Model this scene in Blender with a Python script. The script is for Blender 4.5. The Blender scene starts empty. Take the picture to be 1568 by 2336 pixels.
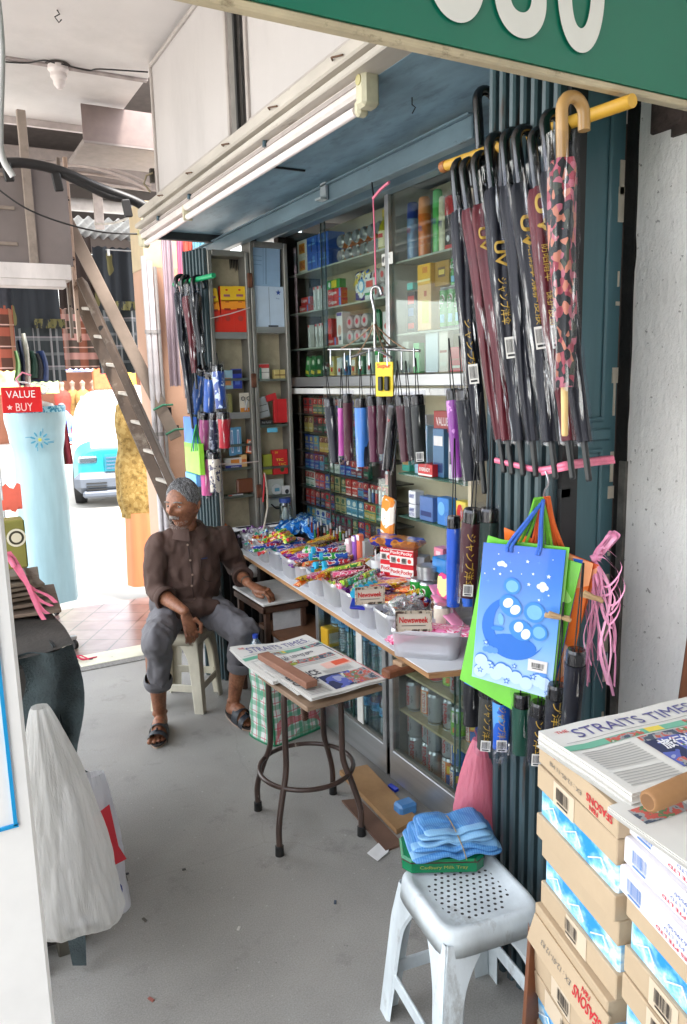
import bpy,bmesh,math,random
from mathutils import Vector,Matrix,noise as mnoise
random.seed(7)
S = bpy.context.scene
COL = S.collection
rad = math.radians
# ---------------- camera ----------------
F,CX,CY,CAMH = 1750.0,784.0,1168.0,1.68
_y,_p,_r = rad(28.7),rad(9.9),rad(1.4)
FW = Vector((math.sin(_y)*math.cos(_p),math.cos(_y)*math.cos(_p),-math.sin(_p)))
_rt = Vector((math.cos(_y),-math.sin(_y),0));_up = _rt.cross(FW)
RT = _rt*math.cos(_r) - _up*math.sin(_r);UP = RT.cross(FW)
CAM = Vector((0,0,CAMH))
cd = bpy.data.cameras.new('camera');cam = bpy.data.objects.new('camera',cd);COL.objects.link(cam)
cam.matrix_world = Matrix(((RT.x,UP.x,-FW.x,0),(RT.y,UP.y,-FW.y,0),(RT.z,UP.z,-FW.z,CAMH),(0,0,0,1)))
cd.sensor_fit = 'HORIZONTAL';cd.sensor_width = 36;cd.lens = 36*F/1568;cd.clip_start = .05;cd.clip_end = 400
S.camera = cam
# ---------------- light ----------------
W = bpy.data.worlds.new('World');S.world = W;W.use_nodes = True
_n = W.node_tree.nodes;_sky = _n.new('ShaderNodeTexSky');_sky.sky_type = 'NISHITA';_sky.sun_disc = False
SUN_EL,SUN_AZ = 64,150          # azimuth measured from +Y towards +X
_sky.sun_elevation = rad(SUN_EL);_sky.sun_rotation = rad(SUN_AZ);_sky.air_density = 1.6;_sky.dust_density = 3.0
_hs = _n.new('ShaderNodeHueSaturation');_hs.inputs['Saturation'].default_value = .3   # white tropical haze
W.node_tree.links.new(_sky.outputs[0],_hs.inputs['Color']);W.node_tree.links.new(_hs.outputs[0],_n['Background'].inputs[0]);_n['Background'].inputs[1].default_value = 0.15
sl = bpy.data.lights.new('sun','SUN');sl.energy = 1.5;sl.angle = rad(14);sl.color = (1,.95,.88)
so = bpy.data.objects.new('sun',sl);COL.objects.link(so)
_d = Vector((math.sin(rad(SUN_AZ))*math.cos(rad(SUN_EL)),math.cos(rad(SUN_AZ))*math.cos(rad(SUN_EL)),math.sin(rad(SUN_EL))))
so.rotation_euler = _d.to_track_quat('Z','Y').to_euler();so.location = (-6,6,12)
S.view_settings.view_transform = 'Standard';S.view_settings.look = 'None';S.view_settings.gamma = 1
S.view_settings.exposure = 3.0
S.render.film_transparent = False
try:
    S.cycles.max_bounces = 9;S.cycles.diffuse_bounces = 4;S.cycles.glossy_bounces = 3;S.cycles.transparent_max_bounces = 14
    S.cycles.transmission_bounces = 4;S.cycles.use_denoising = True;S.cycles.sample_clamp_indirect = 4
except Exception: pass

def at(px,py,**k):
    """a point on the plane x=, y= or z= seen at photo position px, py (1568 x 2336 grid)"""
    d = FW + RT*((px-CX)/F) + UP*((CY-py)/F)
    (a,v),= k.items();i = 'xyz'.index(a)
    return CAM + d*((v-CAM[i])/d[i])
# ---------------- materials ----------------
def lin(c):
    return tuple(((x/255)/12.92 if x/255 <= .04045 else ((x/255+.055)/1.055)**2.4) for x in c)
MATS = {}
def _base(name):
    m = bpy.data.materials.new(name);m.use_nodes = True
    nt = m.node_tree;return m,nt,nt.nodes,nt.links,nt.nodes['Principled BSDF']
def _coord(nt,scale=(1,1,1),rot=(0,0,0)):
    t = nt.nodes.new('ShaderNodeTexCoord');mp = nt.nodes.new('ShaderNodeMapping')
    mp.inputs['Scale'].default_value = scale;mp.inputs['Rotation'].default_value = rot
    nt.links.new(t.outputs['Object'],mp.inputs[0]);return mp.outputs[0]
def _noise(nt,vec,scale,detail=4,rough=.55):
    n = nt.nodes.new('ShaderNodeTexNoise');n.inputs['Scale'].default_value = scale;n.inputs['Detail'].default_value = detail
    n.inputs['Roughness'].default_value = rough;nt.links.new(vec,n.inputs['Vector']);return n.outputs[0]
def _ramp(nt,fac,stops,const=False):
    r = nt.nodes.new('ShaderNodeValToRGB');cr = r.color_ramp
    if const: cr.interpolation = 'CONSTANT'
    while len(cr.elements) < len(stops): cr.elements.new(.5)
    for e,(p,c) in zip(cr.elements,stops):
        e.position = p;e.color = (*c,1) if len(c) == 3 else c
    nt.links.new(fac,r.inputs[0]);return r.outputs[0]
def _mix(nt,fac,a,b,mode='MIX'):
    m = nt.nodes.new('ShaderNodeMix');m.data_type = 'RGBA';m.blend_type = mode
    for sock,v in ((m.inputs['Factor'],fac),(m.inputs['A'],a),(m.inputs['B'],b)):
        if hasattr(v,'links'): nt.links.new(v,sock)
        else: sock.default_value = v if isinstance(v,float) else (*v,1)
    return m.outputs['Result']
def _bump(nt,bs,h,strength,dist=.01):
    b = nt.nodes.new('ShaderNodeBump');b.inputs['Strength'].default_value = strength;b.inputs['Distance'].default_value = dist
    nt.links.new(h,b.inputs['Height']);nt.links.new(b.outputs[0],bs.inputs['Normal'])
def C(r,g,b,rough=.5,metal=0,var=.1,scale=18,bump=0,bscale=60,coat=0,stretch=(1,1,1),grime=0,emit=0):
    key = (r,g,b,rough,metal,var,scale,bump,bscale,coat,stretch,grime,emit)
    if key in MATS: return MATS[key]
    m,nt,N,L,bs = _base('paint_%d_%d_%d' % (r,g,b));c = lin((r,g,b))
    bs.inputs['Roughness'].default_value = rough;bs.inputs['Metallic'].default_value = metal
    if coat: bs.inputs['Coat Weight'].default_value = coat;bs.inputs['Coat Roughness'].default_value = .12
    if var or bump or grime:
        v = _coord(nt,stretch);n = _noise(nt,v,scale)
        out = _ramp(nt,n,[(.3,tuple(x*(1-var) for x in c)),(.7,tuple(min(1,x*(1+var)) for x in c))])
        if grime:
            n2 = _noise(nt,v,scale*.35,8,.7)
            f = _ramp(nt,n2,[(.5,(0,0,0)),(.72,(grime,grime,grime))])
            out = _mix(nt,f,out,tuple(x*.32+.012 for x in c))
        L.new(out,bs.inputs['Base Color'])
        if bump: _bump(nt,bs,_noise(nt,v,bscale,5),bump)
    else: bs.inputs['Base Color'].default_value = (*c,1)
    if emit: bs.inputs['Emission Color'].default_value = (*c,1);bs.inputs['Emission Strength'].default_value = emit
    MATS[key] = m;return m
def P(r,g,b,rough=.4):                       # plain ink or moulded plastic
    return C(r,g,b,rough,var=0)
def spots(name,stops,scale=60,detail=2,rough=.3,coat=.5,stretch=(1,1,1),bump=0,bscale=90,voro=False):
    """hard edged print made of several colours"""
    if name in MATS: return MATS[name]
    m,nt,N,L,bs = _base(name);v = _coord(nt,stretch)
    if voro:
        n = nt.nodes.new('ShaderNodeTexVoronoi');n.inputs['Scale'].default_value = scale;L.new(v,n.inputs['Vector'])
        s = nt.nodes.new('ShaderNodeSeparateColor');L.new(n.outputs['Color'],s.inputs[0]);f = s.outputs[0]
    else: f = _noise(nt,v,scale,detail)
    L.new(_ramp(nt,f,[(p,lin(c)) for p,c in stops],True),bs.inputs['Base Color'])
    bs.inputs['Roughness'].default_value = rough;bs.inputs['Coat Weight'].default_value = coat
    if bump: _bump(nt,bs,_noise(nt,v,bscale,3),bump,.004)
    MATS[name] = m;return m
def glassy(name,tint=(255,255,255),gloss=.1,rough=.05,crinkle=0,scale=60,milky=0,milk=(235,238,240),streak=.3,edge=.55,stretch=(1,1,1)):
    """thin clear sheet: mostly lets light straight through, shines by angle, with highlight streaks painted in by noise"""
    if name in MATS: return MATS[name]
    m,nt,N,L,bs = _base(name);N.remove(bs);out = N['Material Output']
    t = N.new('ShaderNodeBsdfTransparent');t.inputs[0].default_value = (*lin(tint),1)
    g = N.new('ShaderNodeBsdfGlossy');g.inputs['Roughness'].default_value = rough
    lw = N.new('ShaderNodeLayerWeight');lw.inputs[0].default_value = .35
    fac = N.new('ShaderNodeMath');fac.operation = 'MULTIPLY_ADD';fac.inputs[1].default_value = edge;fac.inputs[2].default_value = gloss;fac.use_clamp = True
    L.new(lw.outputs['Fresnel'],fac.inputs[0]);f = fac.outputs[0]
    if crinkle:
        v = _coord(nt,stretch);n = _noise(nt,v,scale,5,.6)
        b = N.new('ShaderNodeBump');b.inputs['Strength'].default_value = 1;b.inputs['Distance'].default_value = crinkle
        L.new(n,b.inputs['Height']);L.new(b.outputs[0],g.inputs['Normal'])
        st = _ramp(nt,_noise(nt,v,scale*.7,4,.65),[(.56,(0,0,0)),(.63,(1,1,1))]);ad = N.new('ShaderNodeMath');ad.operation = 'MULTIPLY_ADD';ad.inputs[1].default_value = streak;ad.use_clamp = True  # noise mask puts highlight streaks into the gloss, apart from the bump
        L.new(st,ad.inputs[0]);L.new(f,ad.inputs[2]);f = ad.outputs[0]
    mx = N.new('ShaderNodeMixShader');L.new(f,mx.inputs[0]);L.new(t.outputs[0],mx.inputs[1]);L.new(g.outputs[0],mx.inputs[2])
    last = mx.outputs[0]
    if milky:
        d = N.new('ShaderNodeBsdfDiffuse');d.inputs[0].default_value = (*lin(milk),1)
        tl = N.new('ShaderNodeBsdfTranslucent');tl.inputs[0].default_value = (*lin(milk),1)
        m0 = N.new('ShaderNodeMixShader');m0.inputs[0].default_value = .45
        if crinkle: L.new(b.outputs[0],d.inputs['Normal']);L.new(b.outputs[0],tl.inputs['Normal'])
        L.new(d.outputs[0],m0.inputs[1]);L.new(tl.outputs[0],m0.inputs[2])
        m2 = N.new('ShaderNodeMixShader');m2.inputs[0].default_value = milky;L.new(last,m2.inputs[1]);L.new(m0.outputs[0],m2.inputs[2]);last = m2.outputs[0]
    L.new(last,out.inputs[0]);MATS[name] = m;return m
def plaid(name,base,bands,scale=1.0,rough=.8,axes=(0,1),coat=0):
    """woven check: bands = [(axis, period, offset, width, colour, strength)]"""
    if name in MATS: return MATS[name]
    m,nt,N,L,bs = _base(name);v = _coord(nt)
    sp = N.new('ShaderNodeSeparateXYZ');L.new(v,sp.inputs[0]);cur = lin(base)
    for ax,per,off,wid,colr,st in bands:
        a = N.new('ShaderNodeMath');a.operation = 'MULTIPLY_ADD';a.inputs[1].default_value = 1/per;a.inputs[2].default_value = off+50;L.new(sp.outputs[ax],a.inputs[0])
        fr = N.new('ShaderNodeMath');fr.operation = 'FRACT';L.new(a.outputs[0],fr.inputs[0])
        lt = N.new('ShaderNodeMath');lt.operation = 'LESS_THAN';lt.inputs[1].default_value = wid;L.new(fr.outputs[0],lt.inputs[0])
        mu = N.new('ShaderNodeMath');mu.operation = 'MULTIPLY';mu.inputs[1].default_value = st;L.new(lt.outputs[0],mu.inputs[0])
        cur = _mix(nt,mu.outputs[0],cur,lin(colr))
    L.new(cur,bs.inputs['Base Color']);bs.inputs['Roughness'].default_value = rough;bs.inputs['Coat Weight'].default_value = coat
    _bump(nt,bs,_noise(nt,v,300,2),.25,.002);MATS[name] = m;return m
def wood(name,c1,c2,scale=(1.5,30,30),rough=.65,worn=0):
    if name in MATS: return MATS[name]
    m,nt,N,L,bs = _base(name);v = _coord(nt,scale);n = _noise(nt,v,1.6,7,.65)
    out = _ramp(nt,n,[(.25,lin(c1)),(.72,lin(c2))])
    if worn:
        n2 = _noise(nt,_coord(nt),9,8,.7);out = _mix(nt,_ramp(nt,n2,[(.55,(0,0,0)),(.7,(worn,worn,worn))]),out,lin((190,180,165)))
    L.new(out,bs.inputs['Base Color']);bs.inputs['Roughness'].default_value = rough;_bump(nt,bs,n,.35,.003);MATS[name] = m;return m
def worn_paint(name,c,under,rough=.45,thr=.64,scale=7,var=.25,stretch=(1,1,.35),soft=.03,bump=.2):
    """paint with chipped or rusty patches showing what is beneath"""
    if name in MATS: return MATS[name]
    m,nt,N,L,bs = _base(name);v = _coord(nt,stretch);k = lin(c)
    n = _noise(nt,v,scale*.6,6,.6);base = _ramp(nt,n,[(.3,tuple(x*(1-var) for x in k)),(.7,tuple(min(1,x*(1+var)) for x in k))])
    n2 = _noise(nt,v,scale,9,.72);f = _ramp(nt,n2,[(thr,(0,0,0)),(thr+soft,(1,1,1))])
    L.new(_mix(nt,f,base,lin(under)),bs.inputs['Base Color']);bs.inputs['Roughness'].default_value = rough
    _bump(nt,bs,n2,bump,.004);MATS[name] = m;return m
# ---------------- mesh building ----------------
TXT = {}
def text_geo(s,bold=0):
    key = s
    if s in TXT: return TXT[s]
    if s.startswith('^'): bold = .022;s = s[1:]
    cu = bpy.data.curves.new('lettering','FONT');cu.body = s;cu.resolution_u = 14 if bold and len(s) < 3 else 4;cu.offset = bold
    o = bpy.data.objects.new('lettering',cu);COL.objects.link(o);bpy.context.view_layer.update()
    me = o.evaluated_get(bpy.context.evaluated_depsgraph_get()).to_mesh()
    vs = [(v.co.x,v.co.y) for v in me.vertices];fs = [tuple(p.vertices) for p in me.polygons]
    bpy.data.objects.remove(o);bpy.data.curves.remove(cu)
    if not vs: TXT[key] = ([],[]);return TXT[key]
    x0 = min(v[0] for v in vs);x1 = max(v[0] for v in vs);y0 = min(v[1] for v in vs);y1 = max(v[1] for v in vs)
    vs = [((a-x0)/(x1-x0+1e-9)-.5,(b-y0)/(y1-y0+1e-9)-.5) for a,b in vs]
    TXT[key] = (vs,fs);return TXT[key]
class MB:
    def __init__(s,M=None): s.v = [];s.f = [];s.mi = [];s.sm = [];s.mats = [];s.M = M or Matrix()
    def _m(s,mat):
        if mat not in s.mats: s.mats.append(mat)
        return s.mats.index(mat)
    def add(s,vs,fs,mat,smooth=False):
        b = len(s.v);s.v += [s.M @ Vector(p) for p in vs];i = s._m(mat)
        for f in fs: s.f.append(tuple(b+k for k in f));s.mi.append(i);s.sm.append(smooth)
        return s
    def box(s,c,d,mat,b=0.0,R=None):
        hx,hy,hz = d[0]/2,d[1]/2,d[2]/2;c = Vector(c);T = (lambda p: c+(R @ Vector(p))) if R is not None else (lambda p: c+Vector(p))
        if b <= 0:
            vs = [T((x*hx,y*hy,z*hz)) for x in (-1,1) for y in (-1,1) for z in (-1,1)]
            return s.add(vs,[(0,1,3,2),(4,6,7,5),(0,4,5,1),(2,3,7,6),(0,2,6,4),(1,5,7,3)],mat)
        b = min(b,hx*.8,hy*.8,hz*.8);vs = [];idx = {}
        for x in (-1,1):
            for y in (-1,1):
                for z in (-1,1):
                    for a,p in enumerate(((x*hx,y*(hy-b),z*(hz-b)),(x*(hx-b),y*hy,z*(hz-b)),(x*(hx-b),y*(hy-b),z*hz))):
                        idx[(x,y,z,a)] = len(vs);vs.append(T(p))
        fs = []
        def q(*k):
            f = [idx[t] for t in k];n = (vs[f[1]]-vs[f[0]]).cross(vs[f[2]]-vs[f[1]]);m = sum((vs[i] for i in f),Vector())/len(f)-c
            fs.append(f if n.dot(m) > 0 else f[::-1])
        for g in (-1,1):
            q((g,-1,-1,0),(g,1,-1,0),(g,1,1,0),(g,-1,1,0));q((-1,g,-1,1),(1,g,-1,1),(1,g,1,1),(-1,g,1,1));q((-1,-1,g,2),(1,-1,g,2),(1,1,g,2),(-1,1,g,2))
            for h in (-1,1):
                q((-1,g,h,1),(1,g,h,1),(1,g,h,2),(-1,g,h,2));q((g,-1,h,0),(g,1,h,0),(g,1,h,2),(g,-1,h,2));q((g,h,-1,0),(g,h,1,0),(g,h,1,1),(g,h,-1,1))
                for k in (-1,1): q((g,h,k,0),(g,h,k,1),(g,h,k,2))
        return s.add(vs,fs,mat)
    def quad(s,a,b,c,d,mat): return s.add([a,b,c,d],[(0,1,2,3)],mat)
    def poly(s,pts,mat): return s.add(pts,[tuple(range(len(pts)))],mat)
    def disc(s,c,U,V,ru,rv,mat,n=16,a0=0,a1=None):
        a1 = a1 or 2*math.pi;c = Vector(c);U = Vector(U);V = Vector(V)
        return s.poly([c+U*ru*math.cos(a0+(a1-a0)*i/n)+V*rv*math.sin(a0+(a1-a0)*i/n) for i in range(n)],mat)
    def star(s,c,U,V,r,mat,n=5,k=.45):
        c = Vector(c);U = Vector(U);V = Vector(V);vs = [c];
        for i in range(2*n):
            a = math.pi/2+math.pi*i/n;q = r*(1 if i % 2 == 0 else k);vs.append(c+U*q*math.cos(a)+V*q*math.sin(a))
        return s.add(vs,[(0,1+i,1+(i+1) % (2*n)) for i in range(2*n)],mat)
    def tube(s,pts,r,mat,n=8,caps=True,flat=None,smooth=True,closed=False):
        pts = [Vector(p) for p in pts];m = len(pts);rs = r if isinstance(r,(list,tuple)) else [r]*m
        def tan(i):
            if closed: return (pts[(i+1) % m]-pts[i-1]).normalized()
            return (pts[min(i+1,m-1)]-pts[max(i-1,0)]).normalized()
        t = tan(0);ref = Vector((0,0,1)) if abs(t.z) < .9 else Vector((1,0,0));u = (ref-t*ref.dot(t)).normalized();vs = []
        for i in range(m):
            t = tan(i);u = (u-t*u.dot(t)).normalized();w = t.cross(u)
            for k in range(n):
                a = 2*math.pi*k/n;vs.append(pts[i]+(u*math.cos(a)*(flat or 1)+w*math.sin(a))*rs[i])
        fs = [(i*n+k,i*n+(k+1) % n,(i+1)*n+(k+1) % n,(i+1)*n+k) for i in range(m-1) for k in range(n)]
        if closed: fs += [((m-1)*n+k,(m-1)*n+(k+1) % n,(k+1) % n,k) for k in range(n)]
        s.add(vs,fs,mat,smooth)
        if caps and not closed:
            s.add([vs[k] for k in range(n)],[tuple(range(n-1,-1,-1))],mat);s.add([vs[(m-1)*n+k] for k in range(n)],[tuple(range(n))],mat)
        return s
    def lathe(s,prof,mat,n=16,c=(0,0,0),axis=None,smooth=True,squash=1.0,mats=None,a0=0):
        R = Vector((0,0,1)).rotation_difference(Vector(axis)).to_matrix() if axis is not None else Matrix.Identity(3)
        c = Vector(c)
        for j in range(len(prof)-1):
            (r0,z0),(r1,z1) = prof[j],prof[j+1];vs = []
            for r_,z_ in ((r0,z0),(r1,z1)):
                for k in range(n):
                    a = a0+2*math.pi*k/n;vs.append(c+R @ Vector((r_*math.cos(a),r_*squash*math.sin(a),z_)))
            fs = [(k,(k+1) % n,n+(k+1) % n,n+k) for k in range(n)]
            s.add(vs,fs,mats[j] if mats else mat,smooth)
        return s
    def grid(s,fn,nu,nv,mat,smooth=True,closed=False):
        vs = [Vector(fn(i/nu,j/nv)) for j in range(nv+1) for i in range(nu+1)];w = nu+1
        fs = [(j*w+i,j*w+i+1,(j+1)*w+i+1,(j+1)*w+i) for j in range(nv) for i in range(nu)]
        return s.add(vs,fs,mat,smooth)
    def text(s,t,p,U,V,w,h,mat,off=.0008):
        vs,fs = text_geo(t);p = Vector(p);U = Vector(U).normalized();V = Vector(V).normalized();N = U.cross(V)
        return s.add([p+N*off+U*(a*w)+V*(b*h) for a,b in vs],fs,mat)
    def rect(s,p,U,V,w,h,mat,off=.0005):
        p = Vector(p);U = Vector(U).normalized();V = Vector(V).normalized();N = U.cross(V)
        q = p+N*off;return s.quad(q-U*w/2-V*h/2,q+U*w/2-V*h/2,q+U*w/2+V*h/2,q-U*w/2+V*h/2,mat)
    def barcode(s,p,U,V,w,h,bars=14,ink=None,paper=True,off=.0006,seed=1):
        rg = random.Random(seed);ink = ink or P(30,30,34);U = Vector(U).normalized();V = Vector(V).normalized();p = Vector(p)
        if paper: s.rect(p,U,V,w,h,P(225,222,216),off)
        for i in range(bars):
            x = (-.42+.84*(i+.5)/bars)*w;s.rect(p+U*x+V*h*.08,U,V,w*.84/bars*rg.choice((.3,.5,.75)),h*.62,ink,off+.0005)
        return s.rect(p-V*h*.36,U,V,w*.7,h*.1,ink,off+.0005)
    def build(s,name,parent=None,loc=None,merge=False):
        me = bpy.data.meshes.new(name);me.from_pydata([tuple(v) for v in s.v],[],s.f)
        for m in s.mats: me.materials.append(m)
        me.polygons.foreach_set('material_index',s.mi);me.polygons.foreach_set('use_smooth',s.sm)
        if merge:
            bm = bmesh.new();bm.from_mesh(me);bmesh.ops.remove_doubles(bm,verts=bm.verts,dist=1e-5);bmesh.ops.recalc_face_normals(bm,faces=bm.faces);bm.to_mesh(me);bm.free()
        me.update();o = bpy.data.objects.new(name,me);COL.objects.link(o)
        if parent: o.parent = parent
        if loc is not None: o.location = loc
        return o
def tag(o,label,cat,group=None):
    o['label'] = label;o['category'] = cat
    if group: o['group'] = group
    return o
def thing(name,label,cat,loc=(0,0,0),rz=0,group=None,rot=None):
    o = bpy.data.objects.new(name,None);COL.objects.link(o);o.location = loc;o.empty_display_size = .05
    o.rotation_euler = rot or (0,0,rz);return tag(o,label,cat,group)
def struct(o,kind='structure'): o['kind'] = kind;return o
def dup(r,loc=None,rot=None,label=None,group=None,scale=None):
    c = r.copy();COL.objects.link(c)
    if loc is not None: c.location = loc
    if rot is not None: c.rotation_euler = rot
    if scale is not None: c.scale = scale
    if label: c['label'] = label
    if group: c['group'] = group
    for ch in list(r.children):
        k = ch.copy();COL.objects.link(k);k.parent = c
        for g in list(ch.children):
            h = g.copy();COL.objects.link(h);h.parent = k
    return c
def remesh(o,voxel,smooth=6,fac=.5,sub=0):
    """melt overlapping blobs of one object into one continuous surface"""
    md = o.modifiers.new('r','REMESH');md.mode = 'VOXEL';md.voxel_size = voxel;md.use_smooth_shade = True
    if smooth: sm = o.modifiers.new('s','SMOOTH');sm.iterations = smooth;sm.factor = fac
    bpy.context.view_layer.update();ev = o.evaluated_get(bpy.context.evaluated_depsgraph_get())
    me = bpy.data.meshes.new_from_object(ev);mats = list(o.data.materials);o.modifiers.clear();o.data = me
    me.materials.clear()
    for m in mats[:1]: me.materials.append(m)
    me.polygons.foreach_set('material_index',[0]*len(me.polygons));me.polygons.foreach_set('use_smooth',[True]*len(me.polygons));return o
def displace(o,fn):
    me = o.data;me.update()
    nr = [v.normal.copy() for v in me.vertices]
    for v,n in zip(me.vertices,nr): v.co += fn(v.co,n)
    me.update()
def blob(mb,a,b,ra,rb,mat,n=14,sx=1.0,ref=None):
    """capsule with two end radii; sx flattens it along ref"""
    a = Vector(a);b = Vector(b);t = (b-a);L = t.length
    t = t.normalized() if L > 1e-6 else Vector((0,0,1))
    r0 = Vector(ref) if ref is not None else (Vector((0,0,1)) if abs(t.z) < .9 else Vector((1,0,0)))
    u = (r0-t*r0.dot(t)).normalized();w = t.cross(u);rings = []
    K = 5
    for i in range(K+1):
        an = math.pi/2*(1-i/K);rings.append((a-t*ra*math.sin(an),ra*math.cos(an)))
    for i in range(K+1):
        an = math.pi/2*i/K;rings.append((b+t*rb*math.sin(an),rb*math.cos(an)))
    vs = [c+(u*math.cos(2*math.pi*k/n)*sx+w*math.sin(2*math.pi*k/n))*max(r,1e-4) for c,r in rings for k in range(n)]
    m = len(rings);fs = [(i*n+k,i*n+(k+1) % n,(i+1)*n+(k+1) % n,(i+1)*n+k) for i in range(m-1) for k in range(n)]
    fs += [tuple(range(n-1,-1,-1)),tuple((m-1)*n+k for k in range(n))]
    mb.add(vs,fs,mat,True)
def smoothpath(pts,n=6):
    """Catmull-Rom through the points"""
    p = [Vector(q) for q in pts];p = [p[0]*2-p[1]]+p+[p[-1]*2-p[-2]];out = []
    for i in range(1,len(p)-2):
        for k in range(n):
            t = k/n;out.append(.5*((2*p[i])+(p[i+1]-p[i-1])*t+(2*p[i-1]-5*p[i]+4*p[i+1]-p[i+2])*t*t+(3*p[i]-p[i-1]-3*p[i+1]+p[i+2])*t**3))
    return out+[p[-2]]
ORD = ['first','second','third','fourth','fifth','sixth','seventh','eighth','ninth','tenth','eleventh','twelfth','thirteenth','fourteenth','fifteenth','sixteenth']
X,Y,Z = Vector((1,0,0)),Vector((0,1,0)),Vector((0,0,1))
# ================= the setting =================
def concrete():
    m,nt,N,L,bs = _base('concrete');v = _coord(nt)
    big = _noise(nt,v,1.3,6,.6);fine = _noise(nt,v,220,3,.6)
    c = _ramp(nt,big,[(.3,lin((128,125,119))),(.52,lin((150,147,141))),(.75,lin((166,163,156)))])
    st = _ramp(nt,_noise(nt,v,5.5,7,.7),[(.57,(0,0,0)),(.7,(.55,.55,.55))]);c = _mix(nt,st,c,lin((100,97,92)))
    sp = _ramp(nt,_noise(nt,v,38,2),[(.73,(0,0,0)),(.76,(.55,.55,.55))]);c = _mix(nt,sp,c,lin((74,72,70)))
    sp2 = _ramp(nt,_noise(nt,v,61,1),[(.74,(0,0,0)),(.77,(.6,.6,.6))]);c = _mix(nt,sp2,c,lin((190,188,182)))
    c = _mix(nt,.16,c,_ramp(nt,fine,[(.35,(.1,.1,.1)),(.65,(.6,.6,.6))]))
    vo = N.new('ShaderNodeTexVoronoi');vo.feature = 'DISTANCE_TO_EDGE';vo.inputs['Scale'].default_value = .8;wv = _mix(nt,.12,v,_noise(nt,v,3,5));L.new(wv,vo.inputs['Vector'])
    c = _mix(nt,_ramp(nt,vo.outputs[0],[(0,(.12,.12,.12)),(.003,(0,0,0))]),c,lin((92,89,85)))
    L.new(c,bs.inputs['Base Color']);L.new(_ramp(nt,big,[(.3,(.5,.5,.5)),(.7,(.75,.75,.75))]),bs.inputs['Roughness'])
    _bump(nt,bs,fine,.25,.003);return m
CONC = concrete()
def ftile():
    m,nt,N,L,bs = _base('floor_tile');v = _coord(nt,(1,1,1),(0,0,rad(32)))
    b = N.new('ShaderNodeTexBrick');b.offset = 0;b.inputs['Scale'].default_value = 1;b.inputs['Brick Width'].default_value = .2;b.inputs['Row Height'].default_value = .2
    b.inputs['Mortar Size'].default_value = .006;b.inputs['Color1'].default_value = (*lin((118,94,90)),1);b.inputs['Color2'].default_value = (*lin((108,82,78)),1);b.inputs['Mortar'].default_value = (.02,.015,.015,1)
    L.new(v,b.inputs['Vector']);n = _noise(nt,v,6,6);c = _mix(nt,_ramp(nt,n,[(.4,(0,0,0)),(.8,(.5,.5,.5))]),b.outputs[0],lin((170,150,140)))
    L.new(c,bs.inputs['Base Color']);bs.inputs['Roughness'].default_value = .28;_bump(nt,bs,b.outputs['Fac'],-.4,.003);return m
def plaster():
    m,nt,N,L,bs = _base('rough_plaster');v = _coord(nt)
    n = _noise(nt,v,3,7,.65);c = _ramp(nt,n,[(.3,lin((226,224,221))),(.7,lin((246,245,242)))])
    pit = _ramp(nt,_noise(nt,v,55,3,.6),[(.66,(0,0,0)),(.7,(.7,.7,.7))]);c = _mix(nt,pit,c,lin((120,116,110)))
    L.new(c,bs.inputs['Base Color']);bs.inputs['Roughness'].default_value = .85
    _bump(nt,bs,_noise(nt,_coord(nt,(1,1,.5)),45,8,.7),.8,.012);return m
PLASTER = plaster()
WHITEP = C(208,203,202,.55,var=.05,scale=3,bump=.1,grime=.25)
CREAM = worn_paint('cream_moulding',(176,169,160),(98,86,74),thr=.6,scale=9,stretch=(1,.25,1),soft=.1)
BLUEP = worn_paint('blue_grey_paint',(112,142,160),(82,104,118),thr=.52,scale=6,stretch=(3,1,1),soft=.2,rough=.5)
BLUED = worn_paint('dark_blue_paint',(98,120,132),(42,50,54),thr=.63,scale=9,stretch=(1,.5,1),rough=.4)
ALU = C(176,178,180,.38,metal=.85,var=.12,scale=4,stretch=(1,.3,6),grime=.3)
ALUD = C(140,138,132,.5,metal=.6,var=.2,scale=6,grime=.5)
DARKW = C(44,34,29,.7,var=.3,scale=5,bump=.2)
BLACK = C(20,20,21,.6,var=.2)
def sheet(name,x0,x1,y0,y1,z,m,lab=None):
    b = MB();b.quad((x0,y0,z),(x1,y0,z),(x1,y1,z),(x0,y1,z),m);return struct(b.build(name))
o = MB();o.quad((-150,-60,-.075),(150,-60,-.075),(150,220,-.075),(-150,220,-.075),C(150,147,140,.8,var=.1,scale=.8,bump=.1));struct(o.build('street'))
o = MB();o.box((.9,1.6,-.1),(3.6,5.9,.2),CONC);struct(o.build('walkway_floor'))
o = MB();o.box((.9,4.62,-.095),(3.6,.14,.2),C(120,118,114,.7,var=.35,scale=90,bump=.2));struct(o.build('kerb'))
o = MB();o.box((.9,5.32,-.1),(3.6,1.26,.2),ftile());struct(o.build('tiled_floor'))
o = MB();o.box((.98,4.72,.004),(.55,.2,.008),worn_paint('cover_metal',(205,203,180),(140,138,120),thr=.6,soft=.1),b=.003);o.disc((.78,4.72,.0095),X,Y,.014,.014,BLACK)
tag(o.build('drain_cover'),'pale rectangular metal cover plate set at the tile step','drain cover')
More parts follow.
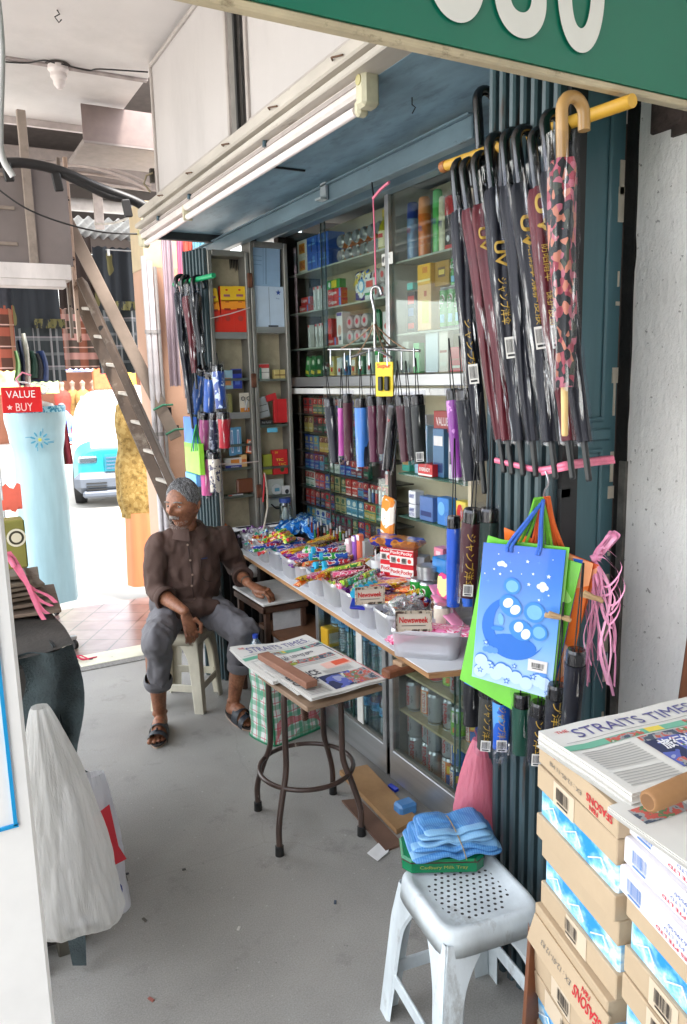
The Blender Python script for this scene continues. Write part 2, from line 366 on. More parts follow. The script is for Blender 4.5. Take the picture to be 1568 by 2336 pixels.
# ceiling and back walls
o = MB();o.box((.15,1.57,3.33),(2.26,5.74,.06),WHITEP);o.box((1.9,-.02,3.33),(1.24,2.5,.06),WHITEP);o.box((.15,4.92,3.34),(2.26,.94,.06),WHITEP);o.box((.15,4.44,3.297),(2.26,.035,.014),C(150,140,138,.8,var=.3))  # rear stretch and right-hand slab added out of view to block sky light
o.box((.15,5.40,3.33),(2.26,.03,.12),C(190,180,178,.6));struct(o.build('ceiling'))
o = MB();o.box((1.3,5.2,3.1),(.55,.5,.03),C(134,124,120,.6,var=.1,grime=.3),b=.004);o.box((1.3,4.955,3.2),(.55,.012,.2),C(120,104,100,.7));struct(o.build('dropped_ceiling_panel'))
o = MB();o.box((2.5,2.6,1.6),(.08,4.8,3.6),DARKW);tag(o.build('back_wall'),'dark brown rear wall inside the shop behind the glass cabinet','wall')
o = MB();o.box((.6,-1.2,1.7),(4,.1,3.4),C(120,118,115,.8));tag(o.build('rear_wall'),'plain grey wall behind the viewer closing the walkway','wall')
LOFTW = C(184,179,178,.55,var=.05,scale=3,bump=.1,grime=.3,stretch=(1,1,.4))
loft = thing('loft_cupboard','white painted overhead cupboard with sliding doors above the stall','cupboard',(1.25,2.3,2.6))
def lp(b,n): return b.build(n,loft)
b = MB();b.box((.61,.43,.36),(1.2,3.06,.72),LOFTW);lp(b,'carcass')
STRIP = C(170,162,158,.5,var=.08,grime=.3)
for y0,y1 in ((.78,1.9),(-.95,.64)):
    b = MB();b.box((-.012,(y0+y1)/2,.36),(.018,y1-y0,.66),LOFTW,b=.003);h = lp(b,'door')
    b = MB()
    for yy in (y0+.03,y1-.03): b.box((-.026,yy,.36),(.014,.02,.64),STRIP,b=.003)
    b.box((-.026,(y0+y1)/2,.05),(.014,y1-y0-.08,.02),STRIP,b=.003);b.box((-.026,(y0+y1)/2,.67),(.014,y1-y0-.08,.02),STRIP,b=.003);b.build('door_frame',h)
b = MB();b.box((-.024,.735,.36),(.02,.07,.68),C(112,108,104,.6,grime=.4));b.box((-.032,.70,.36),(.012,.018,.68),BLACK);lp(b,'centre_post')
b = MB();b.tube([(-.03,1.93,.17),(-.06,1.95,.16),(-.07,1.97,.12),(-.04,1.96,.08)],.006,C(120,110,90,.5,metal=.6),6);b.box((-.03,1.95,.16),(.02,.03,.07),C(60,56,50,.6));lp(b,'latch')
b = MB();b.box((-.05,.46,-.02),(.10,3.14,.045),CREAM,b=.006);b.box((-.035,.46,-.06),(.07,3.12,.035),CREAM,b=.006);b.box((-.06,.46,-.088),(.12,3.14,.022),CREAM,b=.004);lp(b,'moulding')
b = MB()
for k in range(6): y = 1.6-k*.45;b.tube([(-.1,y,-.02),(-.115,y-.02,-.022),(-.105,y-.07,-.03)],.003,C(90,60,40,.7),5)
lp(b,'nail')
# soffit and beams
so_ = thing('canopy_soffit','blue grey painted underside of the canopy over the stall','soffit',(1.22,2.6,2.5))
b = MB();b.box((.34,.27,.012),(.7,3.3,.024),BLUEP);b.build('panel',so_)
b = MB();b.box((.3,-.86,-.006),(.66,.012,.012),C(40,50,56,.7));b.box((.12,.3,-.004),(.22,.01,.006),C(30,36,40,.7));b.box((.3,1.76,-.02),(.7,.04,.04),C(46,52,56,.7));b.build('batten',so_)
b = MB();b.tube([(.17,-.55,0),(.17,-.55,-.02),(.175,-.56,-.03),(.17,-.55,-.045)],.002,BLACK,5);b.build('hook',so_)
bm_ = thing('steel_beam','blue painted steel channel beam running along the stall opening','beam',(1.6,3.38,2.43))
b = MB();b.box((0,0,0),(.05,2.76,.066),BLUED,b=.004);b.box((-.03,0,.035),(.02,2.76,.006),BLUED);b.build('channel',bm_)
b = MB();b.box((-.035,-.42,.01),(.01,.05,.07),C(150,160,166,.5,grime=.4));b.box((-.05,-.42,-.02),(.03,.05,.008),C(150,160,166,.5));b.build('bracket',bm_)
o = MB();o.box((1.87,3.1,2.5),(.06,2.5,.08),BLUED,b=.004);tag(o.build('timber_header'),'dark blue timber header just above the glass cabinet','beam')
# fluorescent lamp
fl = thing('fluorescent_lamp','long unlit fluorescent tube on a white batten under the cupboard edge','lamp',(1.19,3.17,2.48))
WP = C(214,205,202,.35,var=.06,grime=.2)
b = MB();b.box((0,0,0),(.05,2.42,.05),WP,b=.008);b.box((-.028,0,.005),(.004,2.4,.012),C(160,150,146,.5));b.build('batten',fl)
b = MB();b.tube([(-.005,-1.14,-.052),(-.005,1.14,-.052)],.014,C(236,226,226,.18,var=.02),14);b.build('tube',fl)
CR = C(196,190,164,.45,grime=.4)
for s_ in (-1,1):
    b = MB();b.box((-.003,s_*1.2,-.012),(.056,.05,.1),CR,b=.01);b.box((-.003,s_*1.165,-.052),(.036,.03,.044),CR,b=.008);b.tube([(-.034,s_*1.2,.008),(-.03,s_*1.2,.008)],.014,C(180,170,120,.5),12);b.build('end_cap',fl)
for yy in (-.55,.3,.8): b = MB();b.tube([(-.03,yy,.035),(-.034,yy,.0)],.009,C(70,90,100,.4,metal=.5),6);b.build('screw',fl)
b = MB();b.box((-.006,.42,-.03),(.045,.012,.075),CR,b=.003);b.build('clip',fl)
# number sign
sg = thing('number_sign','green hanging sign board with large white house number 680','sign',(.95,1.15,2.228))
GREEN = C(6,112,88,.4,var=.05,scale=2,coat=.2)
b = MB();b.box((.05,.03,.30),(1.7,.03,.572),GREEN);b.build('board',sg)
b = MB();b.box((.05,.03,.007),(1.7,.024,.014),worn_paint('sign_edge',(190,176,146),(96,78,52),thr=.56,scale=16,stretch=(.6,1,1),soft=.12),b=.003);b.build('frame',sg)
xs_ = [at(p_,60,y=1.158).x-.95 for p_ in (1043,1190,1327)]
for i,ch in enumerate('680'):
    b = MB();b.text('^'+ch,(xs_[i],.014,.049+.115),X,Z,.122,.23,C(226,226,220,.4,var=.02),off=.004);b.build('number',sg)
# wall pillar at the right, dark slot beside it
pl = thing('plaster_pillar','rough white plastered wall pillar at the right with chipped paint','pillar',(1.6,.4,0))
b = MB();b.grid(lambda u,v: (0+.004*mnoise.noise(Vector((u*9,v*20,3))),.985-u*1.9+.009*mnoise.noise(Vector((v*26,7,u)))*(1-u),v*3.3),30,160,PLASTER);b.box((.36,.03,1.65),(.68,1.9,3.3),PLASTER);b.build('wall',pl)
b = MB();b.box((-.006,.88,2.29),(.014,.13,.12),C(70,58,54,.8,var=.5,scale=30,bump=.8),b=.004);b.box((-.004,.84,2.24),(.014,.09,.06),C(60,50,46,.8,var=.5,scale=30));b.build('broken_patch',pl)
b = MB();b.box((.02,1.0,1.65),(.05,.035,3.3),C(22,21,20,.8,var=.5,scale=12,bump=.5));b.box((.014,.989,.8),(.05,.02,1.3),C(90,88,84,.9,var=.5,scale=20));b.build('slot_shade',pl)  # near-black strip stands in for the shadow in the gap
# orange wall pier at the far end with pipes
op = thing('orange_pier','orange painted wall pier beyond the seated man','pillar',(1.5,5.15,0))
b = MB();b.box((.0,0,1.2),(.30,.3,2.4),C(200,158,134,.6,var=.06,scale=3,bump=.15,grime=.15),b=.004);b.box((0,0,2.6),(.30,.3,.4),C(200,180,146,.6,var=.06));b.build('wall',op)
b = MB();b.box((-.05,-.157,1.45),(.025,.012,.14),BLACK);b.box((-.02,-.157,1.39),(.05,.012,.02),BLACK);b.build('bracket',op)
for k,(dx,r,c_) in enumerate(((-.165,.016,(196,192,196)),(-.13,.02,(206,200,204)),(-.095,.012,(176,170,168)))):
    b = MB();x_ = 1.5+dx;b.tube([(0,0,0),(.004,0,1.2),(0,0,2.46-k*.03)],r,C(*c_,.4,grime=.3),10)
    for z in (.7,1.35,2.0): b.tube([(0,0,z-.012),(0,0,z+.012)],r*1.25,C(150,146,146,.5),10)
    tag(b.build('pipe',loc=(x_,4.965,0)),('leftmost and palest','thickest','thin dirty')[k]+' of three grey pipes on the orange pier','pipe','pipes running up the orange pier')
# overhead structure beyond the ceiling
DG = C(118,108,106,.6,var=.12,scale=3,grime=.5)
t = thing('overhead_shutter','dull grey panelled overhead shutter above the white beam','shutter',(.2,5.05,2.4))
b = MB();b.box((.1,0,.27),(1.25,.03,.56),DG);b.build('panel',t)
for z in (.1,.3,.48): b = MB();b.box((.0,-.02,z),(.84,.014,.02),C(140,126,116,.6,grime=.5),b=.003);b.build('rail',t)
b = MB();b.box((.5,-.03,.4),(.05,.03,.88),C(148,134,124,.6,grime=.6),b=.004);b.build('post',t)
t = thing('white_beam_box','chipped white painted boxed beam end hanging over the dresses','beam',(.3,5.0,2.26))
b = MB();b.box((-.0,.05,.085),(1.2,.14,.09),worn_paint('white_beam',(206,198,196),(120,112,108),thr=.68,soft=.04),b=.004);b.build('upper_board',t)
b = MB();b.box((-.012,.045,.02),(1.16,.12,.045),worn_paint('white_beam',(206,198,196),(120,112,108)),b=.004);b.build('lower_board',t)
for px,y_,w_,c_,lb in ((134,5.3,.022,(120,108,100),'thin grey steel post hanging beside the overhead shutter'),(150,5.15,.026,(176,150,134),'rusty pinkish steel post at the corner of the white beam')):
    a = at(px,390,y=y_);b = MB();b.box((0,0,.55),(w_,w_,1.1),worn_paint('post_%d' % px,c_,(96,66,50),thr=.55,scale=20),b=.003)
    for z in (.2,.5,.85): b.tube([(0,-w_*.5-.001,z),(0,-w_*.5-.004,z)],.006,BLACK,6)
    tag(b.build('hanging_post',loc=(a.x,y_,a.z-1.02)),lb,'post')
b = MB();b.box((1.1,7.6,3.25),(3.4,.1,.75),C(96,88,86,.7,var=.2,scale=3));tag(b.build('far_lintel'),'shadowy grey lintel wall beyond the ceiling with cables on it','wall')
b = MB();b.box((.6,6.4,3.62),(4.4,2.4,.05),C(70,62,60,.8,var=.2));struct(b.build('upper_soffit'))
b = MB();b.box((1.3,6.3,3.28),(1.9,.05,.22),C(128,116,112,.6,grime=.6),b=.005);tag(b.build('cross_beam'),'dusty pinkish cross beam carrying bundles of cables','beam')
a = at(180,468,y=6.6);c_ = at(342,478,y=6.6)
b = MB();b.tube([(a.x-.5,6.6,a.z),(c_.x+.4,6.6,c_.z)],.05,C(196,192,192,.4,grime=.2),14);tag(b.build('gutter_pipe'),'fat pale drain pipe crossing under the ceiling end','pipe')
a = at(222,440,y=6.45)
b = MB();b.box((a.x,6.45,a.z-.02),(.07,.03,.5),C(176,164,160,.6,grime=.4),b=.004);tag(b.build('hanger_strap'),'pale flat metal strap holding the drain pipe','bracket')
b = MB();b.grid(lambda u,v: (-.4+u*3.2,6.75+v*1.2,3.02+.014*math.sin(u*250)-.02*v),700,2,C(150,152,156,.5,metal=.5,var=.2,grime=.5));tag(b.build('corrugated_roof'),'corrugated metal roof sheet seen above the hanging sarongs','roof')
CAB = C(150,136,130,.5,var=.15);DK = C(34,32,33,.45,var=.15)
def cable(pts,r,m,lab,grp=None,y=None,n=8):
    q = smoothpath(pts,n);b = MB();b.tube([p-q[0] for p in q],r,m,7);return tag(b.build('cable',loc=q[0]),lab,'cable',grp)
for k,(ys,yd) in enumerate((((410,412,414,440,478),6.1),((400,403,408,428,462),6.14),((420,424,432,446,470),6.18),((440,446,452,466,476),6.12))):
    xs = (-30,90,190,275,345)
    cable([at(x_,y_*.9+6,y=yd) for x_,y_ in zip(xs,ys)],.011,CAB,('lowest bulging','upper','middle','straight lower')[k]+' grey cable strung under the far ceiling edge','grey cables under the far ceiling edge')
for k,pts in enumerate((((-10,372),(60,372),(140,390),(220,425),(300,455),(345,478)),((140,396),(200,425),(250,448),(300,458),(345,485)))):
    cable([at(x_,y_,y=4.8) for x_,y_ in pts],(.028,.022)[k],DK,('thick black cable bundle drooping across under the ceiling','thinner black cable sagging below the thick bundle')[k],'black cables')
for px,py in ((18,392),(131,415),(290,475)):
    a = at(px,py,y=4.77);b = MB();b.box((0,0,0),(.05,.02,.1),DK,b=.006,R=Matrix.Rotation(-.15,3,'Y'));tag(b.build('cable_strap',loc=a),{18: 'black tape flag at the left end of the cable bundle',131: 'black tape flag below the bundle beside the rusty post',290: 'black tape flag nearest the loft cupboard'}[px],'strap','black tape flags on the cables')
cable([at(x_,y_,y=4.6) for x_,y_ in ((-20,420),(60,475),(150,510),(240,530),(340,534))],.005,DK,'long thin wire sagging from the left edge to the cupboard')
cable([at(x_,y_,y=5.6) for x_,y_ in ((215,510),(260,508),(320,488),(342,490))],.008,C(200,196,190,.5),'thin white cable below the drain pipe')
# ceiling rose, wires, hook
a = at(132,150,z=3.29)
t = thing('ceiling_rose','white ceramic lamp holder on the ceiling with no bulb','lamp holder',a)
b = MB();b.lathe([(0,0),(.05,0),(.053,-.02),(.04,-.035),(.042,-.055),(.03,-.07),(.028,-.09),(.012,-.11),(0,-.112)],C(216,206,204,.3),20);b.build('holder',t)
b = MB();b.lathe([(.05,.012),(.062,.006),(.05,0)],C(70,62,60,.8),20);b.build('base_ring',t)
cable([at(0,140,z=3.285),at(60,143,z=3.285),at(100,137,z=3.285),at(125,143,z=3.28)],.004,DK,'dark wire running left of the ceiling lamp holder')
cable([at(140,145,z=3.28),at(200,160,z=3.275),at(230,157,z=3.28),at(338,164,z=3.28)],.004,DK,'dark wire running right of the ceiling lamp holder')
a = at(130,22,z=3.3);b = MB();b.tube([(0,0,0),(.01,0,-.015),(-.012,0,-.03),(.004,0,-.05),(.016,0,-.036)],.003,BLACK,5);tag(b.build('ceiling_hook',loc=a),'small black wire hook in the white ceiling','hook')
cable([at(x_,y_,y=1.6) for x_,y_ in ((-6,-10),(4,120),(0,300),(6,360),(30,402))],.006,C(180,176,174,.4),'blurred pale grey cable hanging at the top left corner')
# ================= left side and the street beyond =================
def cloth(name,x0,x1,y,z0,z1,mat,lab,amp=.012,waves=1.7,grp=None,cat='cloth',low=None,zsplit=None,th=.006,seed=0,sag=0):
    """a hanging cloth with folds, thickness and an optional second pattern below zsplit"""
    b = MB();cx = (x0+x1)/2;w = x1-x0;h = z1-z0
    def f(off):
        return lambda u,v: ((u-.5)*w*(1+.05*v),off+amp*(math.sin(u*waves*6.28+seed)*(.4+.6*v)+.4*math.sin(u*waves*2.3*6.28+seed*2+v)),-v*h-sag*v*(1-(2*u-1)**2)+.006*math.sin(u*40+seed))
    n2 = 24
    b.grid(f(0),40,n2,mat);b.grid(f(th),40,n2,mat)
    if low and zsplit:
        k = b._m(low)
        for i,fc in enumerate(b.f):
            zc = sum(b.v[j].z for j in fc)/4
            if zc < zsplit-z1: b.mi[i] = k
    b.grid(lambda u,v: Vector(f(v*th)(u,1)),40,1,low or mat)
    return tag(b.build(name,loc=(cx,y,z1)),lab,cat,grp)
flower = spots('dark_songket',[(0,(20,26,34)),(.715,(92,86,50))],scale=9,detail=0,rough=.8,coat=0)
flowerb = spots('brown_songket',[(0,(44,30,26)),(.72,(100,80,50))],scale=9,detail=0,rough=.8,coat=0)
PDK = plaid('dark_plaid',(24,32,36),[(0,.13,.1,.13,(120,122,124),.55),(0,.13,.35,.06,(150,148,150),.4),(0,.26,.7,.05,(160,158,160),.4),(2,.11,.2,.2,(100,102,104),.5),(2,.22,.5,.05,(160,150,155),.4)])
PBR = plaid('brown_plaid',(72,60,52),[(0,.16,.1,.4,(150,78,50),.6),(2,.15,.3,.35,(190,140,132),.75),(2,.15,.7,.06,(205,170,160),.8),(0,.32,.4,.1,(190,160,150),.5)])
POR = plaid('orange_plaid',(86,52,40),[(0,.15,.2,.45,(176,90,66),.7),(2,.16,.3,.4,(188,96,74),.6),(2,.16,.8,.06,(220,180,170),.8),(0,.3,.6,.08,(190,150,120),.6)])
ZB = PDK
BORD = spots('gold_border',[(0,(24,28,30)),(.5,(84,80,42))],scale=40,rough=.8,coat=0,stretch=(1,1,.4))
g = 'sarongs hung on a line at the end of the walkway'
def sar(px0,px1,pt,pb,y,m,low,psplit,lab,**k):
    a = at(px0,pb,y=y);b_ = at(px1,pb,y=y);t_ = at((px0+px1)/2,pt,y=y);s_ = at((px0+px1)/2,psplit,y=y)
    return cloth('sarong',a.x,b_.x,y,a.z,t_.z,m,lab,low=low,zsplit=s_.z,grp=g,cat='sarong',**k)
s1 = sar(46,150,600,872,6.35,flower,PDK,748,'dark green plaid sarong with gold flowers hanging beneath the white beam',seed=1)
s2 = sar(150,229,540,842,6.5,flowerb,PBR,702,'brown flowered sarong with pink and grey checks behind the ladder',seed=2)
s3 = sar(232,336,566,852,6.45,flower,PDK,705,'black sarong with pale gold flowers, nearest the orange pier',seed=3,amp=.03)
s4 = sar(-60,44,600,848,6.4,C(56,58,66,.8,var=.3),POR,700,'orange and brown checked sarong at the left edge',seed=4)
for s_,px0,px1,py in ((s1,78,148,738),(s3,250,318,697)):
    y_ = s_.location.y;a = at(px0,py,y=y_-.03);c_ = at(px1,py,y=y_-.03)
    b = MB();b.grid(lambda u,v: ((u-.5)*(c_.x-a.x),-.008-.02*math.sin(u*31+1)*.3,(v-.5)*.07),20,2,BORD);o = b.build('border',s_);o.location = ((a.x+c_.x)/2-s_.location.x,-.035,a.z-s_.location.z)
a = at(0,575,y=6.5);c_ = at(345,570,y=6.5);b = MB();b.tube([(a.x-.5,0,0),(c_.x+.1,0,.02)],.012,DK,8);tag(b.build('hanging_rail',loc=(0,6.56,a.z)),'thin dark rail the sarongs hang from','rail')
a = at(240,570,y=6.4);b = MB()
b.tube([(0,0,0),(.42,0,.0)],.006,C(160,160,160,.3,metal=.8),6);b.box((.02,0,-.02),(.02,.012,.05),C(190,190,190,.4));b.box((.4,0,-.02),(.02,.012,.05),C(190,190,190,.4));b.tube([(.21,0,0),(.21,0,.07),(.23,0,.09),(.22,0,.11)],.004,C(160,160,160,.3,metal=.8),6)
tag(b.build('skirt_hanger',loc=(a.x,6.38,a.z)),'wire clip hanger at the top of the black sarong','hanger')
# coloured fabrics above the umbrellas, hung beyond the stall
g = 'fabric lengths hung beside the orange pier'
for px0,px1,pt,pb,y_,c_,nm in ((388,412,535,880,4.9,(168,150,160),'long grey lilac fabric roll hanging beside the orange pier'),(408,428,540,640,4.86,(214,130,160),'pink fabric length between the lilac and the salmon ones'),(424,446,540,650,4.84,(214,100,84),'salmon red fabric length under the canopy'),(443,475,540,600,4.82,(116,170,190),'sky blue fabric length under the canopy'),(474,486,540,600,4.8,(34,34,40),'narrow black fabric length beside the orange red one'),(484,516,540,600,4.78,(232,84,50),'orange red fabric length next to the steel beam')):
    p0 = at(px0,pb,y=y_);p1 = at(px1,pb,y=y_);pt_ = at(px0,pt,y=y_)
    cloth('fabric_length',p0.x,p1.x,y_,p0.z,pt_.z,C(*c_,.75,var=.25,scale=9,stretch=(3,1,.4)),nm,amp=.012,waves=2,grp=g,th=.01,seed=px0)
# mannequins near
def dress(name,lab,x,y,prof,mat,squash=.6,folds=9,fa=.01,extra=None,trim=None,loc_z=0,n=60,steps=60):
    t = thing(name,lab,'mannequin',(x,y,loc_z));b = MB();zs = [p[1] for p in prof]
    def R(z):
        for (r0,z0),(r1,z1) in zip(prof,prof[1:]):
            if z0 <= z <= z1: k = (z-z0)/(z1-z0);k = k*k*(3-2*k);return r0+(r1-r0)*k
        return prof[-1][0]
    zb,zt = zs[0],zs[-1]
    def f(u,v):
        z = zb+(zt-zb)*v;a = u*2*math.pi;r = R(z)*(1+fa*(1-v)**1.2*6*math.sin(a*folds+2*math.sin(a*2))+.012*mnoise.noise(Vector((math.cos(a)*3,math.sin(a)*3,z*5))))
        return (r*math.cos(a),r*squash*math.sin(a),z)
    b.grid(f,n,steps,mat);b.build('dress',t,merge=True)
    if trim:
        b = MB();z1 = zt;b.grid(lambda u,v: ((R(z1)+.004)*math.cos(u*6.283),(R(z1)+.004)*squash*math.sin(u*6.283),z1-.035+v*.04),40,1,trim);b.build('trim',t)
    return t,R
LB = C(156,190,200,.35,var=.1,scale=5,stretch=(3,3,.5),bump=.15,bscale=14,coat=.2)
TRIM = spots('blue_trim',[(0,(150,205,220)),(.5,(36,130,165))],scale=60,rough=.5,coat=0)
px = at(78,925,y=5.5)
t,R = dress('blue_dress_mannequin','tall pale blue strapless dress on a mannequin at the left',px.x,5.5,[(.165,.2),(.165,.6),(.165,.95),(.158,1.22),(.178,1.35),(.195,1.47),(.19,1.54)],LB,folds=6,fa=.014,trim=TRIM)
b = MB()
for i in range(9):
    a_ = i*.7;b.disc((.0+.045*math.cos(a_),-.125,1.33+.04*math.sin(a_)),(math.cos(a_),0,math.sin(a_)),(-math.sin(a_),0,math.cos(a_)),.018,.006,C(70,150,180,.6),8)
b.disc((0,-.127,1.33),X,Z,.012,.012,C(190,190,90,.6),8)
for i in range(5): a_ = -.5+i*1.6;b.tube([(.05*math.cos(a_),-.122,1.33+.05*math.sin(a_)),(.09*math.cos(a_+.2),-.12,1.33+.075*math.sin(a_+.2))],.002,C(44,140,175,.6),5)
b.build('embroidery',t)
b = MB();b.lathe([(.13,1.53),(.12,1.56),(.05,1.58),(.04,1.62),(0,1.63)],C(200,196,190,.4),24,squash=.7);b.build('neck_cap',t)
# gold lace on orange
GOLD = spots('gold_lace',[(0,(120,94,42)),(.42,(150,122,64)),(.56,(168,142,84))],scale=26,detail=5,rough=.8,coat=0,bump=.6)
t,R = dress('gold_dress_mannequin','mannequin in a gold lace tunic over a long orange skirt',at(318,1000,y=6.15).x,6.15,[(.17,.62),(.2,.8),(.2,1.0),(.17,1.2),(.185,1.38),(.17,1.5),(.09,1.58)],GOLD,folds=5,fa=.012)
b = MB();b.grid(lambda u,v: ((.15+.02*(1-v)+.006*math.sin(u*6.283*7))*math.cos(u*6.283),(.12+.006*math.sin(u*6.283*7))*math.sin(u*6.283),.06+v*.6),50,8,C(206,128,84,.6,var=.08,scale=6,stretch=(3,3,.3)));b.build('skirt',t)
b = MB();b.lathe([(.085,1.57),(.05,1.6),(.045,1.66),(0,1.67)],C(214,200,184,.4),18,squash=.8);b.build('neck_cap',t)
b = MB();b.grid(lambda u,v: (.18+.10*v+.012*math.sin(v*9+u*12),-.05+.12*u,1.36-.75*v),8,14,C(96,84,140,.7,var=.2));tag(b.build('shawl',loc=t.location),'purple shawl hanging behind the gold lace tunic','shawl')
# rolling rack with clothes behind the dress
a = at(55,870,y=5.2)
t = thing('value_sign','red plastic sale sign with white lettering above the blue dress','sign',at(50,912,y=5.25))
b = MB();b.box((0,0,0),(.235,.008,.16),C(206,30,34,.4,var=.03),b=.003);b.build('board',t)
b = MB();b.text('VALUE',(-.005,-.0045,.035),X,Z,.17,.045,P(240,232,230));b.text('BUY',(.01,-.0045,-.045),X,Z,.10,.05,P(240,200,196));b.star((-.075,-.0055,-.045),X,Z,.018,P(240,200,196));b.build('lettering',t)
b = MB();b.tube([(.0,.02,.08),(-.02,.02,.13),(.02,.02,.17),(.07,.02,.15)],.006,C(214,130,150,.5),6);b.build('tie',t)
for k,(px0,py0,py1,w_,c_,lb) in enumerate(((36,800,872,.02,(130,160,110),'pale green garment edge-on, leftmost above the red sign'),(44,775,880,.02,(40,46,70),'navy garment edge-on above the red sign'),(54,760,888,.022,(226,224,214),'white garment bag edge-on, tallest above the red sign'),(68,800,862,.05,(22,60,48),'dark green folded trousers on a hanger'),(80,806,866,.05,(24,26,34),'black folded trousers on a hanger'),(92,800,870,.045,(34,54,100),'dark blue folded trousers on a hanger'))):
    p0 = at(px0,py0,y=5.3+k*.02);p1 = at(px0,py1,y=5.3+k*.02)
    b = MB();b.grid(lambda u,v: (.0+w_*(u-.5)*(1+v)+.01*math.sin(v*4),.1*math.sin(u*7)*.2,-v*(p0.z-p1.z)),6,8,C(*c_,.7,var=.25));b.grid(lambda u,v: (.0+w_*(u-.5)*(1+v)+.01*math.sin(v*4),.03+.1*math.sin(u*7)*.2,-v*(p0.z-p1.z)),6,8,C(*c_,.7,var=.25))
    o = tag(b.build('hung_garment',loc=p0),lb,'garment','garments hung above the red sign')
a = at(70,858,y=5.28);b = MB();b.tube(smoothpath([(-.1,0,.02),(0,0,.0),(.06,-.02,-.06),(.1,0,-.02),(.02,0,.01)]),.006,C(225,225,225,.3),6);tag(b.build('wire_hanger',loc=(a.x,a.y,a.z-.05)),'white wire hanger loops above the red sign','hanger')
a = at(110,950,y=5.9);b = MB()
for i,c_ in enumerate(((60,90,150),(206,160,60),(110,80,60),(130,30,44))): b.grid(lambda u,v,i=i: (i*.045+.05*u+.03*v,.02*math.sin(u*9),-.42*v),5,6,C(*c_,.7,var=.2))
tag(b.build('hung_clothes',loc=(a.x-.06,5.95,a.z+.06)),'bunch of yellow, brown and maroon clothes behind the blue dress','clothes')
t = thing('clothes_rack','chrome clothes rack foot with black castors behind the cart','rack',(.5,5.0,0))
b = MB();b.box((.0,0,.075),(.5,.03,.025),ALU,b=.004);b.build('foot',t);b = MB();b.box((.02,.85,.075),(.5,.03,.025),ALU,b=.004);b.build('foot',t)
for dx,dy in ((.235,0),(.25,.85)):
    b = MB();b.lathe([(0,-.012),(.028,-.012),(.03,0),(.028,.012),(0,.012)],BLACK,16,c=(dx,dy-.01,.03),axis=(1,.3,0));b.tube([(dx,dy,.066),(dx,dy,.04)],.01,BLACK,8);b.build('castor',t)
b = MB();b.tube([(.0,1.3,.08),(.0,1.3,1.4)],.012,ALU,10);b.build('post',t)
b = MB();b.grid(lambda u,v: (.10+.05*u,.02+.1*u,.5+.9*v+.01*math.sin(u*30)),8,6,C(200,90,130,.7,var=.3));tag(b.build('pink_garment',loc=(.62,5.45,0)),'mauve pink garment hanging at the right side of the blue dress','garment')
b = MB();b.box((0,0,.012),(.05,.03,.02),BLACK,b=.004);b.tube(smoothpath([(-.03,0,.02),(.02,.01,.03),(.06,-.01,.012),(.14,.0,.008)]),.007,C(196,50,80,.5),6);b.tube([(-.04,.03,.03),(.05,.02,.03),(.09,-.02,.01)],.005,C(196,50,80,.5),6)
tag(b.build('pink_string',loc=at(168,1512,z=0)),'pink plastic string lying by the tile step','string')
# ladder and plank
t = thing('wooden_ladder','old brown wooden ladder leaning across the walkway end','ladder',(1.3,4.6,0))
LW = wood('ladder_wood',(50,38,31),(92,74,60),(2,2,2),worn=.25);LT = t.location
def beam(b,p0,p1,w,h,mat,hint,bev=.004):
    p0 = Vector(p0);p1 = Vector(p1);d = (p1-p0);L = d.length;d.normalize();s_ = d.cross(Vector(hint)).normalized();n = s_.cross(d)
    b.box((p0+p1)/2,(w,h,L),mat,b=bev,R=Matrix((s_,n,d)).transposed())
A0 = at(163,640,y=5.35);A1 = at(371,1120,y=4.75);B0 = at(186,640,y=5.15);B1 = at(396,1110,y=4.55)
def ext(a,b_): k = (a.z)/(a.z-b_.z);return a+(b_-a)*k
A1 = ext(A0,A1);B1 = ext(B0,B1)
b = MB();beam(b,A0-LT,A1-LT,.028,.075,LW,(.9,-.4,0));b.build('rail',t)
b = MB();beam(b,B0-LT,B1-LT,.045,.09,LW,(-.4,-.9,0));b.build('rail',t)
for k in range(1,13):
    f = k/13;p = A0.lerp(A1,f);q = B0.lerp(B1,f);b = MB();beam(b,p-LT,q-LT,.03,.02,C(176,168,158,.6,var=.2,grime=.4),(0,0,1));b.build('rung',t)
b = MB();p = B0.lerp(B1,.13);b.tube([p-LT+Vector((-.02,-.04,0)),p-LT+Vector((-.021,-.046,0))],.016,BLACK,10);b.build('bolt',t)
p0 = at(140,478,y=5.25);p1 = at(402,1000,y=4.9)
t = thing('long_plank','long bare greyish plank leaning diagonally above the ladder','plank',p1)
b = MB();beam(b,p0-p1,Vector((0,0,0)),.08,.02,wood('plank_wood',(112,98,88),(146,130,118),(2,2,2)),(-.3,-1,.2));b.build('board',t)
for f in (.13,.02): q = (p0-p1)*f;b = MB();b.tube([q+Vector((-.06,-.02,-.0)),q+Vector((0,-.03,.03)),q+Vector((.07,-.018,.03))],.007,C(60,130,100,.6),6);b.build('twine',t)
b = MB();b.grid(lambda u,v: (.24*u,.02*math.sin(v*4),-.28*v*(.4+.6*u)),6,6,C(236,232,228,.5));b.grid(lambda u,v: (.24*u,.006+.02*math.sin(v*4),-.28*v*(.4+.6*u)),6,6,C(236,232,228,.5))
tag(b.build('white_sack',loc=at(288,880,y=5.9)),'white plastic sheet draped behind the ladder','sheet')
# taxi
t = thing('taxi_van','white and turquoise van with grey bumper parked in the street','van',(2.86,12.2,-.07),rad(-12))
WV = C(236,238,238,.25,var=.02,coat=.6);TQ = C(14,130,142,.3,var=.03,coat=.6);GB = C(74,80,90,.5,var=.05)
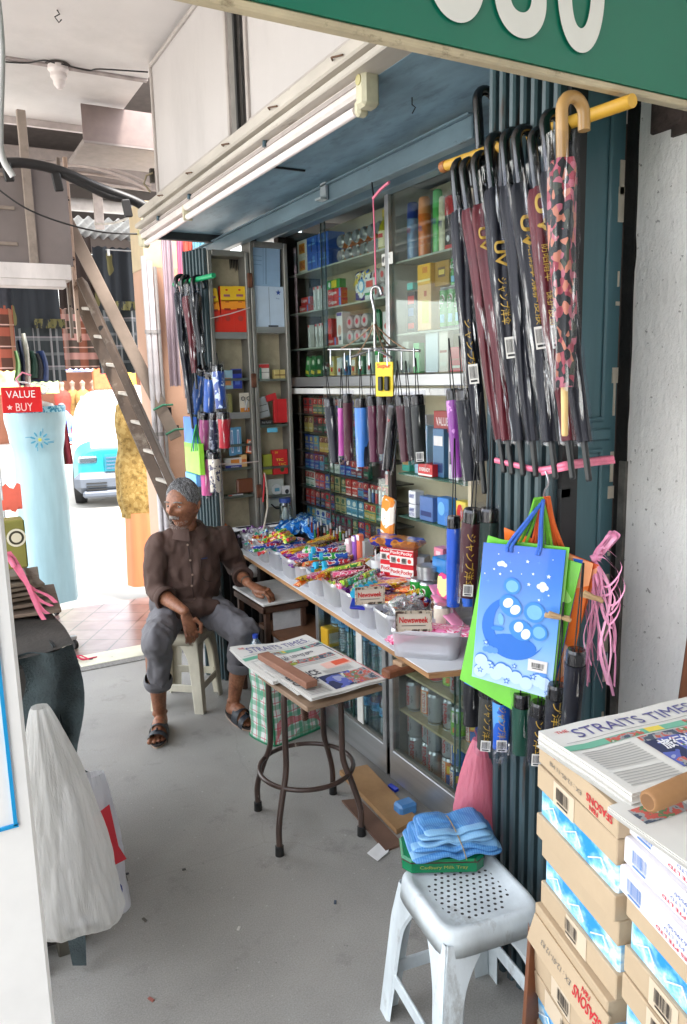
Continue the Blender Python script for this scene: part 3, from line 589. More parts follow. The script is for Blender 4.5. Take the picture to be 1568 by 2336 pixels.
# body section swept over the length, nose at -y
def hull(ys,zs_top,hw,zb,mat,b,n=22):
    m = len(ys)
    def f(u,v):
        i = min(int(v*(m-1)),m-2);k = v*(m-1)-i;L = lambda s_: s_[i]+(s_[i+1]-s_[i])*k
        y,zt,w = L(ys),L(zs_top),L(hw);a = math.pi*u;c_,s_ = math.cos(a),math.sin(a);e = .35
        return (w*(abs(c_)**e)*(1 if c_ > 0 else -1),y,zb+(zt-zb)*(abs(s_)**.5))
    b.grid(f,n,m*4,mat)
b = MB();hull([-1.02,-1.0,-.8,-.45,0,2.8,3.0],[.5,.86,1.0,1.12,1.62,1.66,1.4],[.5,.72,.8,.83,.84,.84,.7],.3,WV,b);b.build('body',t)
b = MB();hull([-.99,-.97,-.8],[.45,.84,.96],[.5,.733,.812],.42,TQ,b);o = b.build('front_panel',t);o.location = (0,-.045,0)
b = MB();b.box((0,-.95,.36),(1.62,.34,.3),GB,b=.09);b.box((0,-1.1,.2),(1.4,.1,.1),GB,b=.03);b.build('bumper',t)
for s_ in (-1,1):
    b = MB()
    for k in range(3): b.box((s_*.5,-1.125,.27+k*.045),(.28,.02,.016),BLACK)
    b.build('bumper_vent',t)
    b = MB();b.box((s_*.6,-1.035,.69),(.26,.05,.1),glassy('lamp_glass',(220,230,235),gloss=.3),b=.02);b.box((s_*.6,-1.02,.69),(.24,.03,.08),C(170,180,186,.2,metal=.8),b=.02);b.build('headlight',t)
    b = MB();b.tube([(s_*.82,-.35,1.0),(s_*.95,-.42,1.05)],.02,WV,8);b.lathe([(0,-.03),(.09,-.02),(.11,.02),(0,.06)],WV,16,c=(s_*1.0,-.42,1.08),axis=(0,1,0));b.build('mirror',t)
    for yy in (-.45,2.2):
        b = MB();b.lathe([(0,-.09),(.2,-.09),(.3,-.07),(.31,0),(.3,.09),(.2,.1),(0,.08)],BLACK,24,c=(s_*.74,yy,.3),axis=(s_,0,0));w_ = b.build('wheel',t)
        b = MB();b.lathe([(0,.1),(.17,.105),(.19,.09)],ALU,20,c=(s_*.74,yy,.3),axis=(s_,0,0));b.build('rim',w_)
b = MB()
for k in range(4): b.box((0,-1.06,.56+k*.05),(.7,.03,.02),C(70,90,110,.4))
b.box((0,-1.05,.64),(.74,.02,.24),C(30,110,130,.4));b.build('grille',t)
b = MB();b.box((0,-1.1,.42),(.44,.02,.12),P(235,235,235),b=.004);b.build('number_plate',t)
b = MB();b.quad((-.72,-.43,1.1),(.72,-.43,1.1),(.66,-.02,1.58),(-.66,-.02,1.58),C(60,70,80,.08,var=0,coat=1));b.build('windscreen',t)
b = MB();b.tube([(.25,-1.0,.95),(.25,-.98,1.1)],.012,BLACK,6);b.tube([(.25,-.98,1.1),(.25,-.98,1.28)],.045,C(90,96,104,.3),10);b.build('wiper_mirror',t)
# far shop front with dressed mannequins
b = MB();b.box((0,.3,1.9),(16,.3,4),C(116,70,50,.8,var=.3,scale=2));b.box((0,-1.2,-.02),(16,2.6,.1),C(170,165,158,.8));tag(b.build('far_shop',loc=(6.5,24.2,0)),'warm brown shop front across the street behind the dresses','building')
b = MB();b.box((0,0,3.6),(16,2.4,.08),C(180,178,176,.7));tag(b.build('far_awning',loc=(6.5,23,0)),'pale awning over the far dress shop','awning')
stripes = spots('striped_textiles',[(0,(30,50,140)),(.42,(230,226,220)),(.5,(40,70,170)),(.6,(226,180,50))],scale=3,stretch=(.2,.2,16),detail=0,rough=.8,coat=0)
b = MB();b.box((0,0,0),(2.8,.25,1.1),stripes,b=.02);tag(b.build('folded_textiles',loc=(3.6,14.3,2.45)),'stack of blue, white and yellow folded cloths behind the sarongs','textiles')
b = MB()
for i,c_ in enumerate(((214,80,40),(228,180,50),(190,30,34),(190,30,34))): b.box((i*.42,0,0),(.34,.06,.5),C(*c_,.7,var=.2),b=.02)
tag(b.build('hung_tunics',loc=(2.95,14.2,1.83)),'row of orange, yellow and red tunics hung above the far mannequins','tunics')
gl = 'dressed mannequins in front of the far shop'
for i,(px_,c_,lb) in enumerate(((152,(190,60,44),'red'),(176,(196,150,80),'tan gold'),(199,(196,146,76),'ochre'),(222,(214,74,26),'bright orange red'),(247,(206,160,84),'yellow gold'),(274,(70,84,180),'royal blue embroidered'),(302,(200,26,50),'crimson'))):
    a = at(px_,1010,y=22.4+.2*(i % 2));t,R = dress('dress_mannequin',lb+' dress on a mannequin in the row across the street',a.x,a.y,[(.26,.1),(.22,.6),(.17,1.05),(.23,1.35),(.2,1.5),(.07,1.6)],C(*[x*.72 for x in c_],.8,var=.25,scale=14),folds=4,n=24,steps=16);t['group'] = gl;t.location.z = -.05
    b = MB();b.lathe([(.06,1.56),(.055,1.68),(.08,1.78),(0,1.86)],C(150,120,104,.5),12);b.build('neck',t)
b = MB();b.grid(lambda u,v: (-.9+u*1.1,.05*math.sin(u*20),1.55+v*1.0),20,6,C(150,170,110,.8,var=.5,scale=5));tag(b.build('green_netting',loc=(1.9,13.5,0)),'pale green plants and netting beyond the dress','netting')
# person on a white chair in the street
t = thing('person','distant person in a blue shirt and jeans sitting with back to us','person',at(148,1008,z=-.07));t.scale = (.62,.62,.62)
t.location = at(147,1000,y=19.0);t.location.z = -.07;t.scale = (1,1,1)
SK2 = C(150,100,76,.6);b = MB()
blob(b,(0,0,1.0),(0,0,.62),.15,.14,SK2);blob(b,(0,0,1.1),(0,0,1.2),.05,.09,SK2);blob(b,(.0,0,.5),(.4,-.1,.5),.1,.08,SK2);blob(b,(.4,-.1,.5),(.42,-.12,.1),.07,.05,SK2);blob(b,(-.02,-.1,.5),(.36,-.24,.5),.1,.08,SK2);blob(b,(.36,-.24,.5),(.4,-.26,.1),.07,.05,SK2);blob(b,(.16,0,1.0),(.2,-.05,.75),.05,.045,SK2);blob(b,(.2,-.05,.75),(.36,-.1,.72),.04,.035,SK2)
o = b.build('body',t);remesh(o,.02)
b = MB();blob(b,(0,0,1.02),(0,0,.58),.17,.165,SK2);blob(b,(.16,0,1.0),(.2,-.05,.8),.065,.06,SK2);o = b.build('shirt',t);o.data.materials[0] = C(96,120,190,.8);remesh(o,.02)
b = MB();blob(b,(.0,0,.5),(.4,-.1,.5),.12,.1,SK2);blob(b,(.4,-.1,.5),(.42,-.12,.14),.09,.07,SK2);blob(b,(-.02,-.1,.5),(.36,-.24,.5),.12,.1,SK2);blob(b,(.36,-.24,.5),(.4,-.26,.14),.09,.07,SK2);o = b.build('jeans',t);o.data.materials[0] = C(70,96,130,.8);remesh(o,.02)
b = MB();blob(b,(0,.01,1.22),(0,.01,1.25),.095,.09,C(80,80,84,.8));b.build('hair',t)
c = thing('white_chair','white plastic chair under the person in the blue shirt','chair',t.location)
WC = C(226,226,226,.4)
b = MB();b.box((.08,-.08,.42),(.46,.46,.03),WC,b=.01);b.build('seat',c);b = MB();b.box((-.2,.02,.72),(.03,.42,.5),WC,b=.01);b.build('backrest',c)
for dx in (-.12,.28):
    for dy in (-.28,.12): b = MB();b.tube([(dx,dy,.42),(dx*1.2,dy*1.2,.0)],.02,WC,8);b.build('leg',c)
# left foreground: board, cart and bags
t = thing('white_board','overexposed white display board with a blue line at the left edge','board',(-.43,.9,0))
b = MB();b.box((0,0,.9),(1.0,.02,1.8),C(238,236,234,.5,var=.03),b=.004);b.build('panel',t)
b = MB();p0 = at(0,1235,y=.885);p1 = at(43,1885,y=.885)
b.box((p1.x-.003+.43,-.0115,(p0.z+p1.z)/2+.12),(.004,.003,p0.z-p1.z+.24),C(20,150,210,.4,var=0));b.box((p1.x-.02+.43,-.0115,p1.z),(.04,.003,.004),C(20,150,210,.4,var=0));b.build('blue_line',t)
t = thing('covered_cart','dark cart draped in ragged grey green cloth behind the white board','cart',(-.045,2.6,0))
DC = C(52,48,44,.75,var=.35,scale=8,bump=.3);TC = C(48,58,60,.9,var=.4,scale=14,bump=.8,bscale=160)
b = MB();b.box((-.05,0,.48),(.8,.8,.88),DC,b=.01);b.build('body',t)
b = MB()
for z in (.3,.62): b.tube(smoothpath([(.0+.12*math.cos(a_*.7),-.41,z+.1*math.sin(a_*.7)) for a_ in range(9)],4),.005,C(90,84,76,.5),6)
b.box((.16,-.41,.5),(.04,.02,.6),C(80,74,70,.5),b=.004);b.build('front_rail',t)
def ragged(u,v):
    z = .97-.92*v;x = .312+.010*mnoise.noise(Vector((u*4,v*16,1)));return (x+.008*math.sin(u*9+v*3)*v,-.43+.82*u+.02*math.sin(v*17),z)
b = MB();b.grid(ragged,24,44,TC);b.grid(lambda u,v: Vector(ragged(u,v))-Vector((.006,0,0)),24,44,TC)
b.grid(lambda u,v: (.21+.15*u+.02*math.sin(v*13),-.435+.02*math.sin(u*8+v*7),.96-.62*v-.1*u*math.sin(v*5)),10,30,TC);b.build('cloth',t)
b = MB();b.grid(lambda u,v: (-.5+.86*u,-.44+.86*v,.965+.012*math.sin(u*13+v*9)),20,20,DC);b.build('top_cover',t)
b = MB();b.grid(lambda u,v: (.25+.07*u*(1-.5*v)+.02*v,-.5-.02*u,.34-.3*v),6,10,TC);b.grid(lambda u,v: (.25+.07*u*(1-.5*v)+.02*v,-.506-.02*u,.34-.3*v),6,10,TC);b.build('torn_strip',t)
b = MB();b.box((.27,-.38,.2),(.05,.05,.4),C(84,80,70,.7,grime=.5),b=.004);b.build('leg',t)
b = MB();b.box((.16,-.46,.35),(.06,.03,.7),wood('raw_wood',(150,120,92),(186,156,124),(2,2,1)),b=.003);b.build('brace',t)
for k in range(7):
    b = MB();w_ = random.uniform(.26,.34);b.box((0,0,0),(w_,.34,.011),C(122-k*4,104-k*3,90-k*3,.85,var=.2,scale=9,stretch=(1,9,1)),b=.002,R=Matrix.Rotation(random.uniform(-.12,.12),3,'Z') @ Matrix.Rotation(random.uniform(-.05,.03),3,'Y'))
    tag(b.build('cardboard_sheet',loc=(.2-.018*k,2.62+.03*math.sin(k),.99+k*.021)),ORD[k]+' flattened cardboard sheet from the bottom of the pile on the cart','cardboard','cardboard pile on the cart')
t = thing('olive_carton','small olive green carton with a round emblem on the cardboard pile','carton',at(20,1255,y=2.35))
b = MB();b.box((0,0,.02),(.09,.07,.14),C(128,124,56,.6,var=.1),b=.004);b.build('box',t);b = MB();b.disc((.02,-.037,.04),X,Z,.026,.026,P(220,214,190),20);b.disc((.02,-.0375,.04),X,Z,.02,.02,P(60,56,40),20);b.disc((.02,-.038,.04),X,Z,.014,.014,P(214,206,180),16);b.build('emblem',t)
PK = C(232,120,150,.4,var=.15,scale=30,coat=.3)
b = MB()
for k in range(4): b.grid(lambda u,v,k=k: (.012*(u-.5)+.07*v+.012*k*v,.004*k,-.16*v+.02*math.sin(v*5+k)),2,8,PK)
b.tube(smoothpath([(-.05,0,.03),(-.02,.0,.01),(0,0,0),(.01,.0,-.02)]),.008,PK,6)
tag(b.build('pink_raffia',loc=at(22,1275,y=2.15)),'pink raffia tie hanging at the cart corner','ribbon')
b = MB();b.grid(lambda u,v: (.05*u,0,.07*v+.01*math.sin(u*9)),5,5,C(236,110,90,.5));b.grid(lambda u,v: (.07*u-.02,.005,.03*v),5,5,C(236,110,90,.5));tag(b.build('orange_wrapper',loc=at(10,1165,y=2.4)),'crumpled orange wrapper on top of the cart pile','wrapper')
def bag(name,lab,loc,h,wtop,wbot,dbot,mat,seed=0,vox=.008,folds=8,fa=.05,cat='bag',lean=0):
    b = MB()
    def f(u,v):
        a = u*2*math.pi;k = v**.85;w = wtop+(wbot-wtop)*math.sin(min(1,k*1.15)*math.pi/2);d = .02+(dbot-.02)*math.sin(min(1,k*1.2)*math.pi/2)
        if v > .93: q = math.sqrt(max(0,1-((v-.93)/.07)**2));w *= .45+.55*q;d *= .3+.7*q
        fold = 1+fa*1.6*(.6-abs(math.sin(a*folds*.7+2*math.sin(a+seed)+v*1.5+.5*math.sin(v*6+seed))))*(1-.5*v)+.03*abs(math.sin(a*19+v*7+4*math.sin(v*5+a)))*(1-.3*v)+.05*mnoise.noise(Vector((math.cos(a)*5,math.sin(a)*5+seed,v*9)))+.16*mnoise.noise(Vector((math.cos(a)*1.7+seed,math.sin(a)*1.7,v*3.2)))*v+.06*mnoise.noise(Vector((math.cos(a)*2+seed,math.sin(a)*2,v*5)))
        return (w*math.cos(a)*fold+lean*v,d*math.sin(a)*fold,-h*v-h*.05*math.cos(a*2+.5)*max(0,v-.6))
    b.grid(f,130,70,mat);o = b.build(name,loc=loc,merge=True);return tag(o,lab,cat)
THIN = lambda n,c_,k=.8: glassy(n,(255,255,255),gloss=.05,rough=.3,crinkle=.012,scale=9,streak=.15,milky=k,milk=c_,stretch=(3,3,.5))
tp = at(58,1612,y=1.95)
bag('white_carrier_bag','white thin plastic carrier bag hanging from the cart corner',(tp.x+.03,1.93,tp.z),.63,.02,.105,.09,THIN('white_bag_film',(214,212,208),.6),2,lean=.055,folds=5,fa=.045)
t = bag('red_mark_bag','white plastic bag with a red printed mark behind the white carrier bag',(at(196,1780,y=2.06).x,2.08,at(190,1780,y=2.06).z),.44,.05,.09,.05,THIN('white_bag_film2',(222,222,226),.8),5)
b = MB();R_ = C(196,30,46,.4,var=.05);b.add([(.0,-.066,-.09),(.05,-.058,-.07),(.065,-.06,-.2),(.085,-.055,-.25),(.05,-.066,-.25),(.03,-.066,-.16)],[(0,1,2,5),(5,2,3,4)],R_);b.disc((.06,-.052,-.34),X,Z,.008,.02,P(30,50,120),10);b.build('print',t)
# ================= the seated man =================
def skin():
    m,nt,N,L,bs = _base('brown_skin');v = _coord(nt)
    c = _ramp(nt,_noise(nt,v,16,5,.6),[(.3,lin((112,68,46))),(.55,lin((146,96,68))),(.75,lin((164,112,84)))])
    c = _mix(nt,.35,c,_ramp(nt,_noise(nt,v,90,3),[(.35,lin((106,64,46))),(.65,lin((170,116,88)))]))
    L.new(c,bs.inputs['Base Color']);bs.inputs['Roughness'].default_value = .45;bs.inputs['Subsurface Weight'].default_value = .08;bs.inputs['Subsurface Scale'].default_value = .01
    _bump(nt,bs,_noise(nt,v,130,4),.35,.003);return m
SKIN = skin();MX = Vector((1.12,3.7,0))
man = thing('person','elderly grey haired man in a brown shirt and grey trousers sitting on a stool','person',MX)
b = MB(Matrix.Translation(-MX))
V = Vector
SH_R,EL_R,WR_R = V((.975,3.73,.885)),V((.945,3.70,.66)),V((1.02,3.47,.60))
SH_L,EL_L,WR_L = V((1.325,3.73,.875)),V((1.405,3.79,.69)),V((1.387,3.57,.662))
KN_R,AN_R,HP_R = V((.855,3.40,.50)),V((.882,3.52,.10)),V((1.04,3.80,.51))
KN_L,AN_L,HP_L = V((1.295,3.39,.475)),V((1.245,3.47,.10)),V((1.21,3.80,.51))
HC = V((1.103,3.665,1.085));FWD = V((-.80,-.60,0)).normalized();SID = V((.60,-.80,0)).normalized() * -1   # SID: the head's own right is -SID
SID = FWD.cross(Z).normalized()
blob(b,(1.125,3.78,.56),(1.14,3.74,.84),.13,.13,SKIN,20,.75,Y)
blob(b,SH_R+V((.05,0,0)),SH_L-V((.05,0,0)),.055,.055,SKIN)
blob(b,(1.14,3.75,.90),HC+V((.02,.03,-.09)),.058,.05,SKIN)
for s_,e_,w_ in ((SH_R,EL_R,WR_R),(SH_L,EL_L,WR_L)):
    blob(b,s_,e_,.046,.037,SKIN);m_ = e_.lerp(w_,.3);blob(b,e_,m_,.036,.038,SKIN);blob(b,m_,w_,.038,.024,SKIN)
for h_,k_,a_ in ((HP_R,KN_R,AN_R),(HP_L,KN_L,AN_L)):
    blob(b,h_,k_,.075,.052,SKIN);m_ = k_.lerp(a_,.35)+V((0,.015,0));blob(b,k_,m_,.05,.05,SKIN);blob(b,m_,a_,.05,.031,SKIN)
    blob(b,a_+V((-.022,0,0)),a_+V((.022,0,0)),.016,.016,SKIN)
def foot(a,toe,side):
    a = V(a);toe = V(toe);d = (toe-a);d.z = 0;L = d.length;d.normalize();s_ = V((-d.y,d.x,0))*side
    h = V((a.x,a.y,.045))-d*.03;blob(b,h,a,.032,.03,SKIN);blob(b,h,V((a.x,a.y,.06))+d*.06,.03,.034,SKIN)
    blob(b,V((a.x,a.y,.058))+d*.03,V((a.x,a.y,.035))+d*L*.62,.036,.03,SKIN)
    for k in (-1,0,1): blob(b,V((a.x,a.y,.05))+d*.05+s_*k*.008,V((a.x,a.y,.034))+d*L*.66+s_*k*.022,.026,.017,SKIN)
    for k,(o_,l_,r_) in enumerate(((-.032,1.0,.0125),(-.012,1.0,.0095),(.006,.96,.009),(.022,.90,.0085),(.036,.82,.008))):
        p = V((a.x,a.y,.03))+d*L*.66+s_*o_*.85;q = V((a.x,a.y,.026))+d*(L*l_)+s_*o_*1.1;blob(b,p,q,r_*.9,r_,SKIN,8)
    return d
TOE_R,TOE_L = V((.822,3.372,0)),V((1.262,3.305,0))
foot(AN_R,TOE_R,1);foot(AN_L,TOE_L,-1)
def hand(w,mid,fingers,thumb,palm_n):
    w = V(w);mid = V(mid)
    blob(b,w,w.lerp(mid,.5),.024,.027,SKIN,12,.62,palm_n);blob(b,w.lerp(mid,.35),mid,.03,.036,SKIN,14,.5,palm_n)
    for ch,r in fingers:
        for p,q in zip(ch,ch[1:]): blob(b,p,q,r,r*.92,SKIN,8)
        for p in ch[1:-1]: blob(b,p,V(p)+V((0,0,.001)),r*1.12,r*1.12,SKIN,8)
    for p,q in zip(thumb,thumb[1:]): blob(b,p,q,.0105,.0095,SKIN,8)
# right hand hangs relaxed between the knees
w = WR_R;mid = V((1.035,3.45,.525))
sd = V((.93,.36,0)).normalized();fw_ = V((.25,-.6,-.2)).normalized()
fs = []
for k,(o_,l_) in enumerate(((-.030,.062),(-.010,.072),(.011,.068),(.030,.054))):
    p0 = mid+sd*o_+V((0,0,-.004));p1 = p0+V((.002,-.016,-l_*.5));p2 = p1+V((.003,.006,-l_*.38));p3 = p2+V((.002,.018,-l_*.22));fs.append(([p0,p1,p2,p3],.0088))
hand(w,mid,fs,[mid+V((.03,.0,.035)),mid+V((.052,-.012,.008)),mid+V((.048,-.018,-.03))],V((.3,-.9,0)))
# left hand rests over the edge of the ledge
w = WR_L;mid = V((1.418,3.497,.640));fs = []
for k,(o_,l_) in enumerate(((-.030,.070),(-.010,.080),(.011,.076),(.030,.06))):
    dd = V((.62,-.70,0)).normalized();s2 = V((.70,.62,0));p0 = mid+s2*o_+dd*.012+V((0,0,-.002));p1 = p0+dd*l_*.45+V((0,0,-.004));p2 = p1+dd*l_*.3+V((0,0,-.024));p3 = p2+dd*l_*.08+V((0,0,-.022));fs.append(([p0,p1,p2,p3],.0088))
hand(w,mid,fs,[mid+V((-.03,.0,-.006)),mid+V((-.026,-.032,-.02)),mid+V((-.006,-.058,-.026))],V((0,0,1)))
# head
def G(x,c,s): return math.exp(-((x-c)/s)**2)
def headpt(u,v):
    th = v*math.pi;ph = u*2*math.pi;x,y,z = math.sin(th)*math.sin(ph),math.sin(th)*math.cos(ph),math.cos(th)   # y forward, x own right
    rx,ry,rz = .074,.093,.118
    if z < 0: rx *= 1-.26*(-z)**1.5;ry *= 1-.10*(-z)**2
    if y < 0: ry *= 1.08;rz_ = 1-.12*(-y) if z < 0 else 1;rz *= rz_
    X_,Y_,Z_ = x*rx,y*ry,z*rz;f = max(0,y);ax = abs(X_);e = 0
    e += .007*G(Z_,.020,.012)*G(ax,.030,.024)                     # brow
    e -= .013*G(Z_,.002,.011)*G(ax,.031,.014)                     # eye socket
    e += .008*G(Z_,-.024,.016)*G(ax,.046,.016)                    # cheekbone
    e -= .007*G(Z_,-.050,.018)*G(ax,.040,.014)                    # sunken cheek
    e += .030*G(ax,0,.0085)*(G(Z_,-.028,.011)+.62*G(Z_,-.012,.012)+.3*G(Z_,.004,.010))  # nose
    e += .011*G(ax,.013,.006)*G(Z_,-.033,.007)                    # nostril wings
    e += .008*G(Z_,-.052,.007)*G(ax,0,.022)+.006*G(Z_,-.068,.006)*G(ax,0,.018)-.005*G(Z_,-.060,.003)*G(ax,0,.022)
    e += .012*G(Z_,-.094,.012)*G(ax,0,.020)-.004*G(Z_,-.080,.006)*G(ax,0,.02)
    e -= .004*G(ax,.028,.006)*G(Z_,-.046,.016)                    # crease beside the mouth
    e += .0012*math.sin(Z_*900)*G(Z_,.05,.02)*G(ax,0,.05)         # brow lines
    e *= f**.6
    d = V((x,y,z));q = V((X_,Y_,Z_))+V((x*.3,y,z*.2)).normalized()*e if y > -2 else V((X_,Y_,Z_))
    return HC+SID*q.x+FWD*q.y+Z*q.z
b.grid(headpt,110,110,SKIN)
blob(b,HC+Z*-.03-FWD*.01,HC+Z*-.03+FWD*.0,.06,.06,SKIN)
for s_ in (-1,1):
    e0 = HC+SID*s_*.072-FWD*.012+Z*-.008
    blob(b,e0+Z*.022-FWD*.01,e0-Z*.022+FWD*.004,.011,.008,SKIN,10,.55,SID);blob(b,e0+SID*s_*.008+Z*.022-FWD*.018,e0+SID*s_*.007-Z*.012-FWD*.012,.006,.005,SKIN,8)
body = b.build('body',man);remesh(body,.0036,3,.4)
def hp(x,y,z): return HC-MX+SID*x+FWD*y+Z*z
EYEW = C(214,200,190,.25,var=0);HAIR = C(92,88,86,.95,var=.2,scale=60)
for s_ in (-1,1):
    b = MB();b.lathe([(0,-.0105),(.007,-.008),(.0105,0),(.007,.008),(0,.0105)],EYEW,14,c=hp(s_*.031,.0705,.003));b.disc(hp(s_*.031-.002,.0815,.002),SID,Z,.0048,.005,C(34,22,18,.15,var=0),14);b.build('eye',man)
    b = MB();b.tube([hp(s_*.019,.079,.008),hp(s_*.031,.084,.0115),hp(s_*.044,.074,.006)],.0026,SKIN,6);b.tube([hp(s_*.019,.079,-.004),hp(s_*.031,.082,-.0085),hp(s_*.044,.073,-.003)],.0022,SKIN,6);b.build('eyelid',man)
    b = MB();b.tube(smoothpath([hp(s_*.014,.094,.021),hp(s_*.03,.0945,.026),hp(s_*.05,.078,.021)],5),[.0025]+[.0036]*8+[.0012]*3 if False else .003,C(120,116,112,.8,var=.3),6);b.build('eyebrow',man)
b = MB();b.tube(smoothpath([hp(-.021,.083,-.062),hp(-.008,.0945,-.0595),hp(0,.096,-.0605),hp(.008,.0945,-.0595),hp(.021,.083,-.062)],4),.0014,C(60,26,22,.5,var=0),6);b.build('mouth',man)
rg = random.Random(4);b = MB();GRY = C(188,184,180,.7,var=0)
for i in range(150):
    x_ = rg.uniform(-.027,.027);z_ = -.0475+rg.uniform(-.006,.005)-abs(x_)*.22;y_ = .0975-.55*x_*x_/.02*.9-abs(x_)*.06
    b.tube([hp(x_,y_-.002,z_+.003),hp(x_*1.06,y_+.002,z_-.003)],.0007,GRY,3,caps=False)
for i in range(170):
    a_ = rg.uniform(-1.1,1.1);z_ = rg.uniform(-.108,-.07);rr = .074-.25*(abs(z_)-.07);b.tube([hp(rr*.85*math.sin(a_),.006+rr*1.12*math.cos(a_),z_),hp(rr*.86*math.sin(a_),.008+rr*1.13*math.cos(a_),z_-.003)],.0006,GRY,3,caps=False)
b.build('moustache',man)
def hairpt(u,v):
    ph = u*2*math.pi;f = math.cos(ph);lo = 1.05+.5*max(0,-f)**.6+.28*(1-abs(f))**.7 if f < .5 else 1.05+.197-.95*(f-.5)
    if abs(math.sin(ph)) > .8: lo += .06
    th = v*lo;x,y,z = math.sin(th)*math.sin(ph),math.sin(th)*math.cos(ph),math.cos(th);k = 1.0+.02+.035*mnoise.noise(V((x*14,y*14,z*10)))-.05*max(0,(v-.9)/.1)
    lift = .007*(1-v)
    return hp(x*.0765*k,y*.097*k*(1.08 if y < 0 else 1)-.003,z*.121*k+lift)
b = MB();b.grid(hairpt,90,26,HAIR)
for i in range(5200):
    u,v = rg.random(),rg.random()**.5;p = V(hairpt(u,v));q = V(hairpt(u+rg.uniform(-.02,.02)-.02*(1-v),min(1.1,v+.14)))
    n = (p-hp(0,0,0)).normalized();g_ = rg.choice((HAIR,C(140,140,142,.6,var=0),C(66,66,70,.6,var=0),C(176,176,178,.6,var=0)))
    b.tube([p,p.lerp(q,.5)+n*.0055,q+n*.002],[.0011,.0009,.0004],g_,3,caps=False)
b.build('hair',man)
# clothing
SHIRT = C(80,59,51,.8,var=.1,scale=5,bump=.25,bscale=400);TRS = C(104,102,106,.8,var=.1,scale=5,bump=.25,bscale=400)
def folds(sc,amp,stretch=(1,1,1),seed=0):
    def fn(p,n):
        q = V((p.x*stretch[0]*sc+seed,p.y*stretch[1]*sc,p.z*stretch[2]*sc));r = 1-abs(mnoise.noise(q))*2
        return n*(amp*(r-.45)+amp*.5*mnoise.noise(q*2.7))
    return fn
b = MB(Matrix.Translation(-MX))
blob(b,(1.125,3.77,.57),(1.135,3.75,.70),.165,.165,SHIRT,24,.78,Y);blob(b,(1.135,3.75,.70),(1.145,3.745,.83),.165,.15,SHIRT,24,.74,Y)
blob(b,SH_R+V((.06,0,-.01)),SH_L-V((.06,0,-.01+.02)),.07,.07,SHIRT);blob(b,SH_R+V((.08,0,.02)),V((1.14,3.75,.915)),.05,.055,SHIRT);blob(b,SH_L+V((-.08,0,.02)),V((1.14,3.75,.915)),.05,.055,SHIRT)
blob(b,SH_R,EL_R,.062,.056,SHIRT);blob(b,EL_R,EL_R.lerp(WR_R,.22),.055,.052,SHIRT)
blob(b,SH_L,EL_L,.062,.057,SHIRT);blob(b,EL_L,EL_L.lerp(WR_L,.45),.056,.05,SHIRT)
blob(b,(1.04,3.63,.565),(1.2,3.63,.55),.05,.055,SHIRT,16,.8,Z)
o = b.build('shirt',man);remesh(o,.007,4);displace(o,folds(7,.016,(1.2,1.2,.55)));displace(o,folds(15,.006,(1,1,.8),5))
def cuff(c,d,r,m,w_=.022,nm='cuff',wob=.05):
    d = V(d).normalized();u = d.orthogonal().normalized();w2 = d.cross(u);b = MB()
    b.grid(lambda a,v: V(c)-MX+d*(v-.5)*w_+(u*math.cos(a*6.2832)+w2*math.sin(a*6.2832))*(r*(1+wob*math.sin(a*19)+wob*.6*math.sin(a*31+v*2))+.006*math.sin(v*math.pi)),36,6,m)
    b.grid(lambda a,v: V(c)-MX+d*(.5-v*.1)*w_+(u*math.cos(a*6.2832)+w2*math.sin(a*6.2832))*r*(1-.22*v),36,2,m);b.build(nm,man)
cuff(EL_R.lerp(WR_R,.34),WR_R-EL_R,.055,SHIRT,.035);cuff(EL_L.lerp(WR_L,.58),WR_L-EL_L,.051,SHIRT,.035)
# collar, placket, pocket, buttons
b = MB();n0 = V((1.137,3.73,.962))-MX
for s_ in (-1,1):
    def col(u,v,s_=s_):
        a = -math.pi/2+s_*(.22+2.6*u);r = .072+.034*v;return n0+V((r*math.cos(a)*1.05,r*math.sin(a)*.95-.012*(1-u),.028*(1-v)-.026*v-.028*(1-u)**1.5))
    b.grid(col,16,4,SHIRT);b.grid(lambda u,v: V(col(u,v))*.0+V(col(u,v))+V((0,-.004,-.003)),16,4,SHIRT)
b.build('collar',man)
from mathutils.bvhtree import BVHTree
def cast(px,py,obj,off=.001):
    """the point of a garment seen through photo position px, py, so trim sits on the cloth"""
    me = obj.data;bt = BVHTree.FromPolygons([v.co for v in me.vertices],[tuple(p.vertices) for p in me.polygons])
    d = (FW+RT*((px-CX)/F)+UP*((CY-py)/F)).normalized();h = bt.ray_cast(CAM-MX,d)
    return (h[0]+h[1]*off) if h[0] else at(px,py,y=3.6)-MX
shirt = o
cp = lambda x,y: ((360+x/2.748)*.8066,(1300+y/2.748)*.8066)
line = [cast(*cp(x_,y_),shirt,.0015) for x_,y_ in ((468,640),(480,720),(488,790),(500,850),(505,900),(505,960),(512,1030),(520,1085))]
b = MB();b.tube(smoothpath(line,3),.0022,C(50,36,32,.8),5);b.build('placket',man)
b = MB();BT = C(150,126,110,.3,var=0)
for x_,y_ in ((470,662),(489,781),(508,895),(503,980),(521,1078)): b = MB();p = cast(*cp(x_,y_),shirt,.003);b.lathe([(0,.002),(.005,.0015),(.0055,0),(0,-.001)],BT,10,c=p,axis=(-.3,-1,.1));b.build('button',man)
q = [cast(*cp(x_,y_),shirt,.002) for x_,y_ in ((568,775),(720,770),(728,900),(655,945),(585,920))]
b = MB();b.tube(smoothpath(q+[q[0]],4),.002,C(54,40,35,.8),5);b.tube([q[0]+V((.005,-.004,.003)),q[0]+V((.035,-.006,.004))],.0025,C(40,60,100,.4),5);b.build('pocket',man)
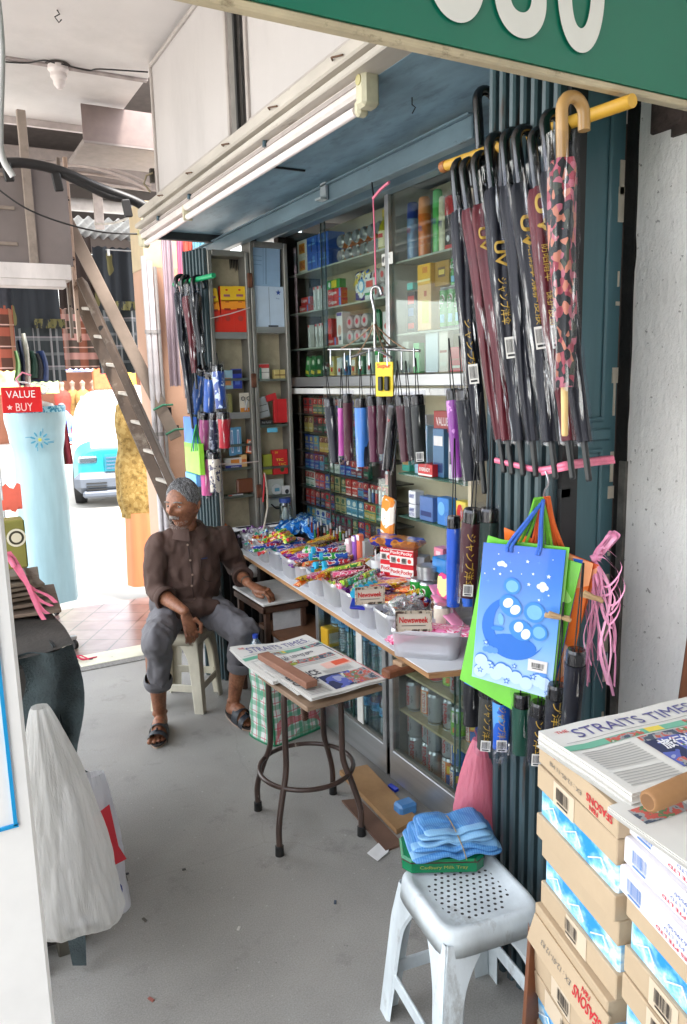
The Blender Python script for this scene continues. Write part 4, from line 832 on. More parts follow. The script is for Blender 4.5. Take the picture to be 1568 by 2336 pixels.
# trousers
b = MB(Matrix.Translation(-MX))
blob(b,(1.05,3.79,.535),(1.20,3.79,.535),.115,.115,TRS,20)
for h_,k_,a_,f_ in ((HP_R,KN_R,AN_R,.46),(HP_L,KN_L,AN_L,.42)):
    blob(b,h_,k_,.088,.066,TRS);m_ = k_.lerp(a_,f_);blob(b,k_,m_,.066,.061,TRS,18);blob(b,h_.lerp(k_,.8)+V((0,0,-.02)),k_+V((0,.02,-.02)),.062,.06,TRS)
o = b.build('trousers',man);remesh(o,.007,4);displace(o,folds(7,.018,(1.2,1.2,.6),9));displace(o,folds(14,.007,(1,1,1),3))
for k_,a_,f_,r_ in ((KN_R,AN_R,.54,.062),(KN_L,AN_L,.49,.058)):
    cuff(k_.lerp(a_,f_),a_-k_,r_,TRS,.05,'turned_up_hem',.05)
# sandals: sole and straps, worn
SOLE = C(58,52,50,.7,var=.2);SOLE2 = C(176,150,132,.7,var=.1);STRAP = C(34,40,48,.5,var=.15,bump=.3)
for a_,toe,side in ((AN_R,TOE_R,1),(AN_L,TOE_L,-1)):
    d = toe-a_;d.z = 0;L = d.length;d.normalize();s_ = V((-d.y,d.x,0))*side;base = V((a_.x,a_.y,0))-MX
    out = []
    for i in range(28):
        t_ = i/28*2*math.pi;y_ = math.cos(t_);w_ = (.034+.012*(y_*.5+.5))*math.sin(t_);out.append(base+d*(L*.5-.035+(L*.5+.055)*y_)+s_*w_)
    b = MB()
    for z0,z1,m,g_ in ((0.001,.010,SOLE2,1.0),(.010,.018,SOLE,1.02)):
        c0 = sum(out,V())/len(out);lo = [c0+(p-c0)*g_+Z*z0 for p in out];hi = [c0+(p-c0)*g_+Z*z1 for p in out]
        b.poly(lo[::-1],m);b.poly(hi,m)
        for i in range(28): b.quad(lo[i],lo[(i+1) % 28],hi[(i+1) % 28],hi[i],m)
    sandal = b.build('sandal',man)
    b = MB()
    for y0,hgt,wd,ww in ((.07,.083,.046,.030),(.135,.064,.047,.022)):
        b.grid(lambda u,v,y0=y0,hgt=hgt,wd=wd,ww=ww: base+d*(y0+(v-.5)*ww*2+.012*math.cos(u*math.pi))+s_*wd*math.cos(u*math.pi)+Z*(.014+(hgt-.014)*math.sin(u*math.pi)**.7),16,3,STRAP)
    b.tube([base+d*.12+Z*.074+s_*.0,base+d*(L*.72)-s_*.018+Z*.05,base+d*(L*.80)-s_*.020+Z*.02],.005,STRAP,6)
    b.build('strap',sandal)
b = MB();c0 = EL_L.lerp(WR_L,.9)-MX;dd = (WR_L-EL_L).normalized();u_ = dd.orthogonal().normalized();w_ = dd.cross(u_)
b.tube([c0+(u_*math.cos(k*.63)+w_*math.sin(k*.63))*.0275 for k in range(10)],.0035,C(96,90,84,.3,metal=.8),6,closed=True);b.build('watch',man)
# plastic stools
def stool(name,lab,loc,rz,mat,w=.26,h=.43,spread=.045,t=.012,holes=False,grp=None):
    T = thing(name,lab,'stool',loc,rz);hw = w/2
    def rr(a,r,n=6.5):
        c_,s_ = math.cos(a),math.sin(a);return r/((abs(c_)**n+abs(s_)**n)**(1/n))
    b = MB();N_ = 64
    prof = [(0,h-.010),(.5,h-.010),(.76,h-.009),(.83,h-.002),(.9,h),(.955,h-.003),(.985,h-.012),(1.0,h-.022),(1.025,h-.062)]
    for (k0,z0),(k1,z1) in zip(prof,prof[1:]):
        b.grid(lambda u,v: (rr(u*6.2832,hw*(k0+(k1-k0)*v))*math.cos(u*6.2832),rr(u*6.2832,hw*(k0+(k1-k0)*v))*math.sin(u*6.2832),z0+(z1-z0)*v+(0 if k0 < 1 else 0)),N_,1,mat)
    b.grid(lambda u,v: (rr(u*6.2832,hw*(1.025-.05*v))*math.cos(u*6.2832),rr(u*6.2832,hw*(1.025-.05*v))*math.sin(u*6.2832),h-.062+.01*v),N_,1,mat)
    s_ = b.build('seat',T,merge=True)
    if holes:
        b = MB();HM = C(58,56,56,.8)
        for i in range(-5,6):
            for j in range(-5,6):
                x_,y_ = (i+.5*(j % 2))*.018,j*.017
                if math.hypot(x_,y_) < .098: b.disc((x_,y_,h-.0094),X,Y,.0042,.0042,HM,8)
        b.build('hole',s_)
    for sx in (-1,1):
        for sy in (-1,1):
            b = MB();zt = h-.03
            def leg(u,v,off=0):
                # L section folded round the corner
                k = (u-.5)*2;z = zt*(1-v);e_ = hw*(.955+.045*min(1,v*4))+spread*v-off;cxx = sx*e_;cyy = sy*e_;wd = .058-.014*v+(.06*max(0,1-v*2.6)**2)
                if k < -.22: return (cxx-sx*wd*(-k-.22)/.78,cyy,z)
                if k > .22: return (cxx,cyy-sy*wd*(k-.22)/.78,z)
                c2 = .012;a = (k+.22)/.44;return (cxx-sx*c2*.5*(1-a)**2*0-sx*0,cyy,z) if a < .0 else (cxx-sx*.006*(4*a*(1-a)),cyy-sy*.006*(4*a*(1-a)),z)
            b.grid(lambda u,v: leg(u,v),16,30,mat,smooth=False);b.grid(lambda u,v: leg(u,v,.007),16,30,mat,smooth=False)
            for uu in (0,1): b.grid(lambda u,v,uu=uu: leg(uu,v,.007*u),1,30,mat,smooth=False)
            b.grid(lambda u,v: leg(u,1,.007*v),16,1,mat);b.build('leg',T)
    for k in range(4):
        ang = k*math.pi/2;z = .13;e = hw*.99+spread*(1-z/(h-.05));R = Matrix.Rotation(ang,3,'Z');b = MB();Lh = e-.03
        b.box(R @ V((0,-e+.006,z)),(2*Lh if k % 2 == 0 else 2*Lh,.009,.04),mat,b=.003,R=R);b.build('stretcher',T)
    return T
WST = worn_paint('dirty_cream_plastic',(206,200,182),(126,112,92),thr=.6,scale=9,soft=.15,stretch=(1,1,.5))
stool('plastic_stool','dirty cream plastic stool the man sits on',(1.105,3.80,0),rad(50),WST,w=.25,h=.42,spread=.02)
# ledge and frame beside him
t = thing('side_ledge','small white topped ledge on a brown frame under his left hand','ledge',(1.53,3.62,0))
b = MB();b.box((0,0,.578),(.26,.42,.014),C(216,214,210,.5),b=.003);b.build('top',t)
BRW = wood('dark_brown_wood',(52,34,26),(92,62,46),(2,2,.3))
for x_,y_ in ((-.10,-.18),(.1,-.18),(-.1,.18),(.1,.18)): b = MB();b.box((x_,y_,.285),(.028,.028,.57),BRW,b=.003);b.build('leg',t)
b = MB();b.box((0,-.19,.545),(.25,.02,.03),BRW,b=.003);b.box((-.12,0,.545),(.02,.4,.03),BRW,b=.003);b.build('rail',t)
b = MB();b.box((.02,-.175,.38),(.17,.01,.3),C(210,212,214,.4,grime=.3),b=.003);b.build('panel',t)
t = thing('white_switch_box','small grey white lump of cloth under the table end','cloth',(1.58,3.95,.62));b = MB();blob(b,(0,0,0),(.05,0,.02),.04,.03,C(190,188,186,.7,var=.1));b.build('lump',t)
t.name = 'rag'
b = MB();b.box((0,0,0),(.06,.012,.012),wood('peg_wood',(150,120,84),(190,158,118)),b=.002);b.box((0,.018,0),(.06,.012,.012),MATS['peg_wood'],b=.002);b.tube([(.01,-.008,0),(.01,.026,0)],.004,ALU,6)
tag(b.build('clothes_peg',loc=(1.50,3.66,.592)),'wooden clothes peg lying on the white ledge','clothes peg')
# ================= goods helpers =================
FACEX,FACEY = rad(-90),0.0
def prints(b,w,h,items,y=0.0,z0=0.0):
    for it in items:
        k = it[0]
        if k == 'r': _,x,z,a,c_,m = it;b.rect((x*w,y,z0+z*h),X,Z,a*w,c_*h,m if not isinstance(m,tuple) else P(*m),.0006)
        elif k == 'R': _,x,z,a,c_,m = it;b.rect((x*w,y,z0+z*h),X,Z,a*w,c_*h,m if not isinstance(m,tuple) else P(*m),.0011)
        elif k == 't': _,s,x,z,a,c_,m = it;b.text(s,(x*w,y,z0+z*h),X,Z,a*w,c_*h,P(*m),.0017)
        elif k == 'v': _,s,x,z,a,c_,m = it;b.text(s,(x*w,y,z0+z*h),Z,-X,a*h,c_*w,P(*m),.0017)
        elif k == 'c': _,x,z,a,c_,m = it;b.disc((x*w,y-.0013,z0+z*h),X,Z,a*w,c_*h,P(*m),18)
        elif k == 's': _,x,z,a,m = it;b.star((x*w,y-.0015,z0+z*h),X,Z,a,P(*m))
        elif k == 'b': _,x,z,a,c_ = it;b.barcode((x*w,y,z0+z*h),X,Z,a*w,c_*h)
def pack(name,lab,cat,loc,rz,w,h,d,col,pr=(),grp=None,bev=.0015,rot=None,side=None):
    b = MB();m = col if not isinstance(col,tuple) else C(*col,.35,var=.05,coat=.2);b.box((0,d/2,h/2),(w,d,h),m,b=bev);prints(b,w,h,pr)
    if side: b.rect((-w/2,d/2,h/2),-Y,Z,d*.9,h*.94,P(*side))
    o = b.build(name,loc=loc);o.rotation_euler = rot or (0,0,rz);return tag(o,lab,cat,grp)
def ctext(b,s,r,zc,ang,span,h,m,vert=False):
    """lettering wrapped round a cylinder about local z, centred on the angle ang"""
    vs,fs = text_geo(s);out = []
    for a,c_ in vs:
        if vert: a,c_ = -c_,a
        th = ang+a*span;out.append((r*math.cos(th),r*math.sin(th),zc+c_*h))
    b.add(out,fs,m)
def cyl(b,r,z0,z1,m,n=28): b.lathe([(r,z0),(r,z1)],m,n)
SIL = C(186,188,192,.28,metal=.75,var=.05)
def can_proto(kind):
    b = MB();H_ = .118;R_ = .031;fr = -math.pi/2
    body = {'light': C(188,190,194,.3,metal=.6,var=.04),'orange': C(238,130,30,.3,coat=.4,var=.1,scale=30),'cola': C(196,24,30,.3,coat=.4,var=.03),'green': C(110,186,50,.3,coat=.4,var=.1),'plus': C(38,82,180,.3,coat=.4),'tea': C(46,110,190,.3,coat=.4,var=.1),'lime': C(150,196,60,.3,coat=.4,var=.15)}[kind]
    b.lathe([(0,.002),(.024,.0),(R_,.008)],SIL,28);cyl(b,R_,.008,H_-.012,body);b.lathe([(R_,H_-.012),(.026,H_-.002),(.027,H_),(.0245,H_-.001),(.0235,H_-.006),(0,H_-.006)],SIL,28);b.box((0,-.006,H_-.004),(.012,.02,.0015),SIL)
    for an in (fr,fr+math.pi*.95):
        if kind == 'light': ctext(b,'^Coca-Cola',R_+.0006,.062,an,.85,.082,P(196,30,40),True);ctext(b,'light',R_+.0006,.05,an+.75,.3,.03,P(60,60,64),True)
        if kind == 'cola': ctext(b,'^Coca-Cola',R_+.0006,.06,an,.8,.08,P(236,232,230),True)
        if kind in ('orange','tea'):
            b.grid(lambda u,v: ((R_+.0004)*math.cos(an+(u-.5)*.75+.0),(R_+.0004)*math.sin(an+(u-.5)*.75),.012+v*.09),8,1,P(236,232,220));ctext(b,'^SEASONS',R_+.0009,.055,an,.5,.078,P(200,34,50),True)
            b.grid(lambda u,v: ((R_+.0004)*math.cos(an+.85+(u-.5)*.7),(R_+.0004)*math.sin(an+.85+(u-.5)*.7),.014+v*.04),8,1,P(60,110,190));b.grid(lambda u,v: ((R_+.0006)*math.cos(an+.85+(u-.5)*.5),(R_+.0006)*math.sin(an+.85+(u-.5)*.5),.06+v*.03),8,1,P(250,214,80))
        if kind == 'plus': ctext(b,'^100',R_+.0008,.06,an,1.0,.05,P(214,60,40),True);ctext(b,'PLUS',R_+.0008,.06,an+.8,.4,.06,P(235,235,235),True)
        if kind in ('green','lime'):
            b.grid(lambda u,v: ((R_+.0004)*math.cos(an+(u-.5)*.9),(R_+.0004)*math.sin(an+(u-.5)*.9),.06+v*.04),8,1,P(240,238,228));b.grid(lambda u,v: ((R_+.0004)*math.cos(an+(u-.5)*.5),(R_+.0004)*math.sin(an+(u-.5)*.5),.02+v*.02),8,1,P(240,120,40));ctext(b,'yeo',R_+.0008,.08,an,.5,.024,P(200,40,40))
    return b
WORDS = {}
CREAMB = C(206,194,166,.7,var=.1,scale=4,grime=.3)
# ================= glass wall cabinet =================
GL = glassy('window_glass',(240,246,245),gloss=.012,rough=.03,edge=.22)
cab = thing('glass_wall_cabinet','tall glass fronted wall cabinet with aluminium rails behind the table','cabinet',(1.9,3.27,.78))
def cp_(b,n): return b.build(n,cab)
b = MB();b.box((.24,0,.86),(.02,1.66,1.74),CREAMB);cp_(b,'back_board')
b = MB();b.box((.13,.84,.85),(.24,.02,1.74),DARKW);b.box((-.02,.83,.85),(.05,.06,1.74),DARKW,b=.004);cp_(b,'side_panel')
b = MB();b.box((.13,-.84,.85),(.24,.02,1.74),CREAMB);cp_(b,'side_panel')
b = MB();b.box((.12,-.29,1.3),(.22,.012,.84),C(180,176,168,.6));cp_(b,'divider')
b = MB();b.box((0,0,.885),(.036,1.66,.05),ALU,b=.003);b.box((-.006,0,.835),(.03,1.66,.03),worn_paint('white_rail',(214,214,212),(110,104,98),thr=.6,soft=.05),b=.003);cp_(b,'middle_rail')
b = MB();b.box((-.004,-.285,1.3),(.03,.03,.82),ALU,b=.003);cp_(b,'post')
b = MB();b.box((-.004,-.285,.42),(.03,.03,.80),DARKW,b=.003);cp_(b,'post')
b = MB();b.box((0,0,.012),(.03,1.66,.03),ALU,b=.003);cp_(b,'bottom_rail')
for y0,y1,dx,z0,z1 in ((.33,.80,.004,.92,1.7),(-.27,.36,-.006,.92,1.7),(-.82,-.3,.0,.92,1.7),(.30,.80,.004,.04,.81),(-.27,.33,-.006,.04,.81)):
    b = MB();b.box((dx,(y0+y1)/2,(z0+z1)/2),(.004,y1-y0,z1-z0),GL);p = cp_(b,'glass_pane')
    if y0 < .34 and z0 < 2 and y0 != -.82 : b = MB();b.box((dx-.001,y1-.002 if y0 < 0 else y0,(z0+z1)/2),(.0055,.004,z1-z0),C(52,66,60,.3));b.build('glass_edge',p)
SHG = C(168,172,160,.4,grime=.2)
ZS_L = (1.845,2.04,2.25);ZS_R = (1.865,2.175)
for z in ZS_L: b = MB();b.box((.12,.27,z-.78),(.2,1.08,.008),SHG);cp_(b,'shelf')
for z in ZS_R: b = MB();b.box((.12,-.56,z-.78),(.2,.52,.008),SHG);cp_(b,'shelf')
NZ = [.86+.1045*k for k in range(7)]
for z in NZ: b = MB();b.box((.09,.29,z-.78-.004),(.13,1.04,.006),C(60,56,54,.4));cp_(b,'rack_shelf')
for z in (1.04,1.24): b = MB();b.box((.12,-.56,z-.78),(.2,.52,.006),glassy('green_glass_shelf',(170,214,200),gloss=.1,milky=.25,milk=(170,214,200)));cp_(b,'shelf')
# upper left: goods on three shelves plus the sill
GU = 'goods in the upper glass cabinet'
def X_(px,py,x=1.945): return at(px,py,x=x)
RED = (204,40,40);BLUE = (26,84,190);WHT = (226,226,222)
def put(name,lab,cat,px,zs,w,h,d,col,pr=(),x=1.95,dz=0,grp=GU,lie=0,py=700,bev=.0015,tilt=0):
    p = at(px,py,x=x);return pack(name,lab,cat,(x,p.y,zs+.005+dz),FACEX+lie,w,h,d,col,pr,grp,bev=bev,rot=(0,tilt,FACEX+lie))
k = 0
for i,px in enumerate((690,712,738)):
    for j in range(2):
        c_ = (228,226,216) if i == 0 else (28,92,196)
        pr = [('r',0,.5,.62,.6,(236,160,50)),('t','^KING',0,.5,.5,.4,(180,50,30))] if i == 0 else [('r',0,.55,.7,.1,(120,180,230)),('r',0,.4,.10,.6,(16,40,110)),('c',.2,.75,.12,.12,(90,150,220))]
        put('toiletries_box',('white and orange' if i == 0 else ('first' if i == 1 else 'second')+' bright blue')+(' box on the bottom row' if j == 0 else ' box stacked on top')+', top left of the glass cabinet','box',px,2.25,.115,.088,.1,c_,pr,dz=j*.089,py=600)
for j in range(2):
    for i in range(6):
        p = at(772+i*17.5,560,x=1.96)
        b = MB();b.lathe([(0,0),(.026,0),(.034,.012),(.034,.05),(.028,.065),(0,.065)],SIL,20,axis=(-1,0,0),mats=[C(200,200,198,.25,metal=.7,var=.05)]*2+[C(214,130,50,.3,var=.1)]*3);b.disc((-.001,0,0),Y,Z,.013,.013,P(206,50,50));b.lathe([(0,-.001),(.0255,-.001)],C(196,196,196,.25,metal=.7,var=.1),20,axis=(-1,0,0))
        b.disc((-.0025,0,0),Y,Z,.012,.012,P(206,60,60))
        o = b.build('round_tin',loc=(2.03,p.y,2.293+j*.072));o.rotation_euler = (0,0,math.pi) if False else (0,0,0)
        o.location.x = 1.965;o.scale = (1,1,1)
        for v in o.data.vertices: v.co.x *= -1
        tag(o,ORD[i]+' silver lidded tin from the left in the '+('lower' if j == 0 else 'upper')+' row on the top cabinet shelf','tin','silver tins on the top cabinet shelf')
p = at(868,545,x=1.96)
t = thing('oil_bottle','yellow capped bottle of golden oil with a cream label on the top shelf','bottle',(1.99,p.y,2.255))
b = MB();b.lathe([(0,0),(.033,0),(.035,.01),(.035,.09),(.03,.115),(.014,.145),(.013,.16)],C(176,166,40,.12,var=.05,coat=.6),24);b.build('glass_body',t)
b = MB();b.lathe([(.016,.155),(.016,.185),(0,.187)],C(222,190,40,.4),20);b.build('cap',t)
b = MB();b.grid(lambda u,v: (.0358*math.cos(math.pi+(u-.5)*2.2),.0358*math.sin(math.pi+(u-.5)*2.2),.02+v*.07),12,1,P(232,222,180));b.grid(lambda u,v: (.0362*math.cos(math.pi+(u-.5)*1.2),.0362*math.sin(math.pi+(u-.5)*1.2),.06+v*.018),12,1,P(200,40,40));b.build('label',t)
CG = [('t','^Colgate',-.12,.5,.62,.5,(240,236,232)),('r',.42,.5,.14,.9,(60,130,200))]
for px,z,dz,lb in ((693,2.04,.0,'lower of the two separate red toothpaste cartons'),(697,2.04,.042,'upper of the two separate red toothpaste cartons')): put('toothpaste_carton',lb+' at the left of the middle shelf','carton',px,z,.11,.04,.04,(206,44,40),CG,dz=dz,py=690)
for i,px in enumerate((717,726,735)): put('toothbrush_box',ORD[i]+' slim white box with a red top standing on the middle shelf','box',px,2.04,.022,.125,.03,WHT,[('r',0,.93,.96,.12,RED),('r',0,.3,.3,.3,(60,60,66))],py=680,grp='slim white boxes in the cabinet')
for i,(px,dz) in enumerate(((763,0),(763,.046),(760,.092))):
    put('toothpaste_carton',('bottom red toothpaste carton of the pile of three','middle red toothpaste carton of the pile of three','green and yellow toothpaste carton on top of the red ones')[i],'carton',px,2.04,.14,.045,.04,(206,44,40) if i < 2 else (50,150,60),CG if i < 2 else [('r',.1,.5,.4,.8,(220,200,50)),('c',-.25,.5,.08,.3,(230,230,226))],dz=dz,py=680)
b = MB();b.box((0,.025,.075),(.13,.035,.15),spots('swirl_blue',[(0,(24,44,130)),(.45,(230,230,226)),(.55,(220,190,40)),(.62,(30,90,180))],scale=18,bump=.5,bscale=40),b=.014);b.disc((.01,.004,.075),X,Z,.032,.032,P(120,180,220),20);b.disc((.01,.003,.075),X,Z,.022,.022,P(235,235,230),20);b.text('^HORLEAK',(-.02,.005,.11),(.8,0,.6),(-.6,0,.8),.09,.022,P(230,200,40),.004)
o = b.build('detergent_pouch',loc=(1.955,at(818,640,x=1.95).y,2.045));o.rotation_euler = (0,0,FACEX);tag(o,'blue and yellow patterned pouch in the middle of the cabinet','pouch',GU)
put('gauze_box','white box with green and red bands beside the blue pouch','box',843,2.04,.09,.1,.05,WHT,[('r',0,.3,.96,.12,(60,150,100)),('r',0,.75,.7,.3,(214,90,80))],py=640)
for j in range(2):
    for i in range(2):
        p = at(862+i*16,620,x=1.97);b = MB();b.lathe([(0,0),(.031,0),(.034,.01),(.034,.06),(0,.062)],C(196,192,190,.3,metal=.5),18,axis=(1,0,0));b.disc((-.001,0,0),Z,Y,.015,.013,P(200,60,60))
        tag(b.build('round_tin',loc=(1.955,p.y,2.08+j*.072)),('left','right')[i]+(' lower' if j == 0 else ' upper')+' tin of the square of four on the middle shelf','tin','square of four tins')
for i,px in enumerate((705,721,730,737)): put('toothbrush_box',ORD[i]+' slim white box with a red top on the third cabinet shelf','box',px,1.845,.02,.125,.03,WHT,[('r',0,.94,.96,.1,RED),('r',0,.3,.3,.3,(60,60,66))],py=760,grp='slim white boxes in the cabinet')
put('toothpaste_carton','red toothpaste carton standing upright on the third shelf','carton',751,1.845,.055,.14,.05,(206,44,40),[('R',-.42,.5,.12,.9,(60,110,200))],py=760)
put('toothpaste_carton','red toothpaste carton lying beneath the upright one','carton',757,1.845,.09,.04,.05,(206,44,40),CG,x=1.935,py=770)
put('baby_soap_box','white box with a pale pink face picture on the third shelf','box',775,1.845,.06,.165,.05,(232,226,222),[('c',.05,.45,.3,.16,(220,170,150)),('r',0,.93,.9,.1,(90,70,140)),('r',.1,.2,.4,.12,(70,90,110))],py=760)
for j in range(2):
    for i in range(3):
        p = at(800+i*17,760,x=1.96);b = MB();b.lathe([(0,0),(.031,0),(.034,.01),(.034,.06),(0,.062)],C(206,202,200,.3,metal=.4),18,axis=(1,0,0));b.disc((-.001,0,0),Z,Y,.014,.013,P(206,60,80))
        tag(b.build('round_tin',loc=(1.955,p.y,1.885+j*.072)),ORD[i]+' tin of the '+('lower' if j == 0 else 'upper')+' row on the third cabinet shelf','tin','tins on the third cabinet shelf')
put('tonic_bottle','green bottle beside the tins on the third shelf','bottle',853,1.845,.05,.15,.05,C(40,120,80,.15,coat=.6),[('r',0,.4,.9,.4,(220,220,200))],bev=.018,py=740)
put('white_card_box','tilted white box with red spots by the aluminium post','box',880,1.845,.05,.13,.02,(226,220,216),[('c',0,.5,.2,.1,(210,80,80))],py=740)
for i,(px,c_,lb) in enumerate(((700,(60,140,70),'first leaning green pack'),(712,(40,120,66),'second leaning green pack'),(728,(36,100,60),'dark green upright pack'))):
    put('soap_pack',lb+' on the cabinet sill','pack',px,1.69,.05,.11,.02,c_,[('c',0,.7,.25,.12,(220,226,200)),('r',0,.2,.8,.16,(220,200,60))],tilt=(.25 if i < 2 else 0),py=830)
for i,(px,w,h,c_,lb) in enumerate(((741,.05,.07,(40,70,66),'small teal carton'),(757,.05,.10,(226,200,120),'cream carton with a face'),(774,.05,.09,(210,214,214),'pale carton'),(790,.05,.1,(60,110,150),'blue grey carton'),(806,.045,.1,(190,160,110),'tan carton'),(823,.05,.09,(70,120,90),'green bottle carton'),(842,.05,.11,(210,214,210),'white carton'),(862,.05,.12,(60,160,70),'bright green carton'),(880,.04,.1,(190,50,50),'small red carton'))):
    put('carton',lb+' on the lower sill of the glass cabinet','carton',px,1.69,w,h,.04,c_,[('r',0,.6,.8,.3,(228,224,214)),('c',0,.3,.2,.12,RED)],py=830)
# upper right: spray cans etc
for i,(px,c_,cap,h,lb) in enumerate(((932,(120,150,190),(24,50,140),.245,'blue capped silver'),(958,(232,120,40),(236,150,90),.25,'orange'),(988,(90,180,90),(110,200,120),.26,'green'),(1002,(220,212,180),(226,218,190),.225,'cream'))):
    p = at(px,520,x=1.96);t = thing('spray_can',lb+' spray can on the right top shelf of the cabinet','spray can',(1.985,p.y,2.18),FACEX,grp if False else 'spray cans')
    r = .027 if i < 2 else .022;b = MB();b.lathe([(0,0),(r,0),(r,h*.72)],C(*c_,.2,coat=.5,var=.1),22);ctext(b,'Fa' if i == 1 else 'spray',r+.001,h*.5,-math.pi/2,1.1,.03,P(*((40,50,150) if i != 0 else (200,40,60))));b.build('can_body',t)
    b = MB();b.lathe([(r,h*.72),(r*.98,h*.74),(r*.9,h*.97),(r*.7,h),(0,h)],C(*cap,.4),22);b.build('cap',t)
put('shoe_polish_box','black box with a red top and a white drop at the far right','box',1028,2.175,.075,.21,.05,(34,32,34),[('r',0,.82,.98,.34,RED),('r',0,.05,.98,.1,RED),('c',-.2,.22,.14,.06,(220,220,220))],py=520)
put('yellow_carton','yellow carton with orange bands on the second right shelf','carton',967,1.87,.095,.085,.06,(232,176,40),[('r',0,.2,.98,.1,(240,220,160)),('r',.1,.7,.4,.3,(214,130,30))],py=640,dz=.19)
put('brown_carton','larger golden brown carton beside the yellow one','carton',1008,1.87,.1,.1,.05,(170,126,40),[('r',0,.55,.5,.4,(110,80,50)),('R',0,.55,.4,.2,(220,190,90))],py=640,x=1.97,dz=.175)
put('biscuit_carton','tall cream carton with a leaf picture below the yellow carton','carton',968,1.87,.1,.19,.05,(226,178,120),[('r',.1,.4,.5,.5,(214,190,80)),('r',.1,.8,.2,.12,(190,90,60))],py=700)
put('battery_pack','dark pack with red lettering in clear wrap at the left of the right section','pack',938,1.87,.06,.17,.03,(40,40,48),[('r',0,.8,.8,.2,(200,50,50)),('r',0,.5,.7,.2,(60,90,140)),('r',0,.15,.8,.14,(190,40,40))],py=700)
put('teal_carton','tiny turquoise carton above the dark battery pack','carton',935,2.05,.045,.03,.03,(80,190,180),(),py=640)
GREENC = [('c',0,.68,.38,.16,(96,44,26)),('t','^MILO',0,.68,.6,.11,(236,232,226)),('r',0,.25,.5,.12,(110,180,220))]
def tall_can(name,lab,loc,r,h,col,txt,tcol,grp,oval=(96,44,26)):
    t = thing(name,lab,'can',loc,FACEX,grp);b = MB();b.lathe([(0,0),(r*.85,0),(r,h*.05)],SIL,22);cyl(b,r,h*.05,h*.93,C(*col,.25,coat=.5,var=.1),22)
    for an in (-math.pi/2,):
        vs = [((r+.0005)*math.cos(an+.75*math.cos(k*.3927)),(r+.0005)*math.sin(an+.75*math.cos(k*.3927)),h*.66+h*.16*math.sin(k*.3927)+.012*math.cos(k*.3927)) for k in range(16)];b.add(vs,[tuple(range(16))],P(236,232,226));
        vs = [((r+.0009)*math.cos(an+.65*math.cos(k*.3927)),(r+.0009)*math.sin(an+.65*math.cos(k*.3927)),h*.66+h*.13*math.sin(k*.3927)+.010*math.cos(k*.3927)) for k in range(16)];b.add(vs,[tuple(range(16))],P(*oval))
        ctext(b,txt,r+.0014,h*.66,an,1.1,h*.12,P(*tcol));b.grid(lambda u,v: ((r+.0007)*math.cos(an+.3+(u-.5)*.8),(r+.0007)*math.sin(an+.3+(u-.5)*.8),h*.15+v*h*.2),8,1,P(120,180,210))
    b.build('can_body',t);b = MB();b.lathe([(r,h*.93),(r*.86,h*.985),(r*.88,h),(r*.8,h*.99),(0,h*.98)],SIL,22);b.build('lid',t);return t
for i,px in enumerate((1015,1033,1050)): tall_can('malt_drink_can',ORD[i]+' green malt drink can on the second right shelf',(1.965,at(px,700,x=1.96).y,1.872),.0255,.165,(38,140,50),'^MILO',(240,236,230),'green malt drink cans in the cabinet')
tall_can('malt_drink_can','single green malt drink can standing higher at the cabinet corner',(2.0,at(1042,620,x=2.0).y,2.04),.0255,.12,(38,140,50),'^MILO',(240,236,230),'green malt drink cans in the cabinet')
for i,(px,w,h,c_,lb) in enumerate(((925,.05,.14,(190,190,180),'clear wrapped grey bundle'),(950,.045,.13,(96,190,120),'light green bottle'),(985,.09,.17,(204,214,222),'pale blue note pad'),(1012,.06,.17,(224,214,204),'cream note pad'),(1040,.08,.1,(206,90,100),'pink and white ribbon pack'))):
    put('sill_item',lb+' on the right part of the cabinet sill','stationery',px,1.69,w,h,.03,c_,[('r',0,.5,.8,.06,(180,120,110)),('r',0,.2,.7,.1,(226,224,214))] if i > 2 else (),py=820).name = ('wrapped_bundle','green_bottle','note_pad','note_pad','ribbon_pack')[i]
b = MB();b.box((0,0,0),(.003,.09,.05),C(210,210,206,.5),b=.001);b.text('NO SALE',(-.002,0,.008),-Y,Z,.05,.012,P(60,60,60));b.disc((-.0025,.032,0),-Y,Z,.008,.014,P(60,60,64));tag(b.build('notice_sticker',loc=(1.885,at(882,590,x=1.88).y,at(882,590,x=1.88).z)),'small white notice stuck on the cabinet post','sticker')
# cigarette rack
PCOL = [(196,40,40),(36,70,160),(226,224,216),(40,130,110),(30,90,70),(180,160,110),(60,60,66),(90,150,180),(200,170,90),(120,40,60)]
CN = ['red','blue','white','sea green','dark green','tan','charcoal','pale blue','gold','maroon']
protos = {}
rg = random.Random(11);PW = .0575
def cigproto(a,c_):
    key = (a,c_)
    if key in protos: return protos[key]
    b = MB();b.box((0,.012,.044),(.055,.023,.087),C(*PCOL[a],.3,var=.05,coat=.4),b=.0012)
    b.rect((0,0,.044),X,Z,.05,.006,P(*PCOL[c_]));
    if (a+c_) % 3: b.rect((0,0,.068),X,Z,.052,.03,P(*((186,50,48),(120,40,44),(214,120,100))[(a*c_) % 3]));b.disc((.0,-.0013,.068),X,Z,.012,.011,P(226,190,170),14);b.disc((.004,-.0016,.066),X,Z,.007,.008,P(120,30,34),10)
    else: b.disc((0,-.0013,.066),X,Z,.016,.014,P(*PCOL[c_]),16)
    b.text(('GOLD','RED','SALEM','MILD','MENTHOL')[c_ % 5],(0,0,.022),X,Z,.038,.011,P(*(PCOL[(c_+2) % 10] if a in (2,5,7) else (226,224,214))),.001);b.rect((0,0,.008),X,Z,.045,.008,P(*PCOL[c_]))
    protos[key] = b;return b
meshes = {}
